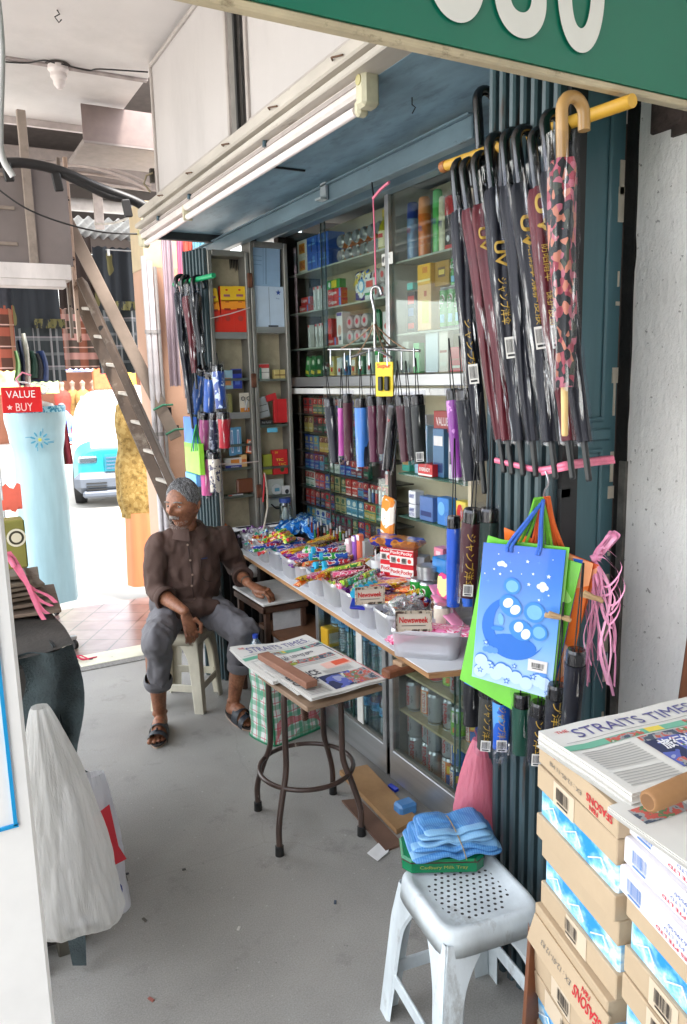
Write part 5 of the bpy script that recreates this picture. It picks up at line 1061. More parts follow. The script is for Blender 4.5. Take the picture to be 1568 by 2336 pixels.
for r,z in enumerate(NZ):
    run = 0
    for i in range(15):
        if run == 0: a,c_ = rg.randrange(10),rg.randrange(10);run = rg.choice((1,1,2,2,3))
        run -= 1
        if r == 3 and i > 11: continue
        if (a,c_) not in meshes: o = cigproto(a,c_).build('cigarette_pack');meshes[(a,c_)] = o
        else: o = meshes[(a,c_)].copy();COL.objects.link(o)
        o.location = (1.945+rg.uniform(0,.006),4.02-i*.0605-.04+rg.uniform(-.001,.001),z);o.rotation_euler = (0,0,FACEX+rg.uniform(-.05,.05))
        tag(o,'%s cigarette pack, %s from the left on the %s rack shelf from the bottom' % (CN[a],ORD[i],ORD[r]),'cigarette pack','cigarette packs in the lower glass cabinet')
for i in range(7):
    p = at(846+i*8,1105,x=1.93);b = MB();b.lathe([(0,0),(.009,0),(.009,.05)],C(*((190,190,196),(60,90,150),(200,60,60))[i % 3],.3,coat=.3),12);b.lathe([(.009,.05),(.008,.066),(0,.068)],SIL,12)
    tag(b.build('lighter',loc=(1.925,p.y,1.072 if i < 5 else 1.176)),ORD[i]+' metal topped lighter in front of the cigarette packs','lighter','lighters in the cabinet')
# lower right section
for i,(px,z,w,h,c_,pr,lb,x) in enumerate((
    (925,1.245,.06,.20,(50,170,150),[('r',0,.4,.8,.5,(190,150,90))],'teal and tan carton',1.97),(960,1.245,.1,.22,(150,186,206),[('r',0,.8,.9,.2,(226,230,232)),('c',.0,.35,.3,.2,(196,200,120))],'pale blue pack with a bulb picture',1.96),
    (1000,1.245,.08,.21,(60,110,150),[('r',0,.75,.8,.2,(226,226,226)),('r',0,.2,.8,.2,(30,60,110))],'mid blue blister pack',1.96),(1035,1.245,.07,.18,(206,206,210),[('r',0,.5,.8,.3,(70,70,80))],'grey white carton',1.96),
    (955,1.46,.12,.07,(196,200,200),[('t','VALUE',0,.5,.6,.3,(150,40,40))],'long white carton under the rail',1.98),(1010,1.46,.13,.09,(150,40,40),[('t','^VALUE',0,.5,.7,.4,(220,200,200))],'dark red VALUE carton',1.98))):
    pack('shelf_carton',lb+' in the lower right of the cabinet','carton',(x,at(px,1000,x=x).y,z+(.0 if i < 4 else -.02)),FACEX,w,h,.05,c_,pr,'cartons in the lower right cabinet')
pack('battery_box','red box lettered EVEREADY with a white arc on the lower shelf','box',(1.93,at(970,1085,x=1.93).y,1.245),FACEX,.11,.055,.07,(206,40,44),[('t','^EVEREADY',0,.55,.75,.3,(236,232,228)),('r',0,.12,.98,.14,(230,226,222))],GU)
for i,(px,z,w,h,c_,pr,lb) in enumerate(((940,1.045,.055,.06,(226,228,232),[('t','^ANY',0,.6,.7,.3,(40,70,150)),('t','NITEX',0,.25,.8,.25,(40,70,150))],'white box with blue letters'),(940,1.108,.055,.06,(226,228,232),[('t','^ANY',0,.6,.7,.3,(40,70,150))],'upper white box with blue letters'),(972,1.045,.1,.11,(86,120,180),[('r',0,.3,.8,.2,(40,60,120))],'flat blue carton'),(1010,1.045,.08,.12,(70,140,220),[('c',-.1,.6,.3,.25,(120,190,240))],'bright blue round cornered pack'),(1050,1.045,.07,.12,(236,214,90),[('c',0,.6,.3,.3,(206,40,44))],'yellow and red carton'))):
    pack('shelf_carton',lb+' on the bottom glass shelf','carton',(1.93,at(px,1140,x=1.93).y,z),FACEX,w,h,.05,c_,pr,'cartons on the bottom glass shelf',bev=.003)
# ================= folded back display leaves =================
def leaf(name,lab,x0,x1,y,z0,z1,shelves,post):
    t = thing(name,lab,'cabinet',((x0+x1)/2,y,z0));w = x1-x0;h = z1-z0
    b = MB();b.box((0,.1,h/2),(w,.012,h),C(176,166,140,.6,grime=.4,var=.12));b.build('back',t)
    for s_ in (-1,1): b = MB();b.box((s_*(w/2-.01),.045,h/2),(.022,.11,h),ALUD,b=.003);b.build('side_rail',t)
    b = MB();b.box((0,.045,h-.012),(w-.046,.11,.03),ALUD,b=.003);b.build('top_rail',t)
    for z in shelves: b = MB();b.box((0,.05,z-z0),(w-.046,.09,.014 if z not in post else .034),ALU if z in post else glassy('leaf_shelf',(190,206,196),gloss=.1,milky=.4,milk=(150,160,150)));b.build('shelf',t)
    return t
YL = 3.96
z_ = lambda py,px=560: at(px,py,y=YL).z
LA = leaf('display_leaf','outer open display leaf holding incense boxes and small packs',at(473,600,y=YL).x,at(566,600,y=YL).x,YL,.86,z_(575),(z_(765),z_(865),z_(947),z_(1015),z_(1068),z_(1132)),(z_(765),z_(947)))
LB_ = leaf('display_leaf','inner open display leaf holding blue folders and red packs',at(569,600,y=YL).x,at(654,600,y=YL).x,YL,.86,z_(550),(z_(752),z_(868),z_(975),z_(1072),z_(1140)),(z_(752),))
for k,(px,py) in enumerate(((569,640),(578,868),(590,1120))): b = MB();b.box((0,-.01,0),(.028,.012,.075),C(110,70,52,.7,metal=.3,var=.4,scale=30),b=.003);tag(b.build('hinge',loc=at(px,py,y=YL-.004)),('top','middle','bottom')[k]+' rusty hinge joining the two display leaves','hinge','rusty hinges between the display leaves')
def D4(x,y): return ((380+x/2.596)*.8066,(600+y/2.596)*.8066)
def pl4(name,lab,cat,x0,y0,x1,y1,d,col,pr=(),y=YL+.01,rollr=0,grp=None,bev=.0015):
    a = at(*D4(x0,y1),y=y);c_ = at(*D4(x1,y0),y=y);return pack(name,lab,cat,((a.x+c_.x)/2,y,a.z),0,abs(c_.x-a.x),abs(c_.z-a.z),d,col,pr,grp,rot=(0,rollr,0),bev=bev)
INC = [('r',0,.84,.98,.32,(236,190,40)),('r',0,.6,.98,.2,(240,150,40)),('c',0,.92,.1,.02,(206,40,30)),('R',0,.8,.5,.05,(150,90,110)),('R',0,.66,.3,.02,(170,60,40)),('R',0,.5,.5,.05,(150,40,30)),('c',0,.3,.2,.06,(180,60,50))]
for i,(x0,x1) in enumerate(((588,640),(646,722),(736,820))): pl4('incense_box',('left and narrowest','middle','right and widest')[i]+' of three red and yellow wrapped incense boxes','box',x0,545 if i else 560,x1,880,.03,(216,46,30),INC,grp='red and yellow incense boxes',rollr=(-.12,0,0)[i])
b = MB()
for i in range(7): b.quad((-.03+i*.009,0,0),(-.022+i*.009,0,0),(-.024+i*.009,0,-.05-.035*random.random()),(-.028+i*.009,0,-.05-.02*random.random()),BLACK)
b.box((0,.001,-.002),(.07,.002,.012),BLACK);tag(b.build('paint_drip',loc=at(*D4(735,335),y=YL+.088)),'black drips on the back of the outer display leaf','stain')
pl4('blue_folder','pale blue folder with faint lines standing at the top of the inner leaf','folder',862,240,1060,540,.02,(146,176,206),[('r',0,.5,.02,.9,(70,100,130)),('r',-.1,.5,.01,.9,(90,120,150)),('r',-.3,.7,.3,.01,(90,120,150)),('r',-.3,.6,.3,.01,(90,120,150)),('r',-.3,.5,.3,.01,(90,120,150))],rollr=.04)
pl4('white_folder','bluish white folder with a small blue emblem below the blue one','folder',876,548,1108,858,.02,(186,204,224),[('s',.28,.86,.016,(30,70,150)),('t','Post',.26,.72,.1,.03,(60,90,150)),('r',0,.5,.012,.96,(90,110,130)),('r',.1,.07,.3,.05,(40,50,70))])
L4 = [('throat_pack','pale orange and blue pack',655,1160,722,1300,.02,(150,190,206),[('r',0,.4,.6,.4,(222,150,90))]),('panadol_box','royal blue box',724,1150,788,1295,.03,(40,60,170),[('r',0,.85,.9,.2,(30,30,60)),('r',0,.3,.5,.2,(90,120,210))]),
      ('scissors_card','white and orange card showing scissors',780,1325,858,1482,.008,(214,206,190),[('r',0,.15,.98,.28,(222,140,50))]),('bottle','slim dull yellow bottle',690,1330,722,1490,.03,(150,146,90),()),
      ('toothbrush_card','left blue toothbrush card',700,1580,738,1790,.006,(90,150,190),[('r',0,.5,.3,.8,(220,230,240)),('R',0,.5,.12,.7,(40,90,170))]),('toothbrush_card','right blue toothbrush card',745,1575,783,1780,.006,(90,150,190),[('r',0,.5,.3,.8,(220,230,240)),('R',0,.5,.12,.7,(40,90,170))]),
      ('playing_cards','tilted orange and white card box',822,1668,878,1775,.015,(222,110,60),[('r',0,.5,.76,.8,(230,220,206)),('R',0,.5,.5,.6,(150,80,90))]),('plaster_carton','long white, blue and orange plaster carton',668,1800,788,1890,.03,(220,214,206),[('r',0,.18,.98,.3,(60,70,160)),('t','plaster',.1,.18,.5,.18,(230,230,230)),('R',.1,.65,.5,.4,(224,140,60))]),('small_carton','narrow orange and white carton',790,1780,826,1885,.03,(224,180,120),[('r',0,.6,.8,.2,(210,110,60))]),
      ('wallet','brown leather pouch in cellophane',760,1950,895,2070,.03,(110,62,40),()),('glue_stick','white and red tube lying flat',688,2068,800,2088,.015,(214,210,214),[('r',-.35,.5,.25,.9,(206,60,50))]),
      ('red_white_packs','stack of small red and white packs',918,1112,990,1240,.03,(214,212,206),[('r',0,.86,.98,.22,(190,50,50)),('r',0,.5,.98,.03,(80,80,80)),('r',-.35,.4,.2,.8,(80,150,130))]),('gold_packs','four small gold packs in a block',1030,1155,1108,1235,.03,(196,176,110),[('r',0,.5,.06,.98,(110,84,50)),('r',0,.5,.98,.1,(120,90,50))]),
      ('pill_strips','grey blister strips leaning over',918,1352,996,1510,.01,(160,164,166),[('r',0,.3,.8,.04,(90,90,90)),('r',0,.6,.8,.04,(90,90,90))]),('dark_pack','black pack at the bottom corner',925,1520,1018,1570,.03,(44,44,40),[('t','Poly Pocket',0,.5,.7,.4,(190,190,190))]),('red_flag_pack','flat red pack tilted at the top',968,1335,1050,1385,.01,(196,36,40),()),('red_notebook','bright red notebook',1032,1368,1142,1548,.02,(202,34,40),[('r',.43,.5,.1,.98,(210,206,200)),('r',-.3,.5,.02,.98,(160,20,26))]),
      ('blue_tape','strip of pale blue tape on the shelf edge',978,1582,1052,1618,.003,(100,186,220),()),('yellow_green_pack','yellow green pack half hidden',950,1775,1010,1930,.02,(150,156,50),()),('red_card_game','red boxed game with yellow writing',1022,1740,1124,1930,.03,(200,36,40),[('t','30',-.25,.9,.2,.08,(230,200,60)),('t','^TIC',-.05,.6,.5,.1,(230,200,60)),('t','TAC',.1,.42,.5,.1,(230,200,60)),('c',.1,.2,.14,.1,(60,90,50))]),
      ('lock_card','white switch plate with a dark plug',1090,2005,1152,2095,.012,(206,204,204),[('c',0,.5,.22,.2,(40,40,44))])]
for nm,lb,x0,y0,x1,y1,d,c_,pr in L4:
    pl4(nm,lb+' in the folded back display leaves',nm.replace('_',' ').split()[-1],x0,y0,x1,y1,d,c_,pr,y=YL+(-.012 if nm == 'blue_tape' else .02),rollr={'playing_cards': .17,'pill_strips': -.2,'red_flag_pack': -.25}.get(nm,0),bev=.008 if nm in ('bottle','wallet') else .0015)
b = MB();p = at(*D4(820,1395),y=YL+.015)
for s_ in (-1,1): b.tube([(s_*.016+.01*math.cos(k*.7),-.001,.02+.01*math.sin(k*.7)) for k in range(9)],.0022,C(60,60,60,.4),5,closed=True);b.tube([(s_*.01,-.001,.01),(-s_*.008,-.001,-.045)],.003,SIL,5)
tag(b.build('scissors',loc=p),'small dark handled scissors mounted on the orange card','scissors')
t = thing('jar','clear jar with a blue lid and something white inside, below the inner leaf','jar',at(652,1185,y=YL-.05));b = MB();b.lathe([(0,0),(.03,0),(.034,.01),(.034,.085),(.028,.1)],glassy('jar_glass',(220,230,230),gloss=.12),22);b.build('glass_body',t);b = MB();b.lathe([(.032,.1),(.033,.122),(0,.124)],C(50,74,140,.4),22);b.build('lid',t)
b = MB();blob(b,(0,0,.02),(0,0,.06),.022,.012,C(220,220,216,.7));b.build('contents',t)
b = MB();b.box((0,0,0),(.1,.01,.16),C(180,186,180,.5,grime=.3),b=.004);b.lathe([(0,0),(.03,0),(.03,.012),(0,.014)],C(196,200,200,.4),20,c=(0,-.004,.02),axis=(0,-1,0));b.rect((0,-.019,.02),X,Z,.03,.02,P(90,150,170));b.tube(smoothpath([(.05,-.01,-.02),(.06,-.02,-.06),(.0,-.02,-.09),(-.04,-.02,-.06)]),.004,BLACK,5)
tag(b.build('meter',loc=at(*D4(1040,2060),y=YL+.05)),'grey electric meter with a round dial and looping cord','meter')
b = MB();b.tube([(0,0,.2),(.008,-.01,.1),(.01,0,0),(-.02,-.01,-.1),(-.05,-.01,-.2)],.006,C(196,186,170,.7),6);b.tube([(0,0,.2),(-.01,-.01,.12),(-.02,-.01,.04)],.005,C(190,40,50,.6),6)
tag(b.build('string_tie',loc=at(607,1160,y=YL-.05)),'red and white string hanging from the inner display leaf','string')
for k,(x0,y0,x1,y1) in enumerate(((560,780,850,700),(630,1850,910,1830))):
    a = at(*D4(x0,y0),y=YL-.016);c_ = at(*D4(x1,y1),y=YL-.016);b = MB();b.tube([(0,0,0),(c_-a)*.5+V((0,-.004,-.004)),c_-a],.003,C(206,190,186,.6),5);tag(b.build('tie_string',loc=a),('pale string tied across the incense boxes','pale string tied across the plaster cartons')[k],'string')
# black roller case and shadowy lower part under the leaves
t = thing('black_cupboard','black louvred low cupboard beneath the display leaves','cupboard',(1.62,4.12,0));b = MB();b.box((0,0,.42),(.5,.2,.84),C(26,24,25,.5,var=.2),b=.006);b.build('body',t)
for k in range(8): b = MB();b.box((-.22+k*.062,-.105,.42),(.02,.014,.8),C(34,32,34,.4),b=.003);b.build('slat',t)
# ================= table with sweets =================
o = MB();o.box((2.2,4.17,1.25),(.62,.06,2.5),DARKW);o.box((2.0,4.12,.42),(.9,.05,.84),BLACK);tag(o.build('end_partition'),'dark partition closing the stall behind the display leaves','wall')
tb = thing('display_table','long plywood display table with a white sheet top, crowded with sweets','table',(0,0,0))
TOPZ = .74
edge = [at(532,1251,z=TOPZ),at(700,1359,z=TOPZ),at(885,1478,z=TOPZ),at(979,1538,z=TOPZ),at(1045,1532,z=TOPZ)]
poly = [V((p.x,p.y,0)) for p in edge]+[V((1.88,1.80,0)),V((1.88,4.02,0))]
def slab(b,pts,z0,z1,mt,ms):
    b.poly([p+Z*z1 for p in pts],mt);b.poly([p+Z*z0 for p in pts][::-1],ms)
    for i in range(len(pts)): p,q = pts[i],pts[(i+1) % len(pts)];b.quad(p+Z*z0,q+Z*z0,q+Z*z1,p+Z*z1,ms)
PLY = wood('plywood_edge',(120,84,54),(186,142,96),(3,3,40))
b = MB();slab(b,poly,TOPZ-.016,TOPZ-.001,PLY,PLY);b.build('board',tb)
b = MB();slab(b,[p+(V((1.7,3,0))-p)*.012 for p in poly],TOPZ-.001,TOPZ+.002,C(216,218,222,.5,var=.04,scale=5,grime=.2),C(216,218,222,.5));b.build('sheet',tb)
b = MB();R_ = Matrix.Rotation(.1,3,'Z');b.box(at(915,1527,z=.70),(.14,.045,.03),wood('red_brown_wood',(96,54,34),(140,86,56),(30,2,30)),b=.006,R=R_);b.box(at(920,1512,z=.716)+V((.03,.0,.0)),(.12,.05,.022),wood('raw_wood',(150,120,92),(186,156,124),(2,2,1)),b=.003,R=R_);b.build('support',tb)
b = MB()
for x_,y_ in ((1.6,3.9),(1.85,3.9)): b.box((x_,y_,.36),(.04,.04,.72),DARKW,b=.004)
b.build('leg',tb)
# tubs
TUB = glassy('milky_tub',(232,234,240),gloss=.07,rough=.15,milky=.4,milk=(252,252,254))
EA = edge[0];EB = edge[3];ed = (EB-EA).normalized();ang = math.atan2(ed.y,ed.x)   # direction along the edge, towards the viewer
inn = V((-ed.y,ed.x,0))     # into the stall
def tub(loc,rz,L,W_,H_,lab,mat=TUB):
    t = thing('plastic_tub',lab,'tub',loc,rz,'plastic tubs along the table edge')
    def ring(u,v):
        a = u*2*math.pi;n = 6.0;k = 1+.07*v;c_,s_ = math.cos(a),math.sin(a);r = 1/((abs(c_)**n+abs(s_)**n)**(1/n));return (L/2*k*r*c_,W_/2*k*r*s_,H_*v)
    b = MB();b.grid(ring,44,4,mat);b.grid(lambda u,v: V(ring(u,0))*v+Z*.001,44,2,mat);b.build('wall',t)
    b = MB();b.grid(lambda u,v: (lambda q: V((q.x*(1+.035*math.sin(v*math.pi)),q.y*(1+.05*math.sin(v*math.pi)),H_-.008+.008*math.cos(v*math.pi*1.5))))(V(ring(u,1))),44,4,mat);b.build('rim',t)
    return t
NT = 12;pxs = [50,100,142,200,282,362,432,520,622,728,826,945]
tubs = []
LABT = ['grey and silver foil sweets','green and red twisted sweets','red and yellow chewy sweets','green and blue gum packs','purple and yellow candy bars','orange and pink candy rolls','chocolate bean tubes with round caps','fruit pastille rolls','sachets of purple sweets','blue edged card packs','black liquorice in clear bags','pink lollipop packets']
for i,x_ in enumerate(pxs):
    px = (650+x_/2.09)*.8066;p = at(px,1251+(px-532)*.642-8,z=TOPZ)
    if i < 11:
        nx = (650+pxs[i+1]/2.09)*.8066;q = at(nx,1251+(nx-532)*.642-8,z=TOPZ);W_ = (q-p).length*.98
        c_ = p+ed*W_*.5+inn*.112;rz = math.atan2(inn.y,inn.x)+rad(-4);L = .21
    else:
        a0 = at(890,1500,z=TOPZ+.002);a1 = at(1048,1512,z=TOPZ+.002);u_ = (a1-a0);L = u_.length;rz = math.atan2(u_.y,u_.x);c_ = (a0+a1)/2+V((-u_.y,u_.x,0)).normalized()*.075;W_ = .145
    H_ = .098
    tubs.append((tub((c_.x,c_.y,TOPZ+.0025),rz,L*.93,W_*.93,H_,'clear plastic tub holding '+LABT[i]),c_,rz,L*.93,W_*.93,H_))
# wrapped sweets
WR = [spots('wrap_'+n,st,scale=sc,stretch=(1,2.5,1),bump=.25,bscale=60) for n,st,sc in (
    ('violet',[(0,(120,40,140)),(.5,(220,200,230)),(.55,(90,30,120))],34),('gum_green',[(0,(40,160,60)),(.48,(230,236,220)),(.54,(30,80,170))],30),('gum_blue',[(0,(30,70,180)),(.5,(220,230,240)),(.56,(200,40,60))],36),
    ('yellow',[(0,(236,196,30)),(.5,(120,40,20)),(.55,(240,210,60)),(.62,(210,40,40))],30),('orange',[(0,(240,120,30)),(.52,(250,220,160)),(.58,(220,60,40))],30),('pink',[(0,(236,90,140)),(.5,(250,230,236)),(.56,(210,30,70))],34),
    ('red',[(0,(206,30,40)),(.5,(240,220,210)),(.55,(230,180,40))],32),('brown',[(0,(90,54,34)),(.5,(200,190,170)),(.54,(120,70,40))],36),('navy',[(0,(30,40,130)),(.5,(236,230,220)),(.55,(200,60,40)),(.6,(40,60,160))],40),
    ('white',[(0,(226,226,220)),(.55,(90,170,120)),(.6,(226,226,226))],34),('lime',[(0,(150,200,50)),(.5,(250,240,120)),(.58,(60,150,60))],30),('teal',[(0,(30,160,140)),(.5,(220,240,230)),(.56,(40,90,170))],30),('silver',[(0,(190,190,196)),(.45,(230,230,234)),(.56,(130,110,150))],24),('maroon',[(0,(120,24,40)),(.5,(210,190,190)),(.55,(90,20,34))],30))]
WN = ['violet','green','blue','yellow','orange','pink','red','brown','navy','white','lime','teal','silver','maroon']
wm = {}
def wrapper(kind,L,w,h,mat):
    key = (kind,L,w,h,mat.name)
    if key in wm: return wm[key]
    b = MB()
    if kind == 'bar':      # pillow wrapper with crimped flat ends
        def f(u,v):
            a = u*2*math.pi;e = min(1,min(v,1-v)/.16);k = .08+.92*math.sin(e*math.pi/2);zz = (abs(math.sin(a))**.6)*(1 if math.sin(a) > 0 else -1)*h/2*k
            return ((v-.5)*L,math.cos(a)*w/2*(1.04-.04*k),zz+h/2+(.0015*math.sin(u*60) if e < .5 else 0))
        b.grid(f,20,22,mat)
    if kind == 'roll':
        b.lathe([(0,-L/2),(h/2*.92,-L/2),(h/2,-L/2+.004),(h/2,L/2-.004),(h/2*.92,L/2),(0,L/2)],mat,16,c=(0,0,h/2),axis=(1,0,0))
    if kind == 'tube':
        b.lathe([(h/2*.94,-L/2),(h/2*.94,L/2-.012)],mat,18,c=(0,0,h/2),axis=(1,0,0));b.lathe([(0,-L/2-.004),(h/2,-L/2-.004),(h/2*1.02,-L/2+.01)],C(40,170,210,.3) if int(L*1e4) % 2 == 0 else C(226,216,60,.3),18,c=(0,0,h/2),axis=(1,0,0))
        b.text('MINIS',(0,-h*.2,h*.96),X,(0,.9,.4),L*.6,h*.4,P(70,40,30),.002)
    if kind == 'box': b.box((0,0,h/2),(L,w,h),mat,b=.002)
    if kind == 'sweet':    # twisted foil
        blob(b,(-w*.25,0,h/2),(w*.25,0,h/2),h/2,h/2,mat,8,.8,Z)
        for s_ in (-1,1): b.lathe([(h*.12,0),(h*.5,L/2-w*.5)],mat,7,c=(s_*w*.5,0,h/2),axis=(s_,.2,.1),smooth=False)
    if kind == 'crumple':  # crinkled clear film over a lump
        rr_ = random.Random(int(L*1e5)+int(w*1e4));sd = rr_.uniform(0,50)
        def f(u,v):
            a = u*2*math.pi;th = v*math.pi;d = V((math.sin(th)*math.cos(a),math.sin(th)*math.sin(a),math.cos(th)));k = 1+.55*mnoise.noise(d*2.2+V((sd,0,0)))+.28*mnoise.noise(d*6+V((0,sd,0)));return (d.x*L/2*k,d.y*w/2*k,h/2+d.z*h/2*k)
        b.grid(f,26,16,mat,smooth=False)
    wm[key] = b;return b
wo = {}
def sweet(kind,L,w,h,mat,loc,rot,name,lab,cat,grp):
    key = (kind,L,w,h,mat.name,name)
    if key not in wo: o = wrapper(kind,L,w,h,mat).build(name);wo[key] = o
    else: o = wo[key].copy();COL.objects.link(o)
    o.location = loc;o.rotation_euler = rot;return tag(o,lab,cat,grp)
rg = random.Random(21)
def fill(i,kind,cols,n,L,w,h,name,cat,up=.0,jit=.25,along=True,desc=''):
    t,c_,rz,TL,TW,TH = tubs[i];cnt = {}
    U_ = V((math.cos(rz),math.sin(rz),0));W2 = V((-math.sin(rz),math.cos(rz),0));base = TOPZ+.004+up
    for k in range(n):
        lay = k//max(1,(n//3));slot = k % max(1,(n//3));m_ = max(1,n//3-1);m = rg.choice(cols)
        if along: p = c_+U_*(rg.uniform(-.3,.1)*TL*.3)+W2*((slot/m_-.5)*TW*.78)
        else: p = c_+U_*((slot/m_-.5)*TL*.85)+W2*rg.uniform(-.15,.15)*TW
        z = base+TH*.62+lay*h*.85+rg.uniform(0,h*.3);cnt[m] = cnt.get(m,0)+1
        sweet(kind,L,w,h,WR[m],(p.x,p.y,z),(rg.uniform(-.15,.15),rg.uniform(-.16,.1),rz+(0 if along else math.pi/2)+rg.uniform(-jit,jit)),name,'%s %s, %s %s layer of the %s' % (WN[m],desc or name.replace('_',' '),ORD[min(slot,15)]+' in the',('bottom','middle','top','topmost')[min(lay,3)],'%s tub' % ORD[i]),cat,name.replace('_',' ')+'s in the %s tub' % ORD[i])
def heap(i,cols,n,s_=.02,lab='twisted foil sweet'):
    t,c_,rz,TL,TW,TH = tubs[i];U_ = V((math.cos(rz),math.sin(rz),0));W2 = V((-math.sin(rz),math.cos(rz),0))
    for k in range(n):
        u,v = rg.uniform(-.5,.5),rg.uniform(-.5,.5);m = rg.choice(cols);p = c_+U_*u*TL*.92+W2*v*TW*.88
        z = TOPZ+TH*.62+.05*(1-3*(u*u+v*v))*rg.uniform(.5,1.1)
        sweet('sweet',s_*3,s_*1.2,s_,WR[m],(p.x,p.y,z),(rg.uniform(-1,1),rg.uniform(-.7,.7),rg.uniform(0,6)),'wrapped_sweet','small %s %s in the heap of the %s tub from the far end' % (WN[m],lab,ORD[i]),'sweet','%s sweets heaped in the tub of %s' % (WN[m],LABT[i]))
heap(0,[12,0,12,9],46,.024);heap(1,[11,6,12,9],46,.024);heap(2,[6,3,10,6],38,.025)
fill(3,'bar',[1,2,11],12,.18,.036,.018,'gum_pack','gum',desc='gum pack');fill(4,'bar',[0,3,6],12,.18,.038,.02,'candy_bar','candy bar');fill(5,'roll',[4,5,4],12,.17,.022,.022,'candy_roll','candy roll')
fill(6,'tube',[2,3,1],8,.13,.034,.034,'bean_tube','sweet tube');fill(7,'roll',[13,10,5],12,.16,.026,.026,'pastille_roll','candy roll');fill(8,'bar',[0,5,0],12,.15,.055,.016,'sweet_sachet','sachet')
# blue cards, liquorice, lollipops
BC = C(30,40,160,.3,coat=.4);
def card(px,py,z,w,l,rz,lab,tilt=.25):
    b = MB();b.box((0,0,0),(l,w,.012),BC,b=.003);b.rect((0,0,.006),X,Y,l*.78,w*.72,P(214,216,220));b.rect((0,0,.0063),X,Y,l*.74,w*.68,P(70,70,74));b.rect((l*.08,.0,.0068),X,Y,l*.4,w*.3,P(40,160,70));b.text('ABC',(l*.05,0,.0072),X,Y,l*.36,w*.16,P(230,230,60));b.rect((-l*.2,-w*.15,.0068),X,Y,l*.15,w*.12,P(60,180,90))
    p = at(px,py,z=z);o = b.build('card_pack',loc=p);o.rotation_euler = (tilt,.06,rz);tag(o,lab,'card pack','blue edged card packs')
card(852,1376,TOPZ+.085,.10,.17,rad(-38),'nearest and largest blue edged card pack with a green panel');card(900,1352,TOPZ+.07,.08,.13,rad(-20),'middle blue edged card pack with a green panel');card(925,1340,TOPZ+.075,.08,.13,rad(-14),'farthest blue edged card pack',.1)
CLR = glassy('clear_film',(250,250,252),gloss=.12,rough=.12,crinkle=.006,scale=70,milky=.10)
t,c_,rz,TL,TW,TH = tubs[10]
for k in range(30):
    p = c_+V((rg.uniform(-.08,.08),rg.uniform(-.05,.05),0));m = C(46,44,44,.6,var=.5,scale=60,bump=.5);sweet('sweet',.05,.022,.02,m,(p.x,p.y,TOPZ+.05+rg.uniform(0,.03)),(rg.uniform(-1,1),rg.uniform(-1,1),rg.uniform(0,6)),'dark_sweet','dark dried sweet in the tub nearest the front but one','sweet','dark dried sweets')
sweet('crumple',.17,.12,.09,CLR,(c_.x,c_.y,TOPZ+.045),(0,0,.4),'clear_bag','clear crinkled bag over the dark dried sweets','bag',None)
t,c_,rz,TL,TW,TH = tubs[11]
U_ = V((math.cos(rz),math.sin(rz),0));W2 = V((-math.sin(rz),math.cos(rz),0))
b = MB();b.box((0,0,.022),(TL*.88,TW*.86,.04),C(222,220,224,.9,var=.05,bump=.4),b=.012);o = tag(b.build('paper_stack',loc=(c_.x,c_.y,TOPZ+.004)),'folded white paper at the bottom of the front tub','paper');o.rotation_euler.z = rz
PKM = spots('lolly_pink',[(0,(240,130,180)),(.47,(214,24,90)),(.52,(250,220,232)),(.6,(236,100,160))],scale=26,bump=.3,stretch=(1,3,1))
for k in range(9):
    p = c_+U_*(-.06+.017*k)+W2*rg.uniform(-.02,.03);sweet('bar',.19,.06,.012,PKM,(p.x,p.y,TOPZ+.055+k*.004),(rg.uniform(-.2,.2),-.22+.03*k,rz+.45-k*.07),'lollipop_packet',ORD[k]+' pink packet from the left in the front tub','packet','pink packets in the front tub')
for k in range(3):
    p = at(1012+k*10,1378+k*12,z=TOPZ+.12);sweet('bar',.17,.055,.012,C(240,150,190,.3,coat=.5,var=.15),(p.x,p.y,p.z-.01*k),(.1,-.7+.2*k,rz+2.3),'pale_packet',ORD[k]+' pale pink packet leaning at the right of the front tub','packet','pale pink packets at the right')
# hand painted price boards that read Newsweek
def nboard(px,py,z,w,h,rz,lab):
    b = MB();b.box((0,0,h/2),(w,.006,h),C(206,192,176,.7,var=.08),b=.001);FRM = worn_paint('old_frame',(196,180,160),(70,50,40),thr=.5,scale=40,soft=.05)
    for x_ in (-w/2,w/2): b.box((x_,-.001,h/2),(.007,.01,h),FRM)
    for z_1 in (0,h): b.box((0,-.001,z_1),(w+.006,.01,.007),FRM)
    b.text('^Newsweek',(0,-.0035,h*.58),X,Z,w*.84,h*.34,P(196,20,30));b.rect((0,-.0035,h*.26),X,Z,w*.7,h*.04,P(80,70,66))
    o = b.build('name_board',loc=at(px,py,z=z));o.rotation_euler = (.12,0,rz);tag(o,lab,'sign','small framed boards reading Newsweek')
nboard(944,1437,TOPZ+.10,.115,.066,rad(-30),'front framed board reading Newsweek in red, beside the pink packets');nboard(844,1375,TOPZ+.11,.105,.06,rad(-22),'rear framed board reading Newsweek half behind the blue pack')
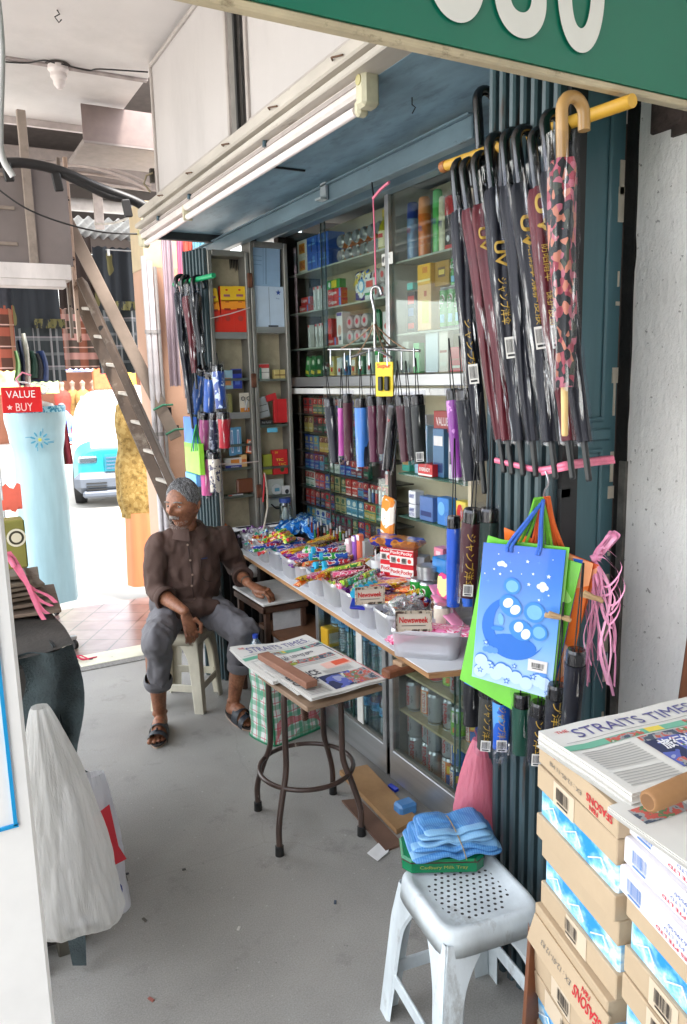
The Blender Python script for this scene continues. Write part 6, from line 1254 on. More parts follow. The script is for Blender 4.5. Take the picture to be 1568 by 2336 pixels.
# second rank: loose goods behind the tubs
def rowgoods(px0,py0,px1,py1,n,kind,L,w,h,ms,name,lab,cat,z=TOPZ+.07,rz=None,jit=.1,lay=1,dz=.01):
    for q in range(lay):
        for k in range(n):
            f = k/max(1,n-1);z_ = z+.022;p = at(px0+(px1-px0)*f,py0+(py1-py0)*f,z=z_);m = ms[(k+q) % len(ms)]
            sweet(kind,L,w,h,WR[m],(p.x+.01*q,p.y,z_+q*dz+rg.uniform(0,.004)),(rg.uniform(-.12,.12),rg.uniform(-.1,.1),(rz if rz is not None else rad(30))+rg.uniform(-jit,jit)),name,'%s %s %s of the %s%s' % (ORD[k],WN[m],name.replace('_',' '),lab,' (upper layer)' if q else ''),cat,name.replace('_',' ')+'s of the '+lab)
for a_ in ((690,1262,775,1222,5,'bar',.2,.04,.02,(3,3,7),'chocolate_bar','yellow and brown row at the back','chocolate bar',TOPZ+.08,rad(20)),
           (706,1285,790,1245,5,'bar',.19,.04,.02,(7,8,7),'chocolate_bar','brown row in front of the yellow one','chocolate bar',TOPZ+.075,rad(20)),
           (696,1262,722,1270,5,'roll',.07,.022,.022,(9,1),'mint_roll','mint rolls standing side by side','candy roll',TOPZ+.09,rad(60)),
           (735,1270,815,1252,7,'roll',.13,.02,.02,(9,12,9),'white_roll','white rolls at the back','candy roll',TOPZ+.075,rad(5)),
           (745,1292,850,1258,7,'bar',.17,.045,.02,(8,8,6),'peanut_bar','navy peanut bars across the middle','candy bar',TOPZ+.07,rad(12)),
           (770,1310,862,1278,8,'box',.08,.035,.016,(6,11,5,8,4),'gum_box','small coloured boxes in the middle','box',TOPZ+.07,rad(15)),
           (745,1318,800,1300,4,'box',.1,.04,.018,(4,6),'orange_box','orange and red boxes','box',TOPZ+.065,rad(15)),
           (700,1328,790,1305,6,'bar',.17,.03,.018,(4,3,5),'candy_stick','orange sticks behind the tubs','candy stick',TOPZ+.075,rad(28)),
           (788,1340,850,1320,6,'roll',.1,.026,.026,(5,10,11,1),'fruit_roll','green and yellow rolls','candy roll',TOPZ+.08,rad(35)),
           (810,1356,850,1340,5,'tube',.1,.03,.03,(11,1),'mint_tube','bright green tubes','sweet tube',TOPZ+.08,rad(60)),
           (838,1350,900,1335,6,'bar',.13,.06,.014,(6,4,0,3),'crisp_sachet','red and purple sachets','sachet',TOPZ+.085,rad(-30)),
           (600,1255,660,1240,7,'bar',.15,.03,.018,(1,2,0),'chew_bar','green and blue bars at the far end','candy bar',TOPZ+.085,rad(8)),
           (640,1222,660,1240,5,'roll',.09,.02,.02,(3,10,6),'lolly_stick','yellow sticks over the red sweets','candy stick',TOPZ+.1,rad(40))):
    rowgoods(*a_[:13],z=a_[13],rz=a_[14],lay=2)
for k in range(7):
    p = at(655+k*13,1196+7*math.sin(k*2),z=TOPZ+.12);sweet('crumple',.17+.01*k,.08,.05,spots('blue_bag',[(0,(30,130,220)),(.5,(180,220,245)),(.56,(20,90,190))],scale=14,bump=.6,bscale=30),(p.x,p.y,p.z-.02),(rg.uniform(-.3,.3),-.3,.5+.2*k),'blue_sweet_bag',ORD[k]+' shiny blue sweet bag from the left at the back of the table','bag','shiny blue sweet bags')
for k,(px,py,L,w,h,m,lb) in enumerate(((880,1300,.19,.13,.07,C(130,24,40,.3,coat=.5,var=.4,scale=40,bump=.6),'bag of dark red sweets'),(915,1320,.17,.12,.06,C(120,20,34,.3,coat=.5,var=.5,scale=40,bump=.6),'second bag of dark red sweets nearer the cans'),(948,1318,.1,.09,.07,C(226,226,224,.5,var=.1,bump=.5),'crumpled white paper ball'),(985,1325,.16,.12,.06,C(196,150,130,.4,coat=.4,var=.3,scale=40,bump=.4),'bag of pale brown biscuits'),
        (940,1360,.2,.16,.07,CLR,'large clear crinkled bag'),(985,1355,.2,.16,.08,CLR,'clear crinkled bag of white things'),(1010,1340,.14,.12,.07,CLR,'clear bag beside the soy can'),(925,1295,.13,.1,.06,C(150,200,160,.4,coat=.4,var=.4,scale=50,bump=.5),'pale green crinkled bag'),(960,1295,.12,.1,.05,C(120,60,60,.4,coat=.4,var=.6,scale=50,bump=.5),'mixed red green crinkled bag'),(895,1340,.16,.12,.05,C(200,196,204,.4,coat=.4,var=.3,scale=30,bump=.5),'silvery grey bag'))):
    p = at(px,py,z=TOPZ+.05);sweet('crumple',L,w,h,m,(p.x,p.y,TOPZ+.02+.01*(k % 3)),(0,0,k*.7),'sweet_bag',lb+' in the right half of the table','bag',None)
for k in range(34):
    px,py = 862+rg.random()*135,1318+rg.random()*62;py = max(py,1318+(px-880)*.35-10);m = rg.choice((6,4,0,3,8,9,13,12,5));z_ = TOPZ+.085+rg.uniform(0,.03);p = at(px,py,z=z_)
    sweet(('bar','box','sweet')[k % 3],(.12,.07,.07)[k % 3],(.045,.035,.03)[k % 3],(.014,.018,.024)[k % 3],WR[m],(p.x,p.y,z_),(rg.uniform(-.4,.4),rg.uniform(-.3,.3),rg.uniform(0,6)),'loose_packet','loose %s packet on the near right heap, %s' % (WN[m],'towards the cans' if py < 1340 else 'towards the front tub'),'packet','loose packets on the near right heap')
for px,py,lb in ((967,1374,'left red wrapped lollipop ball'),(990,1370,'right red wrapped lollipop ball')):
    b = MB();blob(b,(0,0,0),(0,0,.001),.022,.022,C(196,20,30,.15,coat=.8,var=.1),16);tag(b.build('candy_ball',loc=at(px,py,z=TOPZ+.1)),lb+' behind the front tub','sweet','red candy balls')
b = MB();b.box((0,0,0),(.10,.07,.004),C(232,232,230,.5),b=.001);o = b.build('white_card',loc=at(862,1283,z=TOPZ+.11));o.rotation_euler = (.5,-.3,.3);tag(o,'blank white card tilted on the sweets in front of the stick boxes','card')
b = MB();b.box((0,0,0),(.07,.05,.02),C(214,210,196,.5),b=.004);b.rect((0,0,.01),X,Y,.03,.035,P(40,90,170));b.text('EX',(0,0,.0106),X,Y,.02,.02,P(230,230,230));o = b.build('small_carton',loc=at(905,1268,z=TOPZ+.1));o.rotation_euler = (.5,0,.6);tag(o,'little cream carton with a blue square before the stick boxes','carton')
# standing goods at the rear
PKP = [('r',0,.5,.98,.98,(232,226,220)),('R',0,.8,.98,.22,(206,26,40)),('R',0,.12,.98,.2,(206,26,40)),('R',0,.53,.98,.3,(214,30,44)),('t','^Pocky',0,.53,.84,.22,(240,234,230)),('c',.15,.28,.14,.08,(220,60,50)),('b',-.2,.3,.4,.12)]
def at_back(px,py,x,z): p = at(px,py,x=x);return (x,p.y,z)
n_ = 0
for j in range(3):
    for i,px in enumerate((882,904,928)):
        n_ += 1;x_ = 1.66+.012*j*0+(.02 if i == 2 else 0);p = at(px,1255,x=x_)
        pack('biscuit_stick_box','red and white chocolate stick box, %s column, %s' % (('left','middle','right')[i],('bottom','middle','top')[j]+' row'),'box',(x_,p.y,TOPZ+.05+j*.066),rad(-62),.062,.065,.04,(214,36,48),[('r',0,.5,.98,.9,(232,226,220)),('R',0,.72,.98,.36,(210,28,44)),('t','^Pocky',0,.72,.84,.26,(242,236,232)),('c',.2,.26,.14,.14,(220,60,50)),('b',-.2,.26,.4,.36)] if j != 1 else [('r',0,.5,.98,.5,(232,226,220)),('t','^Pocky',0,.5,.84,.34,(210,30,44))],'red and white stick boxes stacked on the table',side=(206,28,40))
b = MB();b.box((0,0,.035),(.22,.12,.035),spots('nut_bag',[(0,(30,50,160)),(.48,(190,120,50)),(.56,(150,84,36))],scale=16,bump=.6,bscale=30),b=.016);o = b.build('nut_packet',loc=at_back(905,1155,1.68,TOPZ+.235));o.rotation_euler = (0,.06,rad(-55));tag(o,'blue and brown peanut packet lying on top of the stick boxes','packet')
b = MB();b.box((0,.02,.07),(.09,.03,.17),spots('orange_bag',[(0,(238,140,40)),(.46,(250,240,226)),(.6,(240,180,70))],scale=12,bump=.7,bscale=24),b=.014);o = b.build('orange_snack_bag',loc=at_back(874,1130,1.68,TOPZ+.29));o.rotation_euler = (0,.12,FACEX);tag(o,'orange and white snack bag standing above the peanut packet','packet')
pack('grey_carton','grey carton lettered Ligo beside the stick boxes','carton',at_back(950,1215,1.72,TOPZ+.14),rad(-60),.07,.075,.06,(150,156,164),[('v','^Ligo',-.2,.5,.6,.2,(170,40,50))])
for i,px in enumerate((951,974)): tall_can('malt_drink_can',('left','right')[i]+' green malt drink can standing on the table',at_back(px,1270,1.63,TOPZ+.035),.028,.135,(36,146,52),'^MILO',(244,240,234),'green malt drink cans on the table')
t = thing('steel_tin','round silver tin standing on the green cans','tin',at_back(976,1192,1.66,TOPZ+.172));b = MB();b.lathe([(0,0),(.042,0),(.042,.03),(.044,.032),(.044,.05),(.03,.054),(0,.054)],SIL,28);b.build('body',t)
tall_can('coffee_can','brown coffee drink can leaning beside the green cans',at_back(1000,1290,1.6,TOPZ+.03),.027,.125,(120,84,60),'^NESCAFE',(60,40,34),'drink cans on the table',(226,220,210))
t = thing('soy_can','tall cream and orange soy drink can near the hanging umbrellas','can',at_back(1008,1315,1.545,TOPZ+.02),FACEX);b = MB();b.lathe([(0,0),(.025,0),(.029,.008)],SIL,24);b.lathe([(.029,.008),(.029,.06),(.029,.12)],C(226,216,196,.3,coat=.4),24,mats=[C(232,190,110,.3,coat=.4,var=.2,scale=30),C(228,220,200,.3,coat=.4)]);ctext(b,'SOY',.0296,.028,-math.pi/2,.9,.022,P(240,236,220));ctext(b,'SEASONS',.0296,.07,-math.pi/2-.75,.3,.09,P(190,60,50),True);b.lathe([(.029,.12),(.025,.128),(0,.126)],SIL,24);b.build('can_body',t)
b = MB();b.box((0,.02,.05),(.085,.03,.09),spots('pink_yellow',[(0,(236,60,130)),(.45,(250,226,150)),(.58,(240,100,150))],scale=14,bump=.5,bscale=30),b=.012);o = b.build('pink_yellow_packet',loc=at_back(1005,1250,1.56,TOPZ+.15));o.rotation_euler = (0,.1,FACEX);tag(o,'pink and yellow packet perched above the soy can','packet')
for i,(px,py,w,h,c_,lb) in enumerate(((792,1240,.035,.13,(230,190,196),'pale pink'),(806,1245,.03,.15,(150,90,190),'purple'),(816,1235,.03,.16,(236,120,90),'coral'),(805,1268,.035,.075,(90,140,210),'light blue'),(822,1270,.03,.07,(200,130,200),'lilac'),(843,1262,.045,.06,(222,140,80),'small orange'),(855,1268,.04,.05,(230,110,160),'small pink'),(790,1268,.03,.08,(90,60,140),'dark violet'))):
    pack('lotion_bottle',lb+' square bottle standing at the back of the table','bottle',at_back(px,py,1.72+.01*i,TOPZ+.06),FACEX,w,h,.03,c_,[('r',0,.9,.98,.16,(236,232,230))],'square bottles at the back of the table',bev=.006)
b = MB()
for k in range(5): b.box((k*.012,0,.07),(.008,.05,.14),C(226-14*k,226-14*k,224-14*k,.5),b=.002)
o = b.build('card_rack',loc=at_back(829,1225,1.78,TOPZ+.05));o.rotation_euler.z = FACEX;tag(o,'upright bundle of white and grey cards behind the purple bottle','cards')
t = thing('white_cup','white plastic cup with two straws beside the stick boxes','cup',at_back(863,1245,1.68,TOPZ+.08));b = MB();b.lathe([(0,0),(.026,0),(.034,.085),(.036,.087)],C(230,230,232,.4,var=.02),22);b.build('cup_body',t)
for s_ in (-1,1): b = MB();b.tube([(s_*.01,0,.02),(s_*.014,.0,.13)],.004,C(230,230,230,.4),6);b.build('straw',t)
for i in range(14):
    p = at(704+i*7.2,1188+2*math.sin(i*3),x=1.83);b = MB();h_ = .09+.02*math.sin(i*2.1);c_ = ((40,40,44),(130,40,34),(60,130,70),(150,60,40))[i % 4]
    b.lathe([(.006,0),(.006,h_)],C(*c_,.3,coat=.4),8);b.lathe([(.0065,h_),(.006,h_+.03),(0,h_+.032)],SIL,8);tag(b.build('pen',loc=(1.83,p.y,TOPZ+.06)),ORD[i]+' pen or lighter from the left in the rack at the back of the table','pen','pens and lighters standing at the back')
b = MB();b.box((0,0,.03),(.62,.06,.07),C(60,54,50,.6),b=.004);o = b.build('pen_tray',loc=at_back(752,1195,1.83,TOPZ));o.rotation_euler.z = FACEX;tag(o,'dark tray holding pens at the back of the table','tray')
o = MB();o.box((1.72,2.72,TOPZ+.03),(.16,1.1,.055),C(170,168,172,.6,grime=.3),b=.006);tag(o.build('goods_riser'),'low grey riser box under the goods at the back of the table','box')
b = MB();b.box((0,0,.03),(.1,.14,.06),C(30,120,190,.3,coat=.3,var=.2),b=.004);tag(b.build('blue_tissue_pack',loc=at_back(1035,1175,1.72,TOPZ+.2)),'light blue tissue pack at the right rear','pack')
for i,c_ in enumerate(((90,30,60),(214,130,150),(210,120,140))): pack('pink_box',('dark plum','rose','upper rose')[i]+' soap box in the small pile at the right rear','box',at_back(1000,1210,1.74,TOPZ+.14+i*.045),FACEX,.06,.042,.05,c_,[('r',0,.5,.5,.4,(226,190,196))],'soap boxes at the right rear')
# ================= glazed cases beneath =================
def case(name,lab,y0,y1,shelves):
    t = thing(name,lab,'display case',(1.6,(y0+y1)/2,0));L = y1-y0
    b = MB();b.box((.2,0,.09),(.38,L,.02),C(190,170,140,.6,grime=.3));b.build('floor_board',t);b = MB();b.box((.39,0,.4),(.02,L,.66),C(150,156,160,.5,grime=.4));b.build('back',t)
    b = MB();b.box((0,0,.085),(.035,L,.13),ALU,b=.003);b.box((-.002,0,.156),(.02,L,.008),ALUD);b.build('bottom_rail',t);b = MB();b.box((0,0,.695),(.035,L,.035),ALU,b=.003);b.build('top_rail',t)
    for s_ in (-1,1):
        b = MB();b.box((0,s_*(L/2-.014),.36),(.036,.028,.68),ALU,b=.003);b.box((.2,s_*(L/2-.008),.36),(.36,.012,.66),ALUD);b.build('post',t)
    for k,(a,c_) in enumerate(((-L/2+.03,.02),(-.02,L/2-.03))): b = MB();b.box((.004-.008*k,(a+c_)/2,.42),(.004,c_-a,.52),GL);p = b.build('glass_pane',t);b = MB();b.box((.004-.008*k,c_ if k == 0 else a,.42),(.006,.004,.52),C(40,80,70,.3));b.build('glass_edge',p)
    for z in shelves: b = MB();b.box((.2,0,z-.006),(.36,L-.04,.009),C(196,178,140,.6,var=.15));b.build('shelf',t)
    for s_ in (-.4,.4): b = MB();b.lathe([(0,-.01),(.022,-.01),(.022,.01),(0,.01)],BLACK,14,c=(.03,s_*L,.022),axis=(1,0,0));b.build('castor',t)
    return t
case('bottle_case','aluminium framed glass case of water bottles beneath the table',2.565,3.2,(.40,));case('can_case','aluminium framed glass case of drink cans beneath the table, nearest the viewer',1.66,2.54,(.33,.5))
o = MB();o.box((1.59,2.79,.43),(.006,.05,.53),C(216,214,208,.5),b=.001);tag(o.build('paper_strip'),'white vertical paper strip on the bottle case glass','strip')
cans = {}
def can(kind,x,y,z,an,lab):
    if kind not in cans: o = can_proto(kind).build('drink_can');cans[kind] = o
    else: o = cans[kind].copy();COL.objects.link(o)
    o.location = (x,y,z);o.rotation_euler = (0,0,FACEX+an);tag(o,lab,'can','drink cans in the glass case')
KN = {'light': 'silver red lettered','orange': 'orange fruit','cola': 'plain red','green': 'green','plus': 'dark blue','tea': 'blue and orange','lime': 'lime'}
rows = [(.095,['light','light','light','orange','tea','light','tea','plus','light','orange','light']),(.095+.119,['light','light','light','light','tea','light','plus','light','orange','light','light']),(.335,['light','orange','light','light','green','orange','plus','orange','light','light','cola']),(.505,['green','orange','cola','lime','light','lime','light','orange','green','cola','lime']),]
for r,(z,ks) in enumerate(rows):
    for i,k_ in enumerate(ks):
        can(k_,1.665+.02*(i % 2)+rg.uniform(0,.01),2.48-i*.0735,z,rg.uniform(-.7,.7),'%s drink can, %s from the left, %s row of the case' % (KN[k_],ORD[i],('bottom','second','third','top')[r]))
for i in range(5): can('light',1.76,2.46-i*.08,.335,rg.uniform(-2,2),'silver drink can standing behind the third row, %s from the left' % ORD[i])
BT = glassy('water_bottle',(206,230,246),gloss=.18,rough=.06,crinkle=.004,scale=40,milky=.12,milk=(190,220,240))
t = thing('water_bottle','','bottle',(0,0,0),FACEX);pf = [(0,0),(.028,0),(.031,.01)]
for k in range(9): pf += [(.031,.014+k*.012),(.0285,.020+k*.012)]
pf += [(.031,.125),(.031,.165),(.030,.175),(.024,.2),(.013,.215),(.013,.222)]
b = MB();b.lathe(pf,BT,18);b.build('bottle_body',t);b = MB();b.lathe([(.0312,.125),(.0312,.165)],C(120,180,226,.4,var=.2,scale=40),18);ctext(b,'POLAR',.032,.145,-math.pi/2,1.5,.018,P(40,70,130));b.build('label',t);b = MB();b.lathe([(.015,.218),(.015,.234),(0,.235)],C(40,110,210,.4),14);b.build('cap',t)
first = True
for r,z in enumerate((.1,.405)):
    for i in range(8):
        for j in range(2):
            l_ = 'clear water bottle, %s from the left in the %s %s row' % (ORD[i],('lower','upper')[r],('front','rear')[j]);loc = (1.66+j*.085,3.12-i*.072,z)
            if first: t.location = loc;t['label'] = l_;t['group'] = 'water bottles in the glass case';first = False
            else: dup(t,loc=loc,rot=(0,0,FACEX+rg.uniform(-.6,.6)),label=l_)
b = MB();b.box((0,0,.06),(.07,.07,.09),C(206,160,40,.4,var=.06),b=.003);b.rect((-.0,-.035,.06),X,Z,.05,.05,P(200,196,180));tag(b.build('yellow_carton',loc=at(755,1478,x=1.62)),'yellow carton with a cream window under the table end','carton')
b = MB();b.box((0,0,0),(.3,.4,.02),C(110,74,50,.6));tag(b.build('low_shelf',loc=(1.6,3.4,.42)),'brown shelf board under the far half of the table','shelf')
b = MB();b.lathe([(0,0),(.03,0),(.03,.18),(.012,.21),(.012,.215)],BT,16);b.lathe([(.014,.212),(.014,.23),(0,.23)],C(40,70,170,.4),12);tag(b.build('standing_bottle',loc=at(585,1500,y=3.3)),'blue capped bottle standing on the floor behind the newspaper stool','bottle');bpy.data.objects['standing_bottle'].location.z = .001+.25
# ================= folding gate, rod, umbrellas =================
GATE = worn_paint('gate_paint',(60,78,84),(60,48,42),thr=.56,scale=16,stretch=(1,1,.12),soft=.06,rough=.35,var=.35)
PANEL = worn_paint('door_paint',(86,122,132),(172,150,118),thr=.655,scale=10,stretch=(1.5,1,.22),soft=.015,rough=.3,var=.2)
gt = thing('folding_gate','dark blue green folding metal gate bundled at the right of the stall','gate',(1.33,1.42,0))
for k in range(7):
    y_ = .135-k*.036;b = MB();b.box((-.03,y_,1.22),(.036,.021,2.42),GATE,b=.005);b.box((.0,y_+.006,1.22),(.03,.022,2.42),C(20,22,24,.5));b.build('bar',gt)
b = MB();b.box((.0,.02,1.22),(.05,.25,2.4),C(17,18,20,.6));b.build('gap_shade',gt)  # near-black block and bar backs stand in for shade between the bars
b = MB()
for z in (.35,1.4,2.1): b.box((-.012,.02,z),(.03,.25,.02),C(40,44,46,.5,metal=.4))
b.build('lattice',gt)
dp = thing('blue_door_panel','blue painted panelled door leaf with peeling paint beside the white pillar','door',(1.475,1.44,0))
b = MB();b.box((0,0,1.22),(.25,.035,2.44),PANEL,b=.004);b.build('board',dp)
b = MB()
for z0,z1 in ((.1,1.48),(1.56,2.36)):
    for x_ in (-.07,.07): b.box((x_,-.021,(z0+z1)/2),(.012,.01,z1-z0),PANEL,b=.004)
    for z in (z0,z1): b.box((0,-.021,z),(.15,.01,.012),PANEL,b=.004)
b.box((0,-.02,1.52),(.2,.012,.03),PANEL,b=.004);b.build('moulding',dp)
b = MB()
for k in range(16): z = .5+.12*k+.03*math.sin(k*3);b.box((.112,-.019,z),(.012+.008*math.sin(k*2),.003,.05+.04*math.sin(k*5)),C(214,206,190,.7,var=.1))
b.build('flaking_edge',dp)
rod = thing('yellow_rod','yellow bamboo coloured rod the long umbrellas hang from','rod',(1.3,1.46,2.228))
b = MB();b.tube([(0,-.315,-.022),(0,.30,.002)],.0135,worn_paint('yellow_rod_paint',(204,158,56),(160,110,40),thr=.62,scale=12,stretch=(1,.2,1)),14);b.build('bar',rod)
b = MB();b.tube([(0,.295,.002),(0,.315,.002)],.015,C(150,90,40,.5),14);b.build('end_ring',rod)
FILM = glassy('umbrella_film',(246,246,250),gloss=.0,rough=.1,crinkle=.02,scale=62,streak=.5,edge=.04,stretch=(1.5,1.5,.1))
NAVY = C(7,10,24,.55,var=.2);MAR = C(88,8,22,.5,var=.15);BLK = C(16,17,20,.5,var=.2)
HND = C(16,16,17,.22,coat=.5);FER = C(34,36,38,.35)
FLORAL = spots('floral_cloth',[(0,(30,34,36)),(.42,(150,56,70)),(.6,(190,120,96)),(.74,(60,66,54)),(.85,(176,96,110))],voro=True,scale=95,detail=2,rough=.6,coat=.2,stretch=(1,1,.7))
GOLDI = C(186,150,50,.4,var=0);D6 = lambda x,y: ((1250+x/1.947)*.8066,(200+y/1.947)*.8066)
def lumb(top,tip,xw,col,lab,grp,cw=.019,hand=HND,ferr=FER,text=None,tcol=GOLDI,bar=None,xw2=None,film=True,lean=0,tx=0,hl=.10,fl=.085):
    """top: top of the fabric in the photo, tip: end of the ferrule"""
    T = at(*D6(*top),x=xw);B = at(*D6(*tip),x=xw2 or xw);d = (B-T);L = d.length;d.normalize();zc = -d;xc = (X-zc*zc.x).normalized();yc = zc.cross(xc)
    M = Matrix((xc,yc,zc)).transposed().to_4x4();M.translation = T
    t = thing('long_umbrella',lab,'umbrella',T,0,grp);t.rotation_euler = M.to_euler()
    cw *= 1.14;r = .030;b = MB();zt = hl;pts = [V((0,0,-.01)),V((0,0,zt*.5)),V((0,0,zt))]+[V((r-r*math.cos(a),.0,zt+r*math.sin(a))) for a in [k*math.pi/10 for k in range(1,11)]]+[V((2*r,0,zt-.03))]
    b.tube(pts,.0125,hand,12);b.build('handle',t)
    b = MB();Lc = L-fl;n = 8;ph = (T.y*37) % 6
    def f(u,v):
        a = u*2*math.pi;k = cw*(1-.42*v)*(1+.13*math.sin(a*5+v*5+ph)+.05*math.sin(a*9+v*11+ph));k *= min(1,.75+v*6) if v < .05 else 1;return (k*math.cos(a)+.004*math.sin(v*7+ph),k*math.sin(a),-v*Lc)
    b.grid(f,40,30,col);c_ = b.build('canopy',t)
    an = math.atan2(-.78,-.62)
    if text:
        b = MB()
        for s_,z,h_,w_ in text:
            r_ = cw*(1-.42*(-z/Lc))*1.17;b2 = text_geo(s_);out = []
            for a_,q in b2[0]: a2,q2 = -q,a_;th = an+tx-a2*w_/r_;out.append((r_*math.cos(th)+.004*math.sin(-z/Lc*7+ph),r_*math.sin(th),z-q2*h_))
            b.add(out,b2[1],tcol)
        b.build('lettering',c_)
    if bar:
        N_ = V((math.cos(an),math.sin(an),0));U_ = V((-N_.y,N_.x,0));b = MB();b.barcode(N_*cw*1.08+V((0,0,bar)),U_,Z,.024,.05);b.build('price_sticker',t)
    b = MB();b.lathe([(.0075,-L+fl+.01),(.007,-L+.004),(.005,-L),(0,-L)],ferr,12);b.build('ferrule',t)
    if film:
        b = MB()
        def g(u,v):
            a = u*2*math.pi;k = cw*(1.2-.4*v)*(1+.10*mnoise.noise(V((math.cos(a)*2+ph,math.sin(a)*2,v*14)))+.05*math.sin(a*3+v*9));return (k*math.cos(a)*1.1,k*math.sin(a),.045-v*(Lc+.05)+.004*math.sin(a*4))
        b.grid(g,30,40,FILM);b.build('plastic_sleeve',t)
    return t
gU = 'long umbrellas hooked on the yellow rod'
UVT = [('^UV',-.24,.07,.026),('ジャンプ洋伞',-.40,.16,.024)]
lumb((212,420),(330,2200),1.33,BLK,'black long umbrella with the highest raised handle at the back of the row',gU,film=False,hl=.115)
lumb((92,775),(236,2330),1.27,NAVY,'navy long umbrella in film, leftmost on the yellow rod',gU,text=[('ジャンプ洋伞',-.36,.16,.02)],bar=-.42,cw=.022)
lumb((150,770),(345,2215),1.265,MAR,'maroon long umbrella, second from the left on the rod',gU,cw=.018)
lumb((212,745),(390,2225),1.26,MAR,'maroon long umbrella with small gold letters, third from the left',gU,text=[('^UV',-.09,.06,.02)],cw=.019)
lumb((285,655),(450,2232),1.25,NAVY,'thick navy long umbrella with gold letters and sticker, fourth from the left',gU,cw=.025,text=[('^UV',-.16,.06,.026),('ジャンプ洋伞',-.27,.11,.022)],bar=-.38)
lumb((368,640),(520,2238),1.25,NAVY,'dark navy long umbrella in tight film, fifth from the left',gU,cw=.02)
lumb((440,630),(628,2248),1.24,NAVY,'navy long umbrella with large gold UV and barcode, sixth from the left',gU,cw=.024,text=[('^UV',-.115,.075,.03),('ジャンプ洋伞',-.215,.09,.016),('防晒雨伞 保护皮肤',-.22,.20,.016)],bar=-.35,tx=.1)
lumb((530,650),(722,2250),1.235,MAR,'bright maroon long umbrella with big gold UV letters',gU,cw=.024,text=[('^UV',-.065,.09,.032),('防晒雨伞',-.17,.08,.018),('保护皮肤',-.27,.08,.018)],bar=-.33)
lumb((600,560),(812,2262),1.23,NAVY,'navy long umbrella in loose grey film, rightmost on the rod',gU,cw=.022)
TAN = C(176,138,84,.35,var=.1,coat=.3)
lumb((664,490),(678,2012),1.17,FLORAL,'pink flowered long umbrella with a tan curved handle',gU,cw=.025,hand=TAN,ferr=C(214,180,120,.4),hl=.092,fl=.10)
# folded umbrellas on cords
def sumb(top,bot,xw,col,lab,grp,cord=.1,r=.02,text=None,bar=False,scale=1.0,capc=HND,D=None,film=True,loop=True):
    D = D or (lambda x,y: (x,y));T = at(*D(*top),x=xw);B = at(*D(*bot),x=xw);d = B-T;L = d.length;d.normalize();zc = -d;xc = (X-zc*zc.x).normalized();yc = zc.cross(xc)
    M = Matrix((xc,yc,zc)).transposed().to_4x4();t = thing('folded_umbrella',lab,'umbrella',T,0,grp);t.rotation_euler = M.to_euler();ph = (T.y*91) % 6
    b = MB();b.lathe([(0,.0),(r*.85,-.001),(r*.95,-.008),(r*.95,-.035),(r*.8,-.04)],capc,18);b.build('handle',t)
    b = MB();b.grid(lambda u,v: (r*(1+.05*math.sin(u*25+v*4+ph))*(1-.08*v)*math.cos(u*6.2832),r*(1+.05*math.sin(u*25+v*4+ph))*(1-.08*v)*math.sin(u*6.2832),-.036-v*(L-.04)),30,8,col);b.grid(lambda u,v: (r*.92*v*math.cos(u*6.2832),r*.92*v*math.sin(u*6.2832),-L+.004),30,1,col);c_ = b.build('canopy',t)
    an = math.atan2(-.8,-.6)
    if text:
        b = MB();b2 = text_geo(text);b.add([(r*1.07*math.cos(an+q*.9),r*1.07*math.sin(an+q*.9),-L*.56-a_*L*.62) for a_,q in b2[0]],b2[1],GOLDI);b.build('lettering',c_)
    if bar: N_ = V((math.cos(an),math.sin(an),0));b = MB();b.barcode(N_*r*1.1+V((0,0,-L*.88)),V((-N_.y,N_.x,0)),Z,.026,.032);b.build('price_sticker',t)
    if film:
        b = MB();b.grid(lambda u,v: (r*1.22*(1+.12*mnoise.noise(V((math.cos(u*6.2832)*2+ph,math.sin(u*6.2832)*2,v*8))))*math.cos(u*6.2832),r*1.15*(1+.12*mnoise.noise(V((math.cos(u*6.2832)*2,math.sin(u*6.2832)*2+ph,v*8))))*math.sin(u*6.2832),.012-v*(L+.022)),24,24,FILM);b.build('plastic_sleeve',t)
    if loop: b = MB();b.tube([(-.006,0,0),(-.001,0,cord),(.001,0,cord),(.007,0,0)],.0018,BLACK,5);b.build('cord',t)
    return t
DC_ = lambda x,y: ((820+x/2.703)*.8066,(1050+y/2.703)*.8066)
gR = 'folded umbrellas clipped on the chrome hanger'
BLG = spots('black_gloss',[(0,(14,16,18)),(.62,(120,20,26)),(.66,(16,18,20))],scale=30,coat=.8,rough=.2,bump=.6,bscale=40)
for tp_,bt_,c_,lb,r_,bar in (((300,205),(358,705),NAVY,'dark navy folded umbrella, leftmost on the chrome hanger',.024,0),((395,210),(398,650),C(190,70,160,.4,coat=.3),'magenta folded umbrella peeping behind the maroon one',.014,0),((442,170),(455,690),C(70,12,28,.5),'maroon folded umbrella, second on the chrome hanger',.02,0),
        ((545,205),(562,735),spots('sky_navy',[(0,(24,30,50)),(.5,(60,130,210))],scale=9,stretch=(1,1,.3),rough=.5),'sky blue and navy folded umbrella on the chrome hanger',.026,0),((628,190),(650,700),C(84,18,50,.5),'plum folded umbrella behind the sky blue one',.018,0),((705,180),(712,640),C(60,12,26,.5),'very dark maroon folded umbrella in the middle',.018,0),
        ((795,252),(748,760),BLG,'shiny black folded umbrella hanging slightly tilted in front',.022,0),((845,185),(892,700),C(66,12,28,.5),'wine red folded umbrella right of the shiny black one',.019,0),((905,190),(940,690),BLK,'slim black folded umbrella behind the last one',.014,0),((975,175),(1000,715),C(18,24,20,.5),'greenish black folded umbrella with a sticker, rightmost on the hanger',.023,1)):
    sumb(tp_,bt_,1.47,c_,lb,gR,cord=.12,r=r_,bar=bar,D=DC_)
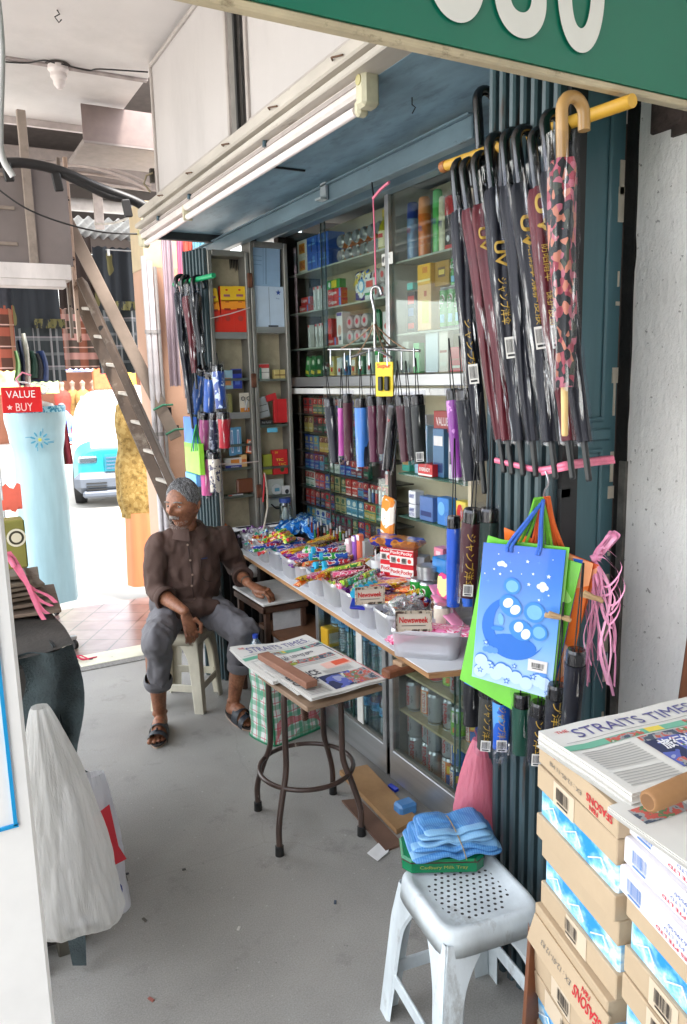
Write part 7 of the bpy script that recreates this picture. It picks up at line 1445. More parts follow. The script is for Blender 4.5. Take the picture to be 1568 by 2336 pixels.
t = thing('chrome_hanger','chrome hook hanger with radiating arms and clips carrying folded umbrellas','hanger',at(856,795,x=1.5));CHR = C(190,190,192,.15,metal=.9,var=.05)
b = MB();o_ = t.location;b.tube(smoothpath([at(872,672,x=1.5)-o_,at(866,655,x=1.5)-o_,at(853,655,x=1.5)-o_,at(848,672,x=1.5)-o_,at(855,710,x=1.5)-o_,V((0,0,.05)),V((0,0,-.01))],6),.006,CHR,8);b.build('hook',t)
for k,(px,py,xx) in enumerate(((750,797,1.5),(958,800,1.5),(893,815,1.4),(800,815,1.42),(905,790,1.6))):
    e_ = at(px,py,x=xx)-o_;b = MB();b.tube([(0,0,0),e_],.005,CHR,8);a_ = b.build('arm',t)
    b = MB();m_ = e_*.75;n_ = 14;
    for i in range(n_):
        p = V((0,0,.09)).lerp(m_,i/n_);q = V((0,0,.09)).lerp(m_,(i+1)/n_);b.tube([p+V((0,0,-.01*math.sin(i/n_*3.14))),q+V((0,0,-.01*math.sin((i+1)/n_*3.14)))],.0022 if i % 2 else .0034,C(150,120,96,.3,metal=.7),5)
    b.build('chain',t)
for k,px in enumerate((755,787,800,822,843,865,884,917,945)):
    p = at(px,815+(k % 2)*8,x=1.47)-o_;b = MB()
    for s_ in (-1,1): b.tube([p+V((0,0,.03)),p+V((.004*s_,s_*.006,.005)),p+V((.006*s_,s_*.010,-.03))],.003,CHR,6)
    b.build('clip',t)
b = MB();p0 = at(846,378,x=1.6);q = at(857,655,x=1.5);b.tube([V((0,0,0)),at(850,430,x=1.57)-p0,at(853,450,x=1.56)-p0],.003,BLACK,5);tag(b.build('wire_hook',loc=p0),'long black wire hook hanging from the blue beam','hook')
b = MB();p0 = at(852,452,x=1.56);b.tube([V((0,0,0)),at(856,560,x=1.53)-p0,at(858,655,x=1.5)-p0],.003,PK,5);b.tube([V((0,0,0)),at(868,432,x=1.55)-p0,at(888,415,x=1.55)-p0],.006,PK,5);tag(b.build('raffia_string',loc=p0),'pink raffia cord holding up the chrome hanger','cord')
pk = at(878,865,x=1.46);t = thing('battery_card','yellow card with black batteries hanging from the chrome hanger','card',pk,FACEX+.5)
b = MB();b.box((0,0,0),(.07,.008,.12),C(236,206,40,.4,var=.03),b=.001);b.build('backing_card',t);b = MB();b.text('^Super',(0,-.0045,.045),X,Z,.055,.02,P(200,30,30))
for s_ in (-.012,.014): b.box((s_,-.01,-.015),(.018,.012,.05),C(30,30,30,.3),b=.003)
b.build('battery',t)
gM = 'folded umbrellas hung beside the long ones'
sumb((1032,886),(1046,1092),1.42,spots('purple_floral',[(0,(130,40,140)),(.6,(200,130,200))],scale=24,rough=.5),'bright purple patterned folded umbrella in clear film',gM,r=.02,cord=.15)
sumb((1058,886),(1076,1100),1.38,NAVY,'navy folded umbrella in wrinkled film beside the purple one',gM,r=.026,cord=.15)
sumb((1036,1176),(1034,1385),1.31,C(30,84,190,.5),'bright blue folded umbrella with a black handle below the purple one',gM,r=.02,cord=.22)
sumb((1080,1160),(1066,1362),1.24,C(62,16,26,.5),'deep maroon folded umbrella with gold characters above the gift bags',gM,r=.027,cord=.3,text='ジャンプ洋伞',bar=True)
sumb((1064,1290),(1072,1385),1.3,C(26,90,180,.5),'blue folded umbrella end showing below the maroon one',gM,r=.02,loop=False)
sumb((1118,1158),(1112,1370),1.27,C(16,40,34,.5),'dark green folded umbrella next to the maroon one',gM,r=.026,cord=.3)
gB = 'folded umbrellas showing below the gift bags'
for px0,py0,px1,py1,c_,lb,tx in ((1078,1520,1075,1655,BLK,'plain black, leftmost',None),(1118,1560,1106,1708,C(50,50,44,.5,var=.3),'black with gold characters,','ジャンプ洋伞'),(1146,1570,1143,1708,spots('blue_umb',[(0,(26,90,190)),(.55,(90,160,220))],scale=20),'bright blue patterned','ジャンプ洋伞'),(1192,1580,1188,1720,C(14,66,50,.5),'bottle green',None),(1232,1600,1222,1738,NAVY,'navy with gold characters,','ンプ洋伞'),(1272,1560,1262,1690,NAVY,'darker navy behind the gift bags,','プ洋伞'),(1316,1480,1300,1680,NAVY,'longest navy, rightmost',None)):
    sumb((px0,py0),(px1,py1),1.235,c_,lb+' folded umbrella hanging lowest below the gift bags',gB,r=.023,text=tx,bar=tx is not None,cord=.2)
b = MB();b.grid(lambda u,v: (.02*(u-.5),.0,-.06*v+.01*math.sin(u*20)),12,6,FILM);b.grid(lambda u,v: (.06*(u-.5)*(1-.3*v),.01*math.sin(u*20+v*9),-.05*v),14,8,FILM);tag(b.build('film_scrap',loc=at(1143,1700,x=1.2)),'crumpled clear film under the bright blue folded umbrella','film')
# pink ties round the gate
p0 = at(1180,1062,x=1.27);b = MB();pts = [at(x_,y_,x=xx) for x_,y_,xx in ((1130,1050,1.27),(1180,1062,1.262),(1235,1072,1.255),(1290,1060,1.25),(1340,1052,1.36),(1400,1045,1.46))]
b.tube([p-p0 for p in smoothpath(pts,5)],.0035,PK,5,flat=2.2);b.tube([p-p0+V((0,-.003,-.008)) for p in smoothpath(pts[2:],5)],.003,PK,5,flat=2);tag(b.build('pink_tie',loc=p0),'pink raffia tied across the folded gate below the long umbrellas','ribbon')
p0 = at(1245,1075,x=1.245);b = MB();b.tube(smoothpath([V((0,0,0)),at(1252,1100,x=1.24)-p0,at(1243,1120,x=1.22)-p0,at(1240,1138,x=1.2)-p0],5),.0022,SIL,5);tag(b.build('wire_hook',loc=p0),'thin silver wire hook the gift bags hang from','hook')
# gift bags
D5 = lambda x,y: ((1250+x/2.613)*.8066,(1350+y/2.613)*.8066)
def plane_bag(name,lab,tl,tr,br,bl,mat,xs,wav=0,seed=0,th=.004):
    A,B_,C_,D_ = [at(*D5(*p),x=x_) for p,x_ in zip((tl,tr,br,bl),xs)];O = (A+B_)/2;N = (B_-A).cross(A-D_).normalized();N = N if N.y < 0 else -N
    Q = lambda u,v,off=0: (D_*(1-u)+C_*u)*(1-v)+(A*(1-u)+B_*u)*v-O+N*(off+wav*math.sin(v*5+seed)*(.3+u)*(1-v))
    t = thing(name,lab,'gift bag',O,0,'paper gift bags hung in front of the gate');b = MB();b.grid(lambda u,v: Q(u,v),10,16,mat);b.grid(lambda u,v: Q(1-u,v,-th),10,16,mat)
    for u_ in (0,1): b.grid(lambda u,v: Q(u_,v,-th*u),1,16,mat)
    b.grid(lambda u,v: Q(u,0,-th*v),10,1,mat);b.build('paper',t);return t,Q,O,N
def gradbag(nm,stops,obj=None,noise_=0):
    m,nt,Nn,L,bs = _base(nm);v = _coord(nt);s_ = Nn.new('ShaderNodeSeparateXYZ');L.new(v,s_.inputs[0]);r = Nn.new('ShaderNodeMapRange');r.inputs[1].default_value = -.42;r.inputs[2].default_value = .02;L.new(s_.outputs[2],r.inputs[0])
    L.new(_ramp(nt,r.outputs[0],[(p,lin(c)) for p,c in stops]),bs.inputs['Base Color']);bs.inputs['Roughness'].default_value = .3;bs.inputs['Coat Weight'].default_value = .4;return m
OB = C(240,110,30,.35,coat=.4,var=.05);GB_ = C(110,206,50,.35,coat=.4,var=.12,scale=9);BB = C(40,110,220,.35,coat=.4,var=.1,scale=9)
ORB = spots('orange_bag_print',[(0,(240,116,36)),(.55,(250,170,120)),(.66,(236,90,20))],scale=6,detail=0,rough=.35)
plane_bag('gift_bag','orange gift bag at the back whose flap shows above the others',(460,372),(1160,650),(900,1500),(500,1400),ORB,(1.24,1.36,1.33,1.24),.02,1)
plane_bag('gift_bag','second orange gift bag with curled side, right of the green ones',(640,450),(1120,640),(895,1760),(520,1500),ORB,(1.23,1.345,1.31,1.23),.015,2)
plane_bag('gift_bag','rear blue gift bag seen only along its right and bottom edges',(500,500),(1045,612),(775,1820),(165,1520),BB,(1.21,1.325,1.29,1.15),.012,0)
t,Q,O,N = plane_bag('gift_bag','rear lime green gift bag with bubbles, lowest corner of all',(342,430),(1035,640),(752,1835),(135,1490),GB_,(1.19,1.31,1.275,1.13),.012,2)
b = MB()
for i in range(16):
    u_,v_,r_ = random.uniform(.16,.84),random.uniform(.13,.3),random.uniform(.008,.02);b.add([Q(u_,v_,.0012)+V(((Q(.6,.5)-Q(.4,.5)).normalized()*math.cos(k*.524)+Z*math.sin(k*.524))*r_) for k in range(12) if True],[tuple(range(12))],P(*random.choice(((150,230,90),(90,190,50),(180,240,130)))))
for k in range(2): b.add([Q(.9,.8-.25*k,.0012)+((Q(.6,.5)-Q(.4,.5)).normalized()*math.cos(j*.524)+Z*math.sin(j*.524))*.02 for j in range(12)],[tuple(range(12))],P(170,236,120))
b.build('bubbles',t)
plane_bag('gift_bag','second lime green gift bag just behind the blue moon bag',(350,450),(945,520),(830,1620),(230,1480),GB_,(1.165,1.285,1.25,1.125),.004,1)
t,Q,O,N = plane_bag('gift_bag','front blue gift bag printed with a crescent moon, clouds and stars',(310,482),(918,540),(806,1640),(222,1470),gradbag('moon_bag_print',[(0,(214,234,250)),(.22,(170,208,246)),(.45,(110,170,240)),(.75,(60,128,226)),(1,(44,104,214))]),(1.14,1.27,1.235,1.105),0,0)
UU = (Q(.6,.5)-Q(.4,.5)).normalized();VV = (Q(.5,.6)-Q(.5,.4)).normalized();W0 = (Q(1,.5)-Q(0,.5)).length;H0 = (Q(.5,1)-Q(.5,0)).length
b = MB();lay = [0]
def BP(u,v,pts,m): lay[0] += 1;c_ = Q(u,v,.0009+.00004*lay[0]);b.add([c_+UU*x_*W0+VV*y_*W0 for x_,y_ in pts],[tuple(range(len(pts)))],P(*m))
circ = lambda rx,ry=None,rot=0,n=22: [((rx*math.cos(k*2*math.pi/n))*math.cos(rot)-((ry or rx)*math.sin(k*2*math.pi/n))*math.sin(rot),(rx*math.cos(k*2*math.pi/n))*math.sin(rot)+((ry or rx)*math.sin(k*2*math.pi/n))*math.cos(rot)) for k in range(n)]
def starp(r,n=5,k_=.45,rot=0): return [((r if i % 2 == 0 else r*k_)*math.sin(math.pi*i/n+rot),(r if i % 2 == 0 else r*k_)*math.cos(math.pi*i/n+rot)) for i in range(2*n)]
def bstar(u,v,r,m,m2=None):
    lay[0] += 1;c_ = Q(u,v,.0009+.00004*lay[0]);pts = starp(r);b.add([c_]+[c_+UU*x_*W0+VV*y_*W0 for x_,y_ in pts],[(0,1+i,1+(i+1) % 10) for i in range(10)],P(*m))
    if m2: bstar(u,v,r*.55,m2)
# crescent as a strip
lay[0] += 1
out = [Q(.47,.42,.0014)+UU*W0*.40*math.cos(a)+VV*W0*.40*math.sin(a) for a in [rad(118+k*9) for k in range(25)]];inn2 = [Q(.47,.42,.0014)+UU*W0*(.085+.37*math.cos(a)*.92)+VV*W0*(.05+.37*math.sin(a)) for a in [rad(110+k*9.4) for k in range(25)]]
for k in range(24): b.add([out[k],out[k+1],inn2[k+1],inn2[k]],[(0,1,2,3)],P(40,116,214))
BP(.47,.3,circ(.3,.14),(40,116,214))
for u_,v_,r_ in ((.22,.86,.03),(.255,.865,.035),(.29,.855,.026),(.73,.74,.034),(.77,.75,.045),(.81,.735,.032),(.77,.72,.03)): BP(u_,v_,circ(r_),(222,236,250))
for u_,v_ in ((.1,.06),(.2,.1),(.3,.07),(.42,.1),(.55,.08),(.68,.06),(.82,.1),(.9,.09),(.1,.14),(.36,.11)):
    BP(u_,v_+.012,circ(.08),(70,130,216))
for u_,v_ in ((.1,.06),(.2,.1),(.3,.07),(.42,.1),(.55,.08),(.68,.06),(.82,.1),(.9,.09),(.1,.14),(.36,.11)): BP(u_,v_,circ(.08),(196,222,248))
for u_,v_,r_ in ((.2,.235,.05),(.26,.235,.04),(.14,.23,.036)): BP(u_,v_,circ(r_),(90,150,226))
BP(.88,.15,circ(.05,.03),(90,150,226))
for u_,v_,r_ in ((.14,.28,.045),(.1,.07,.045),(.24,.12,.05),(.44,.04,.045),(.76,.12,.05),(.52,.16,.04),(.94,.035,.035),(.9,.21,.02)): bstar(u_,v_,r_,(50,110,206),(190,220,250))
for u_,v_,r_ in ((.2,.93,.012),(.16,.82,.018),(.24,.79,.02),(.56,.9,.026),(.6,.745,.026),(.44,.955,.01),(.83,.815,.03),(.86,.93,.01),(.85,.69,.016),(.5,.81,.01),(.05,.78,.014),(.37,.82,.018),(.64,.82,.02),(.74,.65,.02)): bstar(u_,v_,r_,(226,240,252))
for u_,v_ in ((.7,.9),(.35,.88),(.1,.73),(.78,.66)): BP(u_,v_,starp(.035,4,.08),(110,170,240))
# two sleepy generic animals curled on the moon
E1,E2,E3 = (60,140,222),(120,184,240),(232,242,252)
for u_,v_,r_ in ((.40,.715,.105),(.70,.56,.13),(.78,.43,.105)): BP(u_,v_,circ(r_),E1);BP(u_,v_,circ(r_*.72),E2)
for cu,cv,rot in ((.405,.575,-.7),(.56,.42,-.35)):
    BP(cu,cv,circ(.155,.125,rot),E1);BP(cu-.035,cv+.02,circ(.055,.07,rot),E3);BP(cu+.06,cv-.02,circ(.055,.07,rot),E3)
BP(.30,.47,circ(.035,.075,.2),E2);BP(.27,.40,circ(.08,.03,.1),E1)
c_ = Q(.80,.20,.0032);b.add([c_+UU*x_+VV*y_ for x_,y_ in ((-.022,-.014),(.022,-.014),(.022,.014),(-.022,.014))],[(0,1,2,3)],P(230,226,224));b.barcode(c_+N*.0004,UU,VV,.036,.018,paper=False)
b.build('print',t)
hk = at(1240,1140,x=1.195)-O
for u_,c_ in ((.30,(60,110,210)),(.35,(60,110,210)),(.66,(60,110,210)),(.68,(70,120,220))): b = MB();b.tube(smoothpath([Q(u_,.95,.002),Q(u_+.02,1.02,.004),hk.lerp(Q(u_,1),.4)+V((0,0,.0)),hk],5),.0042,C(*c_,.6,bump=.6,bscale=500),7);b.build('cord_handle',t)
t = thing('bag_cords','green and orange cord handles of the rear gift bags gathered on the wire hook','cord',O)
for i,(u_,off,c_) in enumerate(((.36,.02,(110,190,50)),(.42,.03,(110,190,50)),(.5,.03,(120,200,60)),(.72,.02,(120,200,60)),(.78,.03,(110,190,50)),(.83,.03,(130,200,60)),(.58,.04,(236,90,40)),(.62,.04,(236,100,40)),(.88,.05,(240,110,40)),(.93,.05,(236,100,40)),(.97,.05,(240,110,40)))):
    b = MB();b.tube(smoothpath([Q(u_,.99,-off),hk.lerp(Q(u_,1,-off),.5)+V((0,0,.004)),hk+V((.004*(i-5),.004,.004))],5),.0038,C(*c_,.6,bump=.6,bscale=500),7);b.build('cord',t)
for k,(a_,c_) in enumerate((((760,1010),(948,1045)),((1020,855),(1185,905)))):
    p0 = at(*D5(*a_),x=1.215 if k == 0 else 1.30);p1 = at(*D5(*c_),x=1.25 if k == 0 else 1.33);b = MB();beam(b,V((0,0,-.002)),p1-p0,.011,.011,MATS['peg_wood'],(0,0,1),.002);beam(b,V((0,-.012,.006)),(p1-p0)+V((0,-.004,-.004)),.010,.009,MATS['peg_wood'],(0,0,1),.002);tag(b.build('clothes_peg',loc=p0),('wooden clothes peg clipping the front blue gift bag','wooden clothes peg clipping the orange gift bags')[k],'clothes peg','clothes pegs on the gift bags')
# pink raffia tassel
RAF = C(226,150,184,.4,var=.15,scale=20,coat=.4,stretch=(1,1,.1));t0 = at(*D5(1260,440),x=1.40);b = MB();rg = random.Random(5)
def ribbon(b,pts,w,m,wv):
    pts = smoothpath(pts,5);n = len(pts);wv = V(wv).normalized();b.grid(lambda u,v: pts[min(n-1,int(round(v*(n-1))))]+wv*w*(u-.5)*(1+.3*math.sin(v*9)),1,n-1,m)
kn = at(*D5(1130,600),x=1.37)-t0
for k in range(9): a_ = k*.7;ribbon(b,[kn,(kn*.5)+V((.012*math.cos(a_),.012*math.sin(a_),.0)),V((.014*math.cos(a_),.012*math.sin(a_),.0)),V((.004,.004,.012))],.013,RAF,(math.cos(a_*2),math.sin(a_*2),.3))
b.tube([kn+V((-.012,0,.0)),kn+V((.0,-.008,.006)),kn+V((.012,0,0))],.009,RAF,8)
for k in range(26):
    ex = rg.uniform(1040,1280);ey = rg.uniform(900,1640) if ex > 1190 else rg.uniform(1250,1600);e_ = at(*D5(ex,ey),x=1.37+rg.uniform(-.05,.05))-t0
    m1 = kn.lerp(e_,.35)+V((rg.uniform(-.02,.02),rg.uniform(-.02,.02),.02));m2 = kn.lerp(e_,.7)+V((rg.uniform(-.025,.025),rg.uniform(-.02,.02),.0));ribbon(b,[kn,m1,m2,e_],rg.uniform(.003,.008),RAF,(rg.uniform(-1,1),rg.uniform(-1,1),.2))
for k in range(5): a_ = at(*D5(1200+rg.uniform(0,60),620+k*70),x=1.35)-t0;ribbon(b,[kn,kn.lerp(a_,.6)+V((0,0,.03)),a_+V((.02,-.02,-.01)),a_+V((.0,0,-.06)),kn+V((0,0,-.05))],.006,RAF,(.3,1,.5))
tag(b.build('raffia_tassel',loc=t0),'pink raffia bunch knotted and trailing beside the gift bags','ribbon')
b = MB();b.tube([(0,0,0),(-.03,-.01,.0),(-.05,-.0,.006)],.006,C(120,60,50,.6,metal=.5),8);b.tube([(-.012,0,-.012),(-.012,-.01,.012)],.01,C(220,214,206,.6),8);tag(b.build('wall_nail',loc=at(1395,1692,x=1.59)),'rusty bolt sticking out of the dark slot by the pillar','nail')
# left group of long and short umbrellas on the green rod
b = MB();ga = V((1.29,4.20,2.2));gb_ = V((1.365,3.78,2.2));b.tube([ga-gb_,V((0,0,0))],.013,C(30,150,100,.4),12);tag(b.build('green_rod',loc=gb_),'short green rod holding long umbrellas beyond the display leaves','rod')
g2 = thing('far_gate','dark folded gate bundle beyond the display leaves','gate',(1.345,4.04,0))
for k in range(7): b = MB();b.box((-.02+k*.010,.07-k*.024,1.18),(.024,.014,2.36),GATE,b=.004);b.build('bar',g2)
b = MB();b.box((.035,.03,1.18),(.03,.12,2.34),C(16,17,19,.6));b.build('gap_shade',g2)  # solid near-black filler, shade between the folded bars put in as colour
gl2 = 'long umbrellas on the green rod'
iD = lambda x,y: ((x/.8066-1250)*1.947,(y/.8066-200)*1.947)
for (x0,y0,x1,y1),xw,c_,lb,cw in (((315,590,430,1590),1.27,NAVY,'navy long umbrella, leftmost on the green rod',.02),((352,600,400,1480),1.29,C(40,44,56,.5),'grey black long umbrella in shining film on the green rod',.022),((392,620,460,1300),1.3,MAR,'maroon long umbrella on the green rod',.022),((440,600,510,1150),1.31,BLK,'black long umbrella with gold marks, nearest on the green rod',.026)):
    lumb(iD(*D4(x0,y0)),iD(*D4(x1,y1)),xw,c_,lb,gl2,cw=cw,hl=.06)
for (x0,y0,x1,y1),c_,lb,r_ in (((505,1140,455,1465),C(36,84,150,.5),'shiny blue folded umbrella, left of the upper three',.036),((560,1170,548,1465),C(40,90,170,.5),'shiny blue folded umbrella, middle of the upper three',.03),((610,1120,640,1450),spots('blue_white',[(0,(30,70,150)),(.55,(190,210,230))],scale=20),'blue and white folded umbrella, right of the upper three',.03),
        ((520,1470,515,1740),C(170,80,130,.5),'mauve folded umbrella in the middle row',.03),((588,1470,582,1740),spots('dk_floral',[(0,(30,36,60)),(.58,(130,136,150))],scale=40),'dark speckled folded umbrella in the middle row',.026),((658,1465,665,1735),C(176,24,40,.5),'bright red folded umbrella in the middle row',.03),
        ((525,1760,535,2080),C(214,90,150,.5),'pink folded umbrella in the bottom row',.032),((585,1760,600,2060),spots('cream_floral',[(0,(206,196,176)),(.56,(70,70,90))],scale=40),'cream floral folded umbrella in the bottom row',.032)):
    sumb(D4(x0,y0),D4(x1,y1),1.34,c_,lb+' beside the display leaf','folded umbrellas beside the display leaf',r=r_,cord=.06)
for k,(x0,y0,x1,y1,c_,lb) in enumerate(((390,1505,440,1720,(70,130,220),'blue gift bag edge beside the far umbrellas'),(398,1700,490,1900,(150,220,60),'lime gift bag edge beside the far umbrellas'),(398,1925,470,1990,(90,170,230),'pale blue gift bag edge just above the man'))):
    a = at(*D4(x0,y1),x=1.3);c2 = at(*D4(x1,y0),x=1.3);b = MB();b.box((0,0,0),(.03,abs(a.y-c2.y),c2.z-a.z),C(*c_,.35,coat=.3,var=.1),b=.003);tag(b.build('gift_bag',loc=(a+c2)/2),lb,'gift bag','gift bags by the far umbrellas')
b = MB();q0 = at(*D4(455,1560),x=1.28)
for k in range(7): b.tube(smoothpath([V((0,0,0)),V((.006*(k-3),.004*k,-.06)),V((.012*(k-3),.004*k,-.14))],4),.003,C(*((60,180,70),(30,90,190),(60,180,70))[k % 3],.6),5)
tag(b.build('cord_bunch',loc=q0),'green and blue bag cords bunched beside the far umbrellas','cord')
b = MB();q0 = at(*D4(500,2130),x=1.34)
for k,c_ in enumerate(((40,180,60),(60,200,60),(30,90,200),(240,110,30),(240,120,40))): b.grid(lambda u,v: (.02*k*v+.02*u,-.05*v*(k-1)+.02*u,-.13*v),3,5,C(*c_,.4,coat=.3))
tag(b.build('coloured_ribbons',loc=q0),'green, blue and orange paper strips hanging behind the man','ribbon')
# ================= foreground =================
CARD = C(180,158,130,.8,var=.06,scale=5,bump=.15,bscale=30,grime=.12)
def mountain():
    m,nt,N,L,bs = _base('snow_scene');v = _coord(nt,(1,1,1.3));n = _noise(nt,v,11,6,.6);c = _ramp(nt,n,[(.38,lin((40,140,216))),(.47,lin((130,196,236))),(.53,lin((214,230,238))),(.62,lin((120,186,230)))])
    L.new(c,bs.inputs['Base Color']);bs.inputs['Roughness'].default_value = .35;return m
MTN = mountain();INKR = P(190,40,50);INKG = P(110,106,100)
protoc = None;NX = V((-1,0,0))
def carton(loc,rz,lab,kind,L=.285,D_=.36,H=.128,txt=None,seed=0):
    """front face looks along local -x; L runs along y"""
    b = MB();t = thing('drink_carton' if kind == 'brown' else 'white_carton',lab,'carton',loc,rz,'cartons stacked at the lower right');U_ = V((0,-1,0));R_ = random.Random(seed)
    if kind == 'brown':
        b.box((D_/2,0,H*.16),(D_,L,H*.32),CARD,b=.002);b.box((D_/2,0,H*.84),(D_,L,H*.315),CARD,b=.002);b.build('tray',t)
        b = MB();b.box((D_/2+.004,0,H*.5),(D_-.006,L-.01,H*.40),MTN,b=.004)
        for k in range(3): p = V((.0025,L*(.32-.3*k),H*.5));b.tube([p+V((0,-.03,-.006)),p+V((0,-.012,.014)),p+V((0,.008,.002)),p+V((0,.028,-.01))],.0016,P(230,240,246),4)
        b.build('sleeve',t);b = MB();zz = .84 if R_.random() > .45 else .16;b.rect((-.0005,R_.uniform(-.01,.05),H*zz),U_,Z,.075,H*.31,P(206,188,164));b.barcode((-.0005,R_.uniform(-.01,.05),H*zz),U_,Z,.055,H*.26,paper=False,ink=P(60,54,50),off=.0012,seed=seed);b.build('barcode',t)
    elif kind == 'tray':
        b.box((D_/2,0,H/2),(D_,L,H),CARD,b=.002);b.build('tray',t);b = MB();p = V((-.0005,0,H*.5));b.text('^SEASONS',p+V((0,-L*.3,.0)),-U_,-Z,L*.3,H*.3,INKR);b.text('^F&N',p+V((0,-L*.24,-H*.3)),-U_,-Z,L*.1,H*.2,INKR);b.text('EX : 12-05-11 M8',p+V((0,L*.12,-H*.1)),-U_,-Z,L*.42,H*.17,INKG);b.text('24x300ml',p+V((0,L*.36,H*.28)),-U_,-Z,L*.2,H*.16,INKR);b.build('lettering',t)
    else:
        b.box((D_/2,0,H/2),(D_,L,H),C(222,218,222,.6,var=.03,scale=5,grime=.08),b=.003);b.build('box',t);b = MB();b.barcode((-.0005,L*.34,H*.5),U_,Z,.05,H*.8,paper=False,ink=P(90,130,190),seed=seed)
        for k,(s_,w_) in enumerate((('^INDUSTRIES PTE LTD',.5),('EXPORT PTE LTD',.36),('65-6-7629550',.3))): b.text(s_,(-.0005,-L*.12,H*(.24+.24*k)),-U_,-Z,L*w_,H*.13,P(200,60,76) if k == 0 else P(70,100,170))
        b.build('lettering',t)
    return t
sk = rad(-13)
A_ = at(1235,1700,z=.93);B_ = at(1412,1868,z=.93);cL = (A_+B_)/2;LL = (A_-B_).length;sk = math.atan2((A_-B_).y,(A_-B_).x)-math.pi/2
LN = ['floor level','second from the floor','third from the floor','fourth from the floor','fifth from the floor','sixth from the floor','seventh from the floor']
rg = random.Random(3)
for k in range(6): carton((cL.x+rg.uniform(-.006,.012),cL.y+rg.uniform(-.006,.006),0 if k == 0 else .0905+(k-1)*.16),sk+rg.uniform(-.03,.03),'brown and blue snow scene drink carton, '+LN[k]+' in the left column','brown',L=LL,seed=k,H=.09 if k == 0 else .159)
carton((cL.x-.004,cL.y,.8935),sk,'thin brown carton tray with upside down red lettering on top of the left column','tray',L=LL*1.02,H=.054)
ux = V((math.cos(sk),math.sin(sk),0));uy = V((-math.sin(sk),math.cos(sk),0));cR = cL-uy*(LL*.5+.150)+ux*.012;cR.z = 0
for k in range(5): carton((cR.x+rg.uniform(-.006,.006),cR.y,k*.16),sk+rg.uniform(-.03,.02),'brown and blue snow scene drink carton, '+LN[k]+' in the right column','brown',L=.285,seed=k+9,H=.159)
for k in range(3): carton((cR.x-.012+.012*k,cR.y+.004,.8005+k*.0495),sk+.02*(k-1),('lowest','middle','topmost')[k]+' white carton with blue bars and red lettering in the right column','white',L=.29,H=.048,seed=k)
# loose flap with lettering
b = MB();fl_ = at(1235,2110,x=cL.x-.02);b.box((0,0,0),(.006,LL*1.02,.06),CARD,b=.001,R=Matrix.Rotation(.3,3,'Y'));R3 = Matrix.Rotation(.3,3,'Y');n_ = R3 @ V((-1,0,0));vz = R3 @ V((0,0,-1));b.text('^SEASONS',n_*.0035+V((0,-LL*.3,0)),V((0,1,0)),vz,LL*.34,.02,INKR);b.text('EX : 12-01-12 R3',n_*.0035+V((0,LL*.12,0)),V((0,1,0)),vz,LL*.42,.010,INKG);b.text('^F&N',n_*.0035+V((0,-LL*.26,0))-vz*.018,V((0,1,0)),vz,LL*.1,.010,INKR)
o = tag(b.build('carton_flap',loc=(cL.x-.014,cL.y,.52)),'brown carton flap with red upside down lettering jutting out of the left column','flap');o.rotation_euler.z = sk
# newspapers
def paper(name,lab,O,U,VV_,w,h,thick,items,curl=.0,grp=None,layers=3,wavef=None):
    O = V(O);U = V(U).normalized();N = V((0,0,1));W_ = N.cross(U).normalized()
    zf = wavef or (lambda u,v: curl*(max(0,abs(u-.5)*2-.75)**1.5*3)+.0015*math.sin(u*11+v*5))
    def Sx(u,v,off=0): return U*(u-.5)*w+W_*(v-.5)*h+Z*(thick+zf(u,v)+off)
    PW_ = C(214,212,206,.8,var=.03,scale=5);b = MB();b.grid(lambda u,v: Sx(u,v),24,16,PW_)
    for k in range(layers):
        e = .004*(k+1)*(1 if k % 2 else -.6);b.grid(lambda u,v: Sx(u,v)+U*e+W_*e*.7-Z*(thick*(k+1)/(layers+.5)),12,8,PW_)
    for (uu,vv) in ((0,None),(1,None),(None,0),(None,1)): b.grid(lambda u,v: (Sx(uu,u) if uu is not None else Sx(u,vv))-Z*thick*v,16,1,C(196,192,186,.85,var=.2,scale=90,stretch=(.2,.2,8)))
    t = thing(name,lab,'newspaper',O,0,grp);b.build('pages',t);b = MB();off = .0009
    for it in items:
        off += .00006
        if it[0] == 'r': _,u0,v0,u1,v1,m = it;b.grid(lambda u,v: Sx(u0+(u1-u0)*u,v0+(v1-v0)*v,off),8,4,m if not isinstance(m,tuple) else P(*m))
        elif it[0] == 't': _,s_,u0,v0,u1,v1,m = it;g = text_geo(s_);b.add([Sx((u0+u1)/2+a*(u1-u0),(v0+v1)/2+c_*(v1-v0),off+.0006) for a,c_ in g[0]],g[1],P(*m))
        elif it[0] == 'l':
            _,u0,v0,u1,v1,n = it;R_ = random.Random(n)
            for k in range(n): y_ = v0+(v1-v0)*(k+.5)/n;b.grid(lambda u,v: Sx(u0+(u1-u0)*u*(1 if R_ is None else .96),y_+(v1-v0)/n*.32*(v-.5),off),3,1,P(168,166,163))
    b.build('print',t);return t
PHO = spots('press_photo',[(0,(70,80,96)),(.42,(150,150,150)),(.5,(190,90,80)),(.58,(100,130,90)),(.66,(210,206,196))],scale=34,detail=3,coat=0,rough=.8);PHB = spots('press_photo_blue',[(0,(44,50,84)),(.48,(84,96,170)),(.6,(150,156,190))],scale=16,detail=2,coat=0,rough=.8)
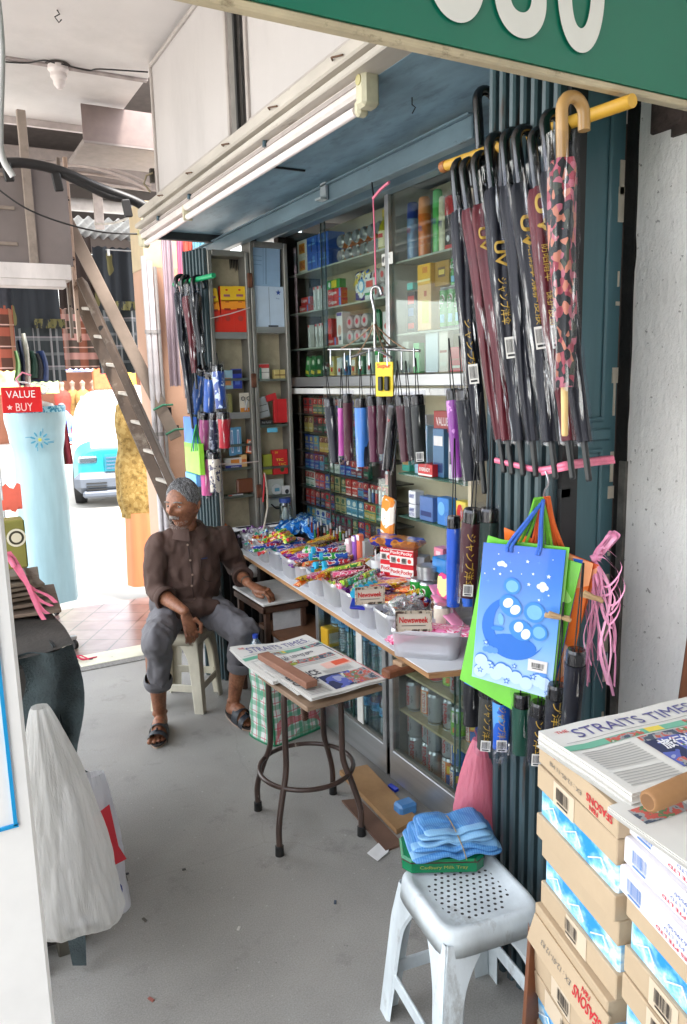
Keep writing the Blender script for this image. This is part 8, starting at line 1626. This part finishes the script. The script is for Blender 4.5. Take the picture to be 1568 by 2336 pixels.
NP = lambda: [('r',.0,.62,1,.70,(110,176,150)),('r',.22,.625,.45,.69,PHO),('r',.48,.63,.58,.70,(230,206,80)),('r',.7,.62,.98,.7,PHO),('t','STRAITS TIMES.',.14,.78,.92,.91,(84,84,140)),('t','^THE',.06,.89,.13,.93,(200,60,60)),('r',.04,.735,.96,.74,(120,120,120)),('r',.38,.14,.98,.60,PHO),('r',.38,.14,.72,.52,PHB),('t','^旅行社',.43,.36,.64,.50,(226,226,232)),('l',.04,.30,.34,.58,9),('l',.04,.06,.34,.26,6),('l',.4,.02,.95,.11,3)]
U1 = at(1530,1648,z=.97)-at(1290,1706,z=.97);U1.z = 0;un = U1.normalized();w1 = Z.cross(un)
c0 = at(1232,1694,z=.955)+un*.20-w1*.125
paper('newspaper','folded newspaper with a blue masthead on top of the cartons',(c0.x,c0.y,.9485),un,None,.40,.26,.028,NP(),curl=.006,layers=5,grp='newspapers on the cartons')
c1 = at(1460,1840,z=.955)+un*.15-w1*.10;paper('newspaper','second newspaper lower down with a large headline by the round stick',(c1.x,c1.y,.9495),un,None,.40,.24,.008,[('r',.05,.72,.3,.9,PHO),('t','^BEST DEALS',.3,.42,.95,.56,(90,90,130)),('l',.05,.05,.5,.3,6),('r',.55,.05,.95,.3,PHB)],layers=4,grp='newspapers on the cartons')
q0 = at(1478,1830,z=1.0);q1 = at(1640,1762,z=1.0);b = MB();WST2 = wood('stick_wood',(128,88,52),(176,132,88),(2,2,2));d_ = (q1-q0)
b.tube([V((0,0,0)),d_*.02,d_*.5,d_*.98,d_],[.014,.0185,.02,.0185,.014],WST2,12);b.lathe([(0,.0005),(.013,0)],C(120,84,52,.7),12,axis=-d_);tag(b.build('wood_stick',loc=q0),'short round wooden stick weighing down the newspapers on the cartons','stick')
b = MB();p0 = at(1522,1612,x=1.5);p1 = at(1575,1440,x=1.55);beam(b,V((0,0,-.5)),(p1-p0)*1.4,.03,.02,wood('red_wood',(84,46,26),(132,80,50),(2,2,2)),(1,1,0));tag(b.build('leaning_batten',loc=p0),'reddish brown wooden batten leaning on the white pillar behind the cartons','batten')
b = MB();p0 = at(1212,2130,x=1.04);p1 = at(1195,2400,x=.98)
b.add([V((0,0,0)),at(1240,2150,x=1.08)-p0,at(1246,2420,x=1.06)-p0,p1-p0],[(0,1,2,3)],MATS['red_wood']);b.add([V((0,0,0)),p1-p0,p1-p0+V((.02,.03,0)),V((.02,.03,0))],[(0,1,2,3)],MATS['red_wood']);tag(b.build('brown_board',loc=p0),'rough reddish brown board standing between the white stool and the cartons','board')
# white stool, tin, folded sack
GS = worn_paint('pale_blue_plastic',(206,214,218),(130,126,120),thr=.56,scale=11,soft=.2,stretch=(1,1,.4),rough=.4)
stool('plastic_stool','pale blue grey plastic stool with a green tin and folded blue sack on it',(1.072,1.364,0),rad(-8),GS,w=.272,h=.43,spread=.035,holes=True)
a = at(925,1992,z=.432);c2 = at(1102,1988,z=.432);u_ = (c2-a);Lt = u_.length;rzT = math.atan2(u_.y,u_.x)
t = thing('green_tin','flat green chocolate tin with gilt script and rusty edges under the blue sack','tin',((a.x+c2.x)/2,(a.y+c2.y)/2,.4315),rzT);GT = worn_paint('green_tin_paint',(10,112,72),(58,44,34),thr=.66,scale=20,soft=.02,rough=.25)
def oct_(w,d,z,c_=.022): return [V((x_,y_,z)) for x_,y_ in ((-w/2+c_,-d/2),(w/2-c_,-d/2),(w/2,-d/2+c_),(w/2,d/2-c_),(w/2-c_,d/2),(-w/2+c_,d/2),(-w/2,d/2-c_),(-w/2,-d/2+c_))]
b = MB(Matrix.Translation((0,.062,0)));w_,dd_ = Lt*1.06,.125
for z0,z1,k0,k1,m in ((0,.026,1,1,GT),(.026,.030,1.02,1.02,C(60,44,32,.6,metal=.3)),(.030,.036,1.02,.97,GT)):
    lo,hi = oct_(w_*k0,dd_*k0,z0),oct_(w_*k1,dd_*k1,z1)
    for i in range(8): b.quad(lo[i],lo[(i+1) % 8],hi[(i+1) % 8],hi[i],m)
b.poly(oct_(w_*.97,dd_*.97,.036),GT);b.build('body',t);b = MB();b.text('Cadbury Milk Tray',(0,-.0012,.014),X,Z,Lt*.62,.011,P(150,150,60));b.build('gilt_script',t)
SACK = plaid('woven_sack',(70,130,190),[(0,.006,0,.3,(120,176,220),.5),(2,.006,0,.3,(50,110,180),.5),(1,.3,.2,.1,(150,196,226),.6)],rough=.45,coat=.15)
sc_ = at(1030,1905,z=.49);t = thing('folded_sack','folded blue woven plastic sack tied with string lying on the green tin','sack',(sc_.x,sc_.y,.471),rzT+.1)
for k,(w_,d2,z_,r_,h_) in enumerate(((.24,.15,.009,.04,.016),(.225,.14,.024,-.05,.014),(.20,.12,.037,.08,.013),(.19,.12,.049,-.02,.011),(.17,.10,.059,.1,.010))):
    def fs(u,v,w_=w_,d2=d2,z_=z_,h_=h_,k=k):
        a_ = u*2*math.pi;th = v*math.pi;e = 10;c_,s_ = math.cos(a_),math.sin(a_);rr_ = 1/((abs(c_)**e+abs(s_)**e)**(1/e));q = math.sin(th)**.16
        x_,y_ = w_/2*rr_*c_*q,d2/2*rr_*s_*q;sag = -.008*(abs(x_)/.12)**2+.008*mnoise.noise(V((x_*22,y_*22,k*3)))+.010*math.exp(-(x_/.02)**2)*-1;return (x_,y_,z_+h_/2*math.cos(th)+sag)
    b = MB();b.grid(fs,56,14,SACK);o = b.build('fold',t);o.rotation_euler.z = r_
b = MB();b.tube(smoothpath([V((.02,-.082,.0)),V((.012,-.07,.03)),V((.0,-.03,.058)),V((-.005,.03,.056)),V((-.01,.07,.03))],5),.0014,C(150,130,90,.8),5);b.build('string',t)
t = bag('pink_carrier_bag','thin pink plastic carrier bag tied and hanging behind the folded sack',(at(1092,1688,x=1.27).x,at(1092,1688,x=1.27).y,at(1092,1688,x=1.27).z),.36,.012,.085,.05,THIN('pink_bag_film',(248,150,172),.72),7,folds=5,fa=.06)
b = MB()
for s_ in (-1,1): b.grid(lambda u,v: (s_*.012*v+.006*(u-.5),.0,.03*v+.01*math.sin(u*6)),3,5,THIN('pink_bag_film',(1,1,1)))
b.build('handle',t)
# bar stool with newspapers
C0 = (at(588,1850,z=0)+at(642,1948,z=0)+at(828,1903,z=0)+at(756,1812,z=0))/4;d_ = at(828,1903,z=0)-at(642,1948,z=0)
t = thing('steel_stool','brown tubular steel screw stool used as a newspaper stand','stool',(C0.x,C0.y,0),math.atan2(d_.y,d_.x));STL = worn_paint('brown_tube',(74,58,52),(170,160,150),thr=.66,scale=26,soft=.02,rough=.3)
for sx in (-1,1):
    for sy in (-1,1):
        pr_ = [(.02,.585),(.07,.60),(.098,.585),(.107,.55),(.108,.40),(.110,.29),(.135,.2),(.156,.11),(.158,.03)]
        b = MB();b.tube(smoothpath([V((sx*r,sy*r,z)) for r,z in pr_],4),.0115,STL,10);l_ = b.build('leg',t);b = MB();b.lathe([(0,0),(.0165,0),(.0155,.035),(.0125,.038)],BLACK,14,c=(sx*.158,sy*.158,0));b.build('rubber_foot',l_)
b = MB();b.tube([(.178*math.cos(k*math.pi/24),.178*math.sin(k*math.pi/24),.235) for k in range(48)],.009,STL,8,closed=True);b.build('foot_ring',t)
b = MB();b.lathe([(.012+.003*(k % 2),.42+k*.0045) for k in range(42)],C(96,70,56,.5,metal=.5),14);b.build('screw',t)
bd = at(560,1500,z=.655);NA = at(700,1600,z=.66);NB = at(880,1550,z=.66);Ub = (NB-NA).normalized();Wb = Z.cross(Ub);hb = .50;wb = (NB-NA).length
b = MB(Matrix.Translation(-t.location));t2 = t;cb = (NA+NB)/2+Wb*hb*.42;Rb = Matrix((Ub,Wb,Z)).transposed()
o = MB();o.box((0,0,0),(wb*.97,.36,.018),wood('stool_board',(110,84,66),(176,150,124),(2,2,2)),b=.003,R=Rb);tag(o.build('board',loc=(NA+NB)/2+Wb*.19-Z*.035+V((0,0,.0))),'rough wooden board laid on the steel stool beneath the newspapers','board')
fr = lambda u,v: .004*math.sin(u*7)+.035*max(0,v-.72)*max(0,.5-u)*3+.03*max(0,.3-u)*max(0,v-.3)
NA2,NB2 = at(700,1588,z=.665),at(886,1553,z=.665);wq = (NB2-NA2).length
paper('newspaper','lower newspaper with a green band and masthead at the far end of the stool',((NA2+NB2)/2+Wb*.40).to_tuple()[:2]+(.642,),Ub,None,wq*1.14,.36,.012,NP(),layers=4,wavef=fr,grp='newspapers on the steel stool')
paper('newspaper','middle newspaper headed in rounded script across the stool',((NA2+NB2)/2+Wb*.245).to_tuple()[:2]+(.652,),Ub,None,wq*1.0,.34,.010,[('t','^தமிழ் முரசு',.12,.8,.78,.95,(120,118,124)),('r',.1,.64,.95,.76,PHO),('r',.1,.64,.4,.7,(150,160,60)),('l',.35,.5,.95,.62,3),('r',.04,.3,.9,.305,(150,150,150))],layers=3,grp='newspapers on the steel stool')
paper('newspaper','top newspaper with a large BOUNCE headline and blue photograph on the stool',((NA2+NB2)/2+Wb*.12).to_tuple()[:2]+(.660,),Ub,None,wq*1.0,.26,.008,[('r',.6,.74,.96,.95,(236,190,176)),('r',.74,.78,.94,.93,(222,90,60)),('t','^BOUNCE',.04,.62,.46,.80,(60,60,70)),('t','^OF REP',.02,.42,.36,.58,(60,60,70)),('l',.5,.56,.9,.72,5),('r',.36,.08,.78,.54,PHB),('r',.62,.06,.97,.5,PHO),('r',.985,.0,.995,1,(200,50,50)),('l',.04,.06,.33,.38,7)],layers=3,curl=.004,grp='newspapers on the steel stool')
k0,k1 = at(600,1495,z=.69),at(712,1562,z=.69);b = MB();beam(b,V((0,0,0)),k1-k0,.045,.022,wood('brick_brown_wood',(116,76,58),(160,114,92),(2,2,2)),(0,0,1),.002);tag(b.build('wood_bar',loc=k0),'flat reddish brown wooden bar holding down the newspapers on the stool','wood bar')
# checked bag
PG = plaid('checked_bag_weave',(222,226,222),[(0,.05,.1,.35,(60,160,120),.75),(0,.05,.55,.08,(206,70,90),.8),(2,.06,.2,.38,(60,160,120),.6),(2,.06,.7,.08,(206,70,90),.7),(1,.06,.2,.4,(60,160,120),.7),(1,.06,.7,.08,(206,70,90),.7)],rough=.4,coat=.1)
cbg = at(665,1690,z=0);t = thing('checked_bag','large green, white and red checked plastic shopping bag on the floor','bag',(cbg.x+.03,cbg.y+.12,0),rad(14))
def cbf(u,v):
    a_ = u*2*math.pi;c_,s_ = math.cos(a_),math.sin(a_);e = 7;r = 1/((abs(c_)**e+abs(s_)**e)**(1/e));k = 1-.05*math.sin(v*3)+.035*mnoise.noise(V((c_*3,s_*3,v*4)))+.02*math.sin(v*14+c_*4);return (.165*r*c_*k,.11*r*s_*k*(1-.3*v),.40*v)
b = MB();b.grid(cbf,64,24,PG);b.grid(lambda u,v: V(cbf(u,1))*(1-v)+V((0,0,.39))*v,64,6,PG);b.build('weave',t,merge=True)
GN = C(10,120,80,.5,var=.1);b = MB()
for sx in (-1,1): b.tube([V(cbf(.5*(0 if sx > 0 else 1)-.125*sx*1,v_/12)) for v_ in range(13)],.004,GN,5)
b.tube([V(cbf(u_/40,.005)) for u_ in range(40)],.005,GN,5,closed=True);b.tube([V(cbf(u_/40,.99)) for u_ in range(40)],.005,GN,5,closed=True);b.build('piping',t)
b = MB();b.tube(smoothpath([V(cbf(.70,.99)),V((-.05,-.14,.34)),V((-.02,-.15,.27)),V((.02,-.14,.33)),V(cbf(.80,.99))],5),.007,GN,6,flat=2);b.build('handle',t)
# things on the floor
def flat(name,lab,cat,pts,h,m,z=0):
    P_ = [at(x_,y_,z=0) for x_,y_ in pts];o_ = sum(P_,V())/len(P_);b = MB();slab(b,[p-o_ for p in P_][::-1],z+.001,z+h,m,m);return tag(b.build(name,loc=o_),lab,cat)
flat('floor_plank','tan wooden plank lying on the floor beside the drinks case','plank',((775,1768),(838,1755),(955,1880),(905,1905)),.022,wood('tan_wood',(134,98,62),(180,142,98),(3,3,3)))
flat('floor_plank','thin dark brown board under the edge of the tan plank','plank',((780,1830),(820,1826),(920,1930),(880,1945)),.009,wood('dark_board',(84,60,48),(122,92,76),(3,3,3)))
flat('paper_scrap','blank white paper scrap on the floor before the stool','paper',((838,1950),(878,1914),(893,1922),(886,1948),(862,1968)),.003,C(226,226,226,.7),.004)
flat('blue_pen_cap','small blue plastic bit on the floor beneath the case','litter',((885,1797),(893,1793),(910,1805),(902,1809)),.012,C(30,60,200,.4))
b = MB();b.box((0,0,.03),(.08,.06,.05),C(70,130,190,.4,coat=.2,var=.2),b=.01);tag(b.build('blue_packet',loc=at(925,1858,z=0)),'blue crumpled packet on the floor behind the green tin','packet')
for k,(x_,y_) in enumerate(((290,1995),(765,2060),(345,2282),(420,1985),(545,2120),(330,2100))):
    b = MB();b.box((0,0,.0025),(.012+.004*(k % 3),.008,.003),C(*((60,60,66),(70,80,96),(150,90,80),(80,80,76),(200,196,190),(90,86,80))[k],.8));o = b.build('litter',loc=at(x_,y_,z=0));o.rotation_euler.z = k;tag(o,('dark fleck of litter left of the floor centre','blue grey scrap of litter near the white stool','reddish speck of litter low on the floor','small dark speck on the middle of the floor','pale speck on the middle of the floor','brownish speck left on the floor')[k],'litter')
b = MB();pts = [at(x_,y_,z=.002) for x_,y_ in ((233,1930),(262,1955),(262,1975),(285,1995),(292,2010))];b.tube([p-pts[0] for p in smoothpath(pts,5)],.0012,C(90,88,86,.8),4);tag(b.build('thread',loc=pts[0]),'thin wavy grey thread on the floor beside the white bags','thread')
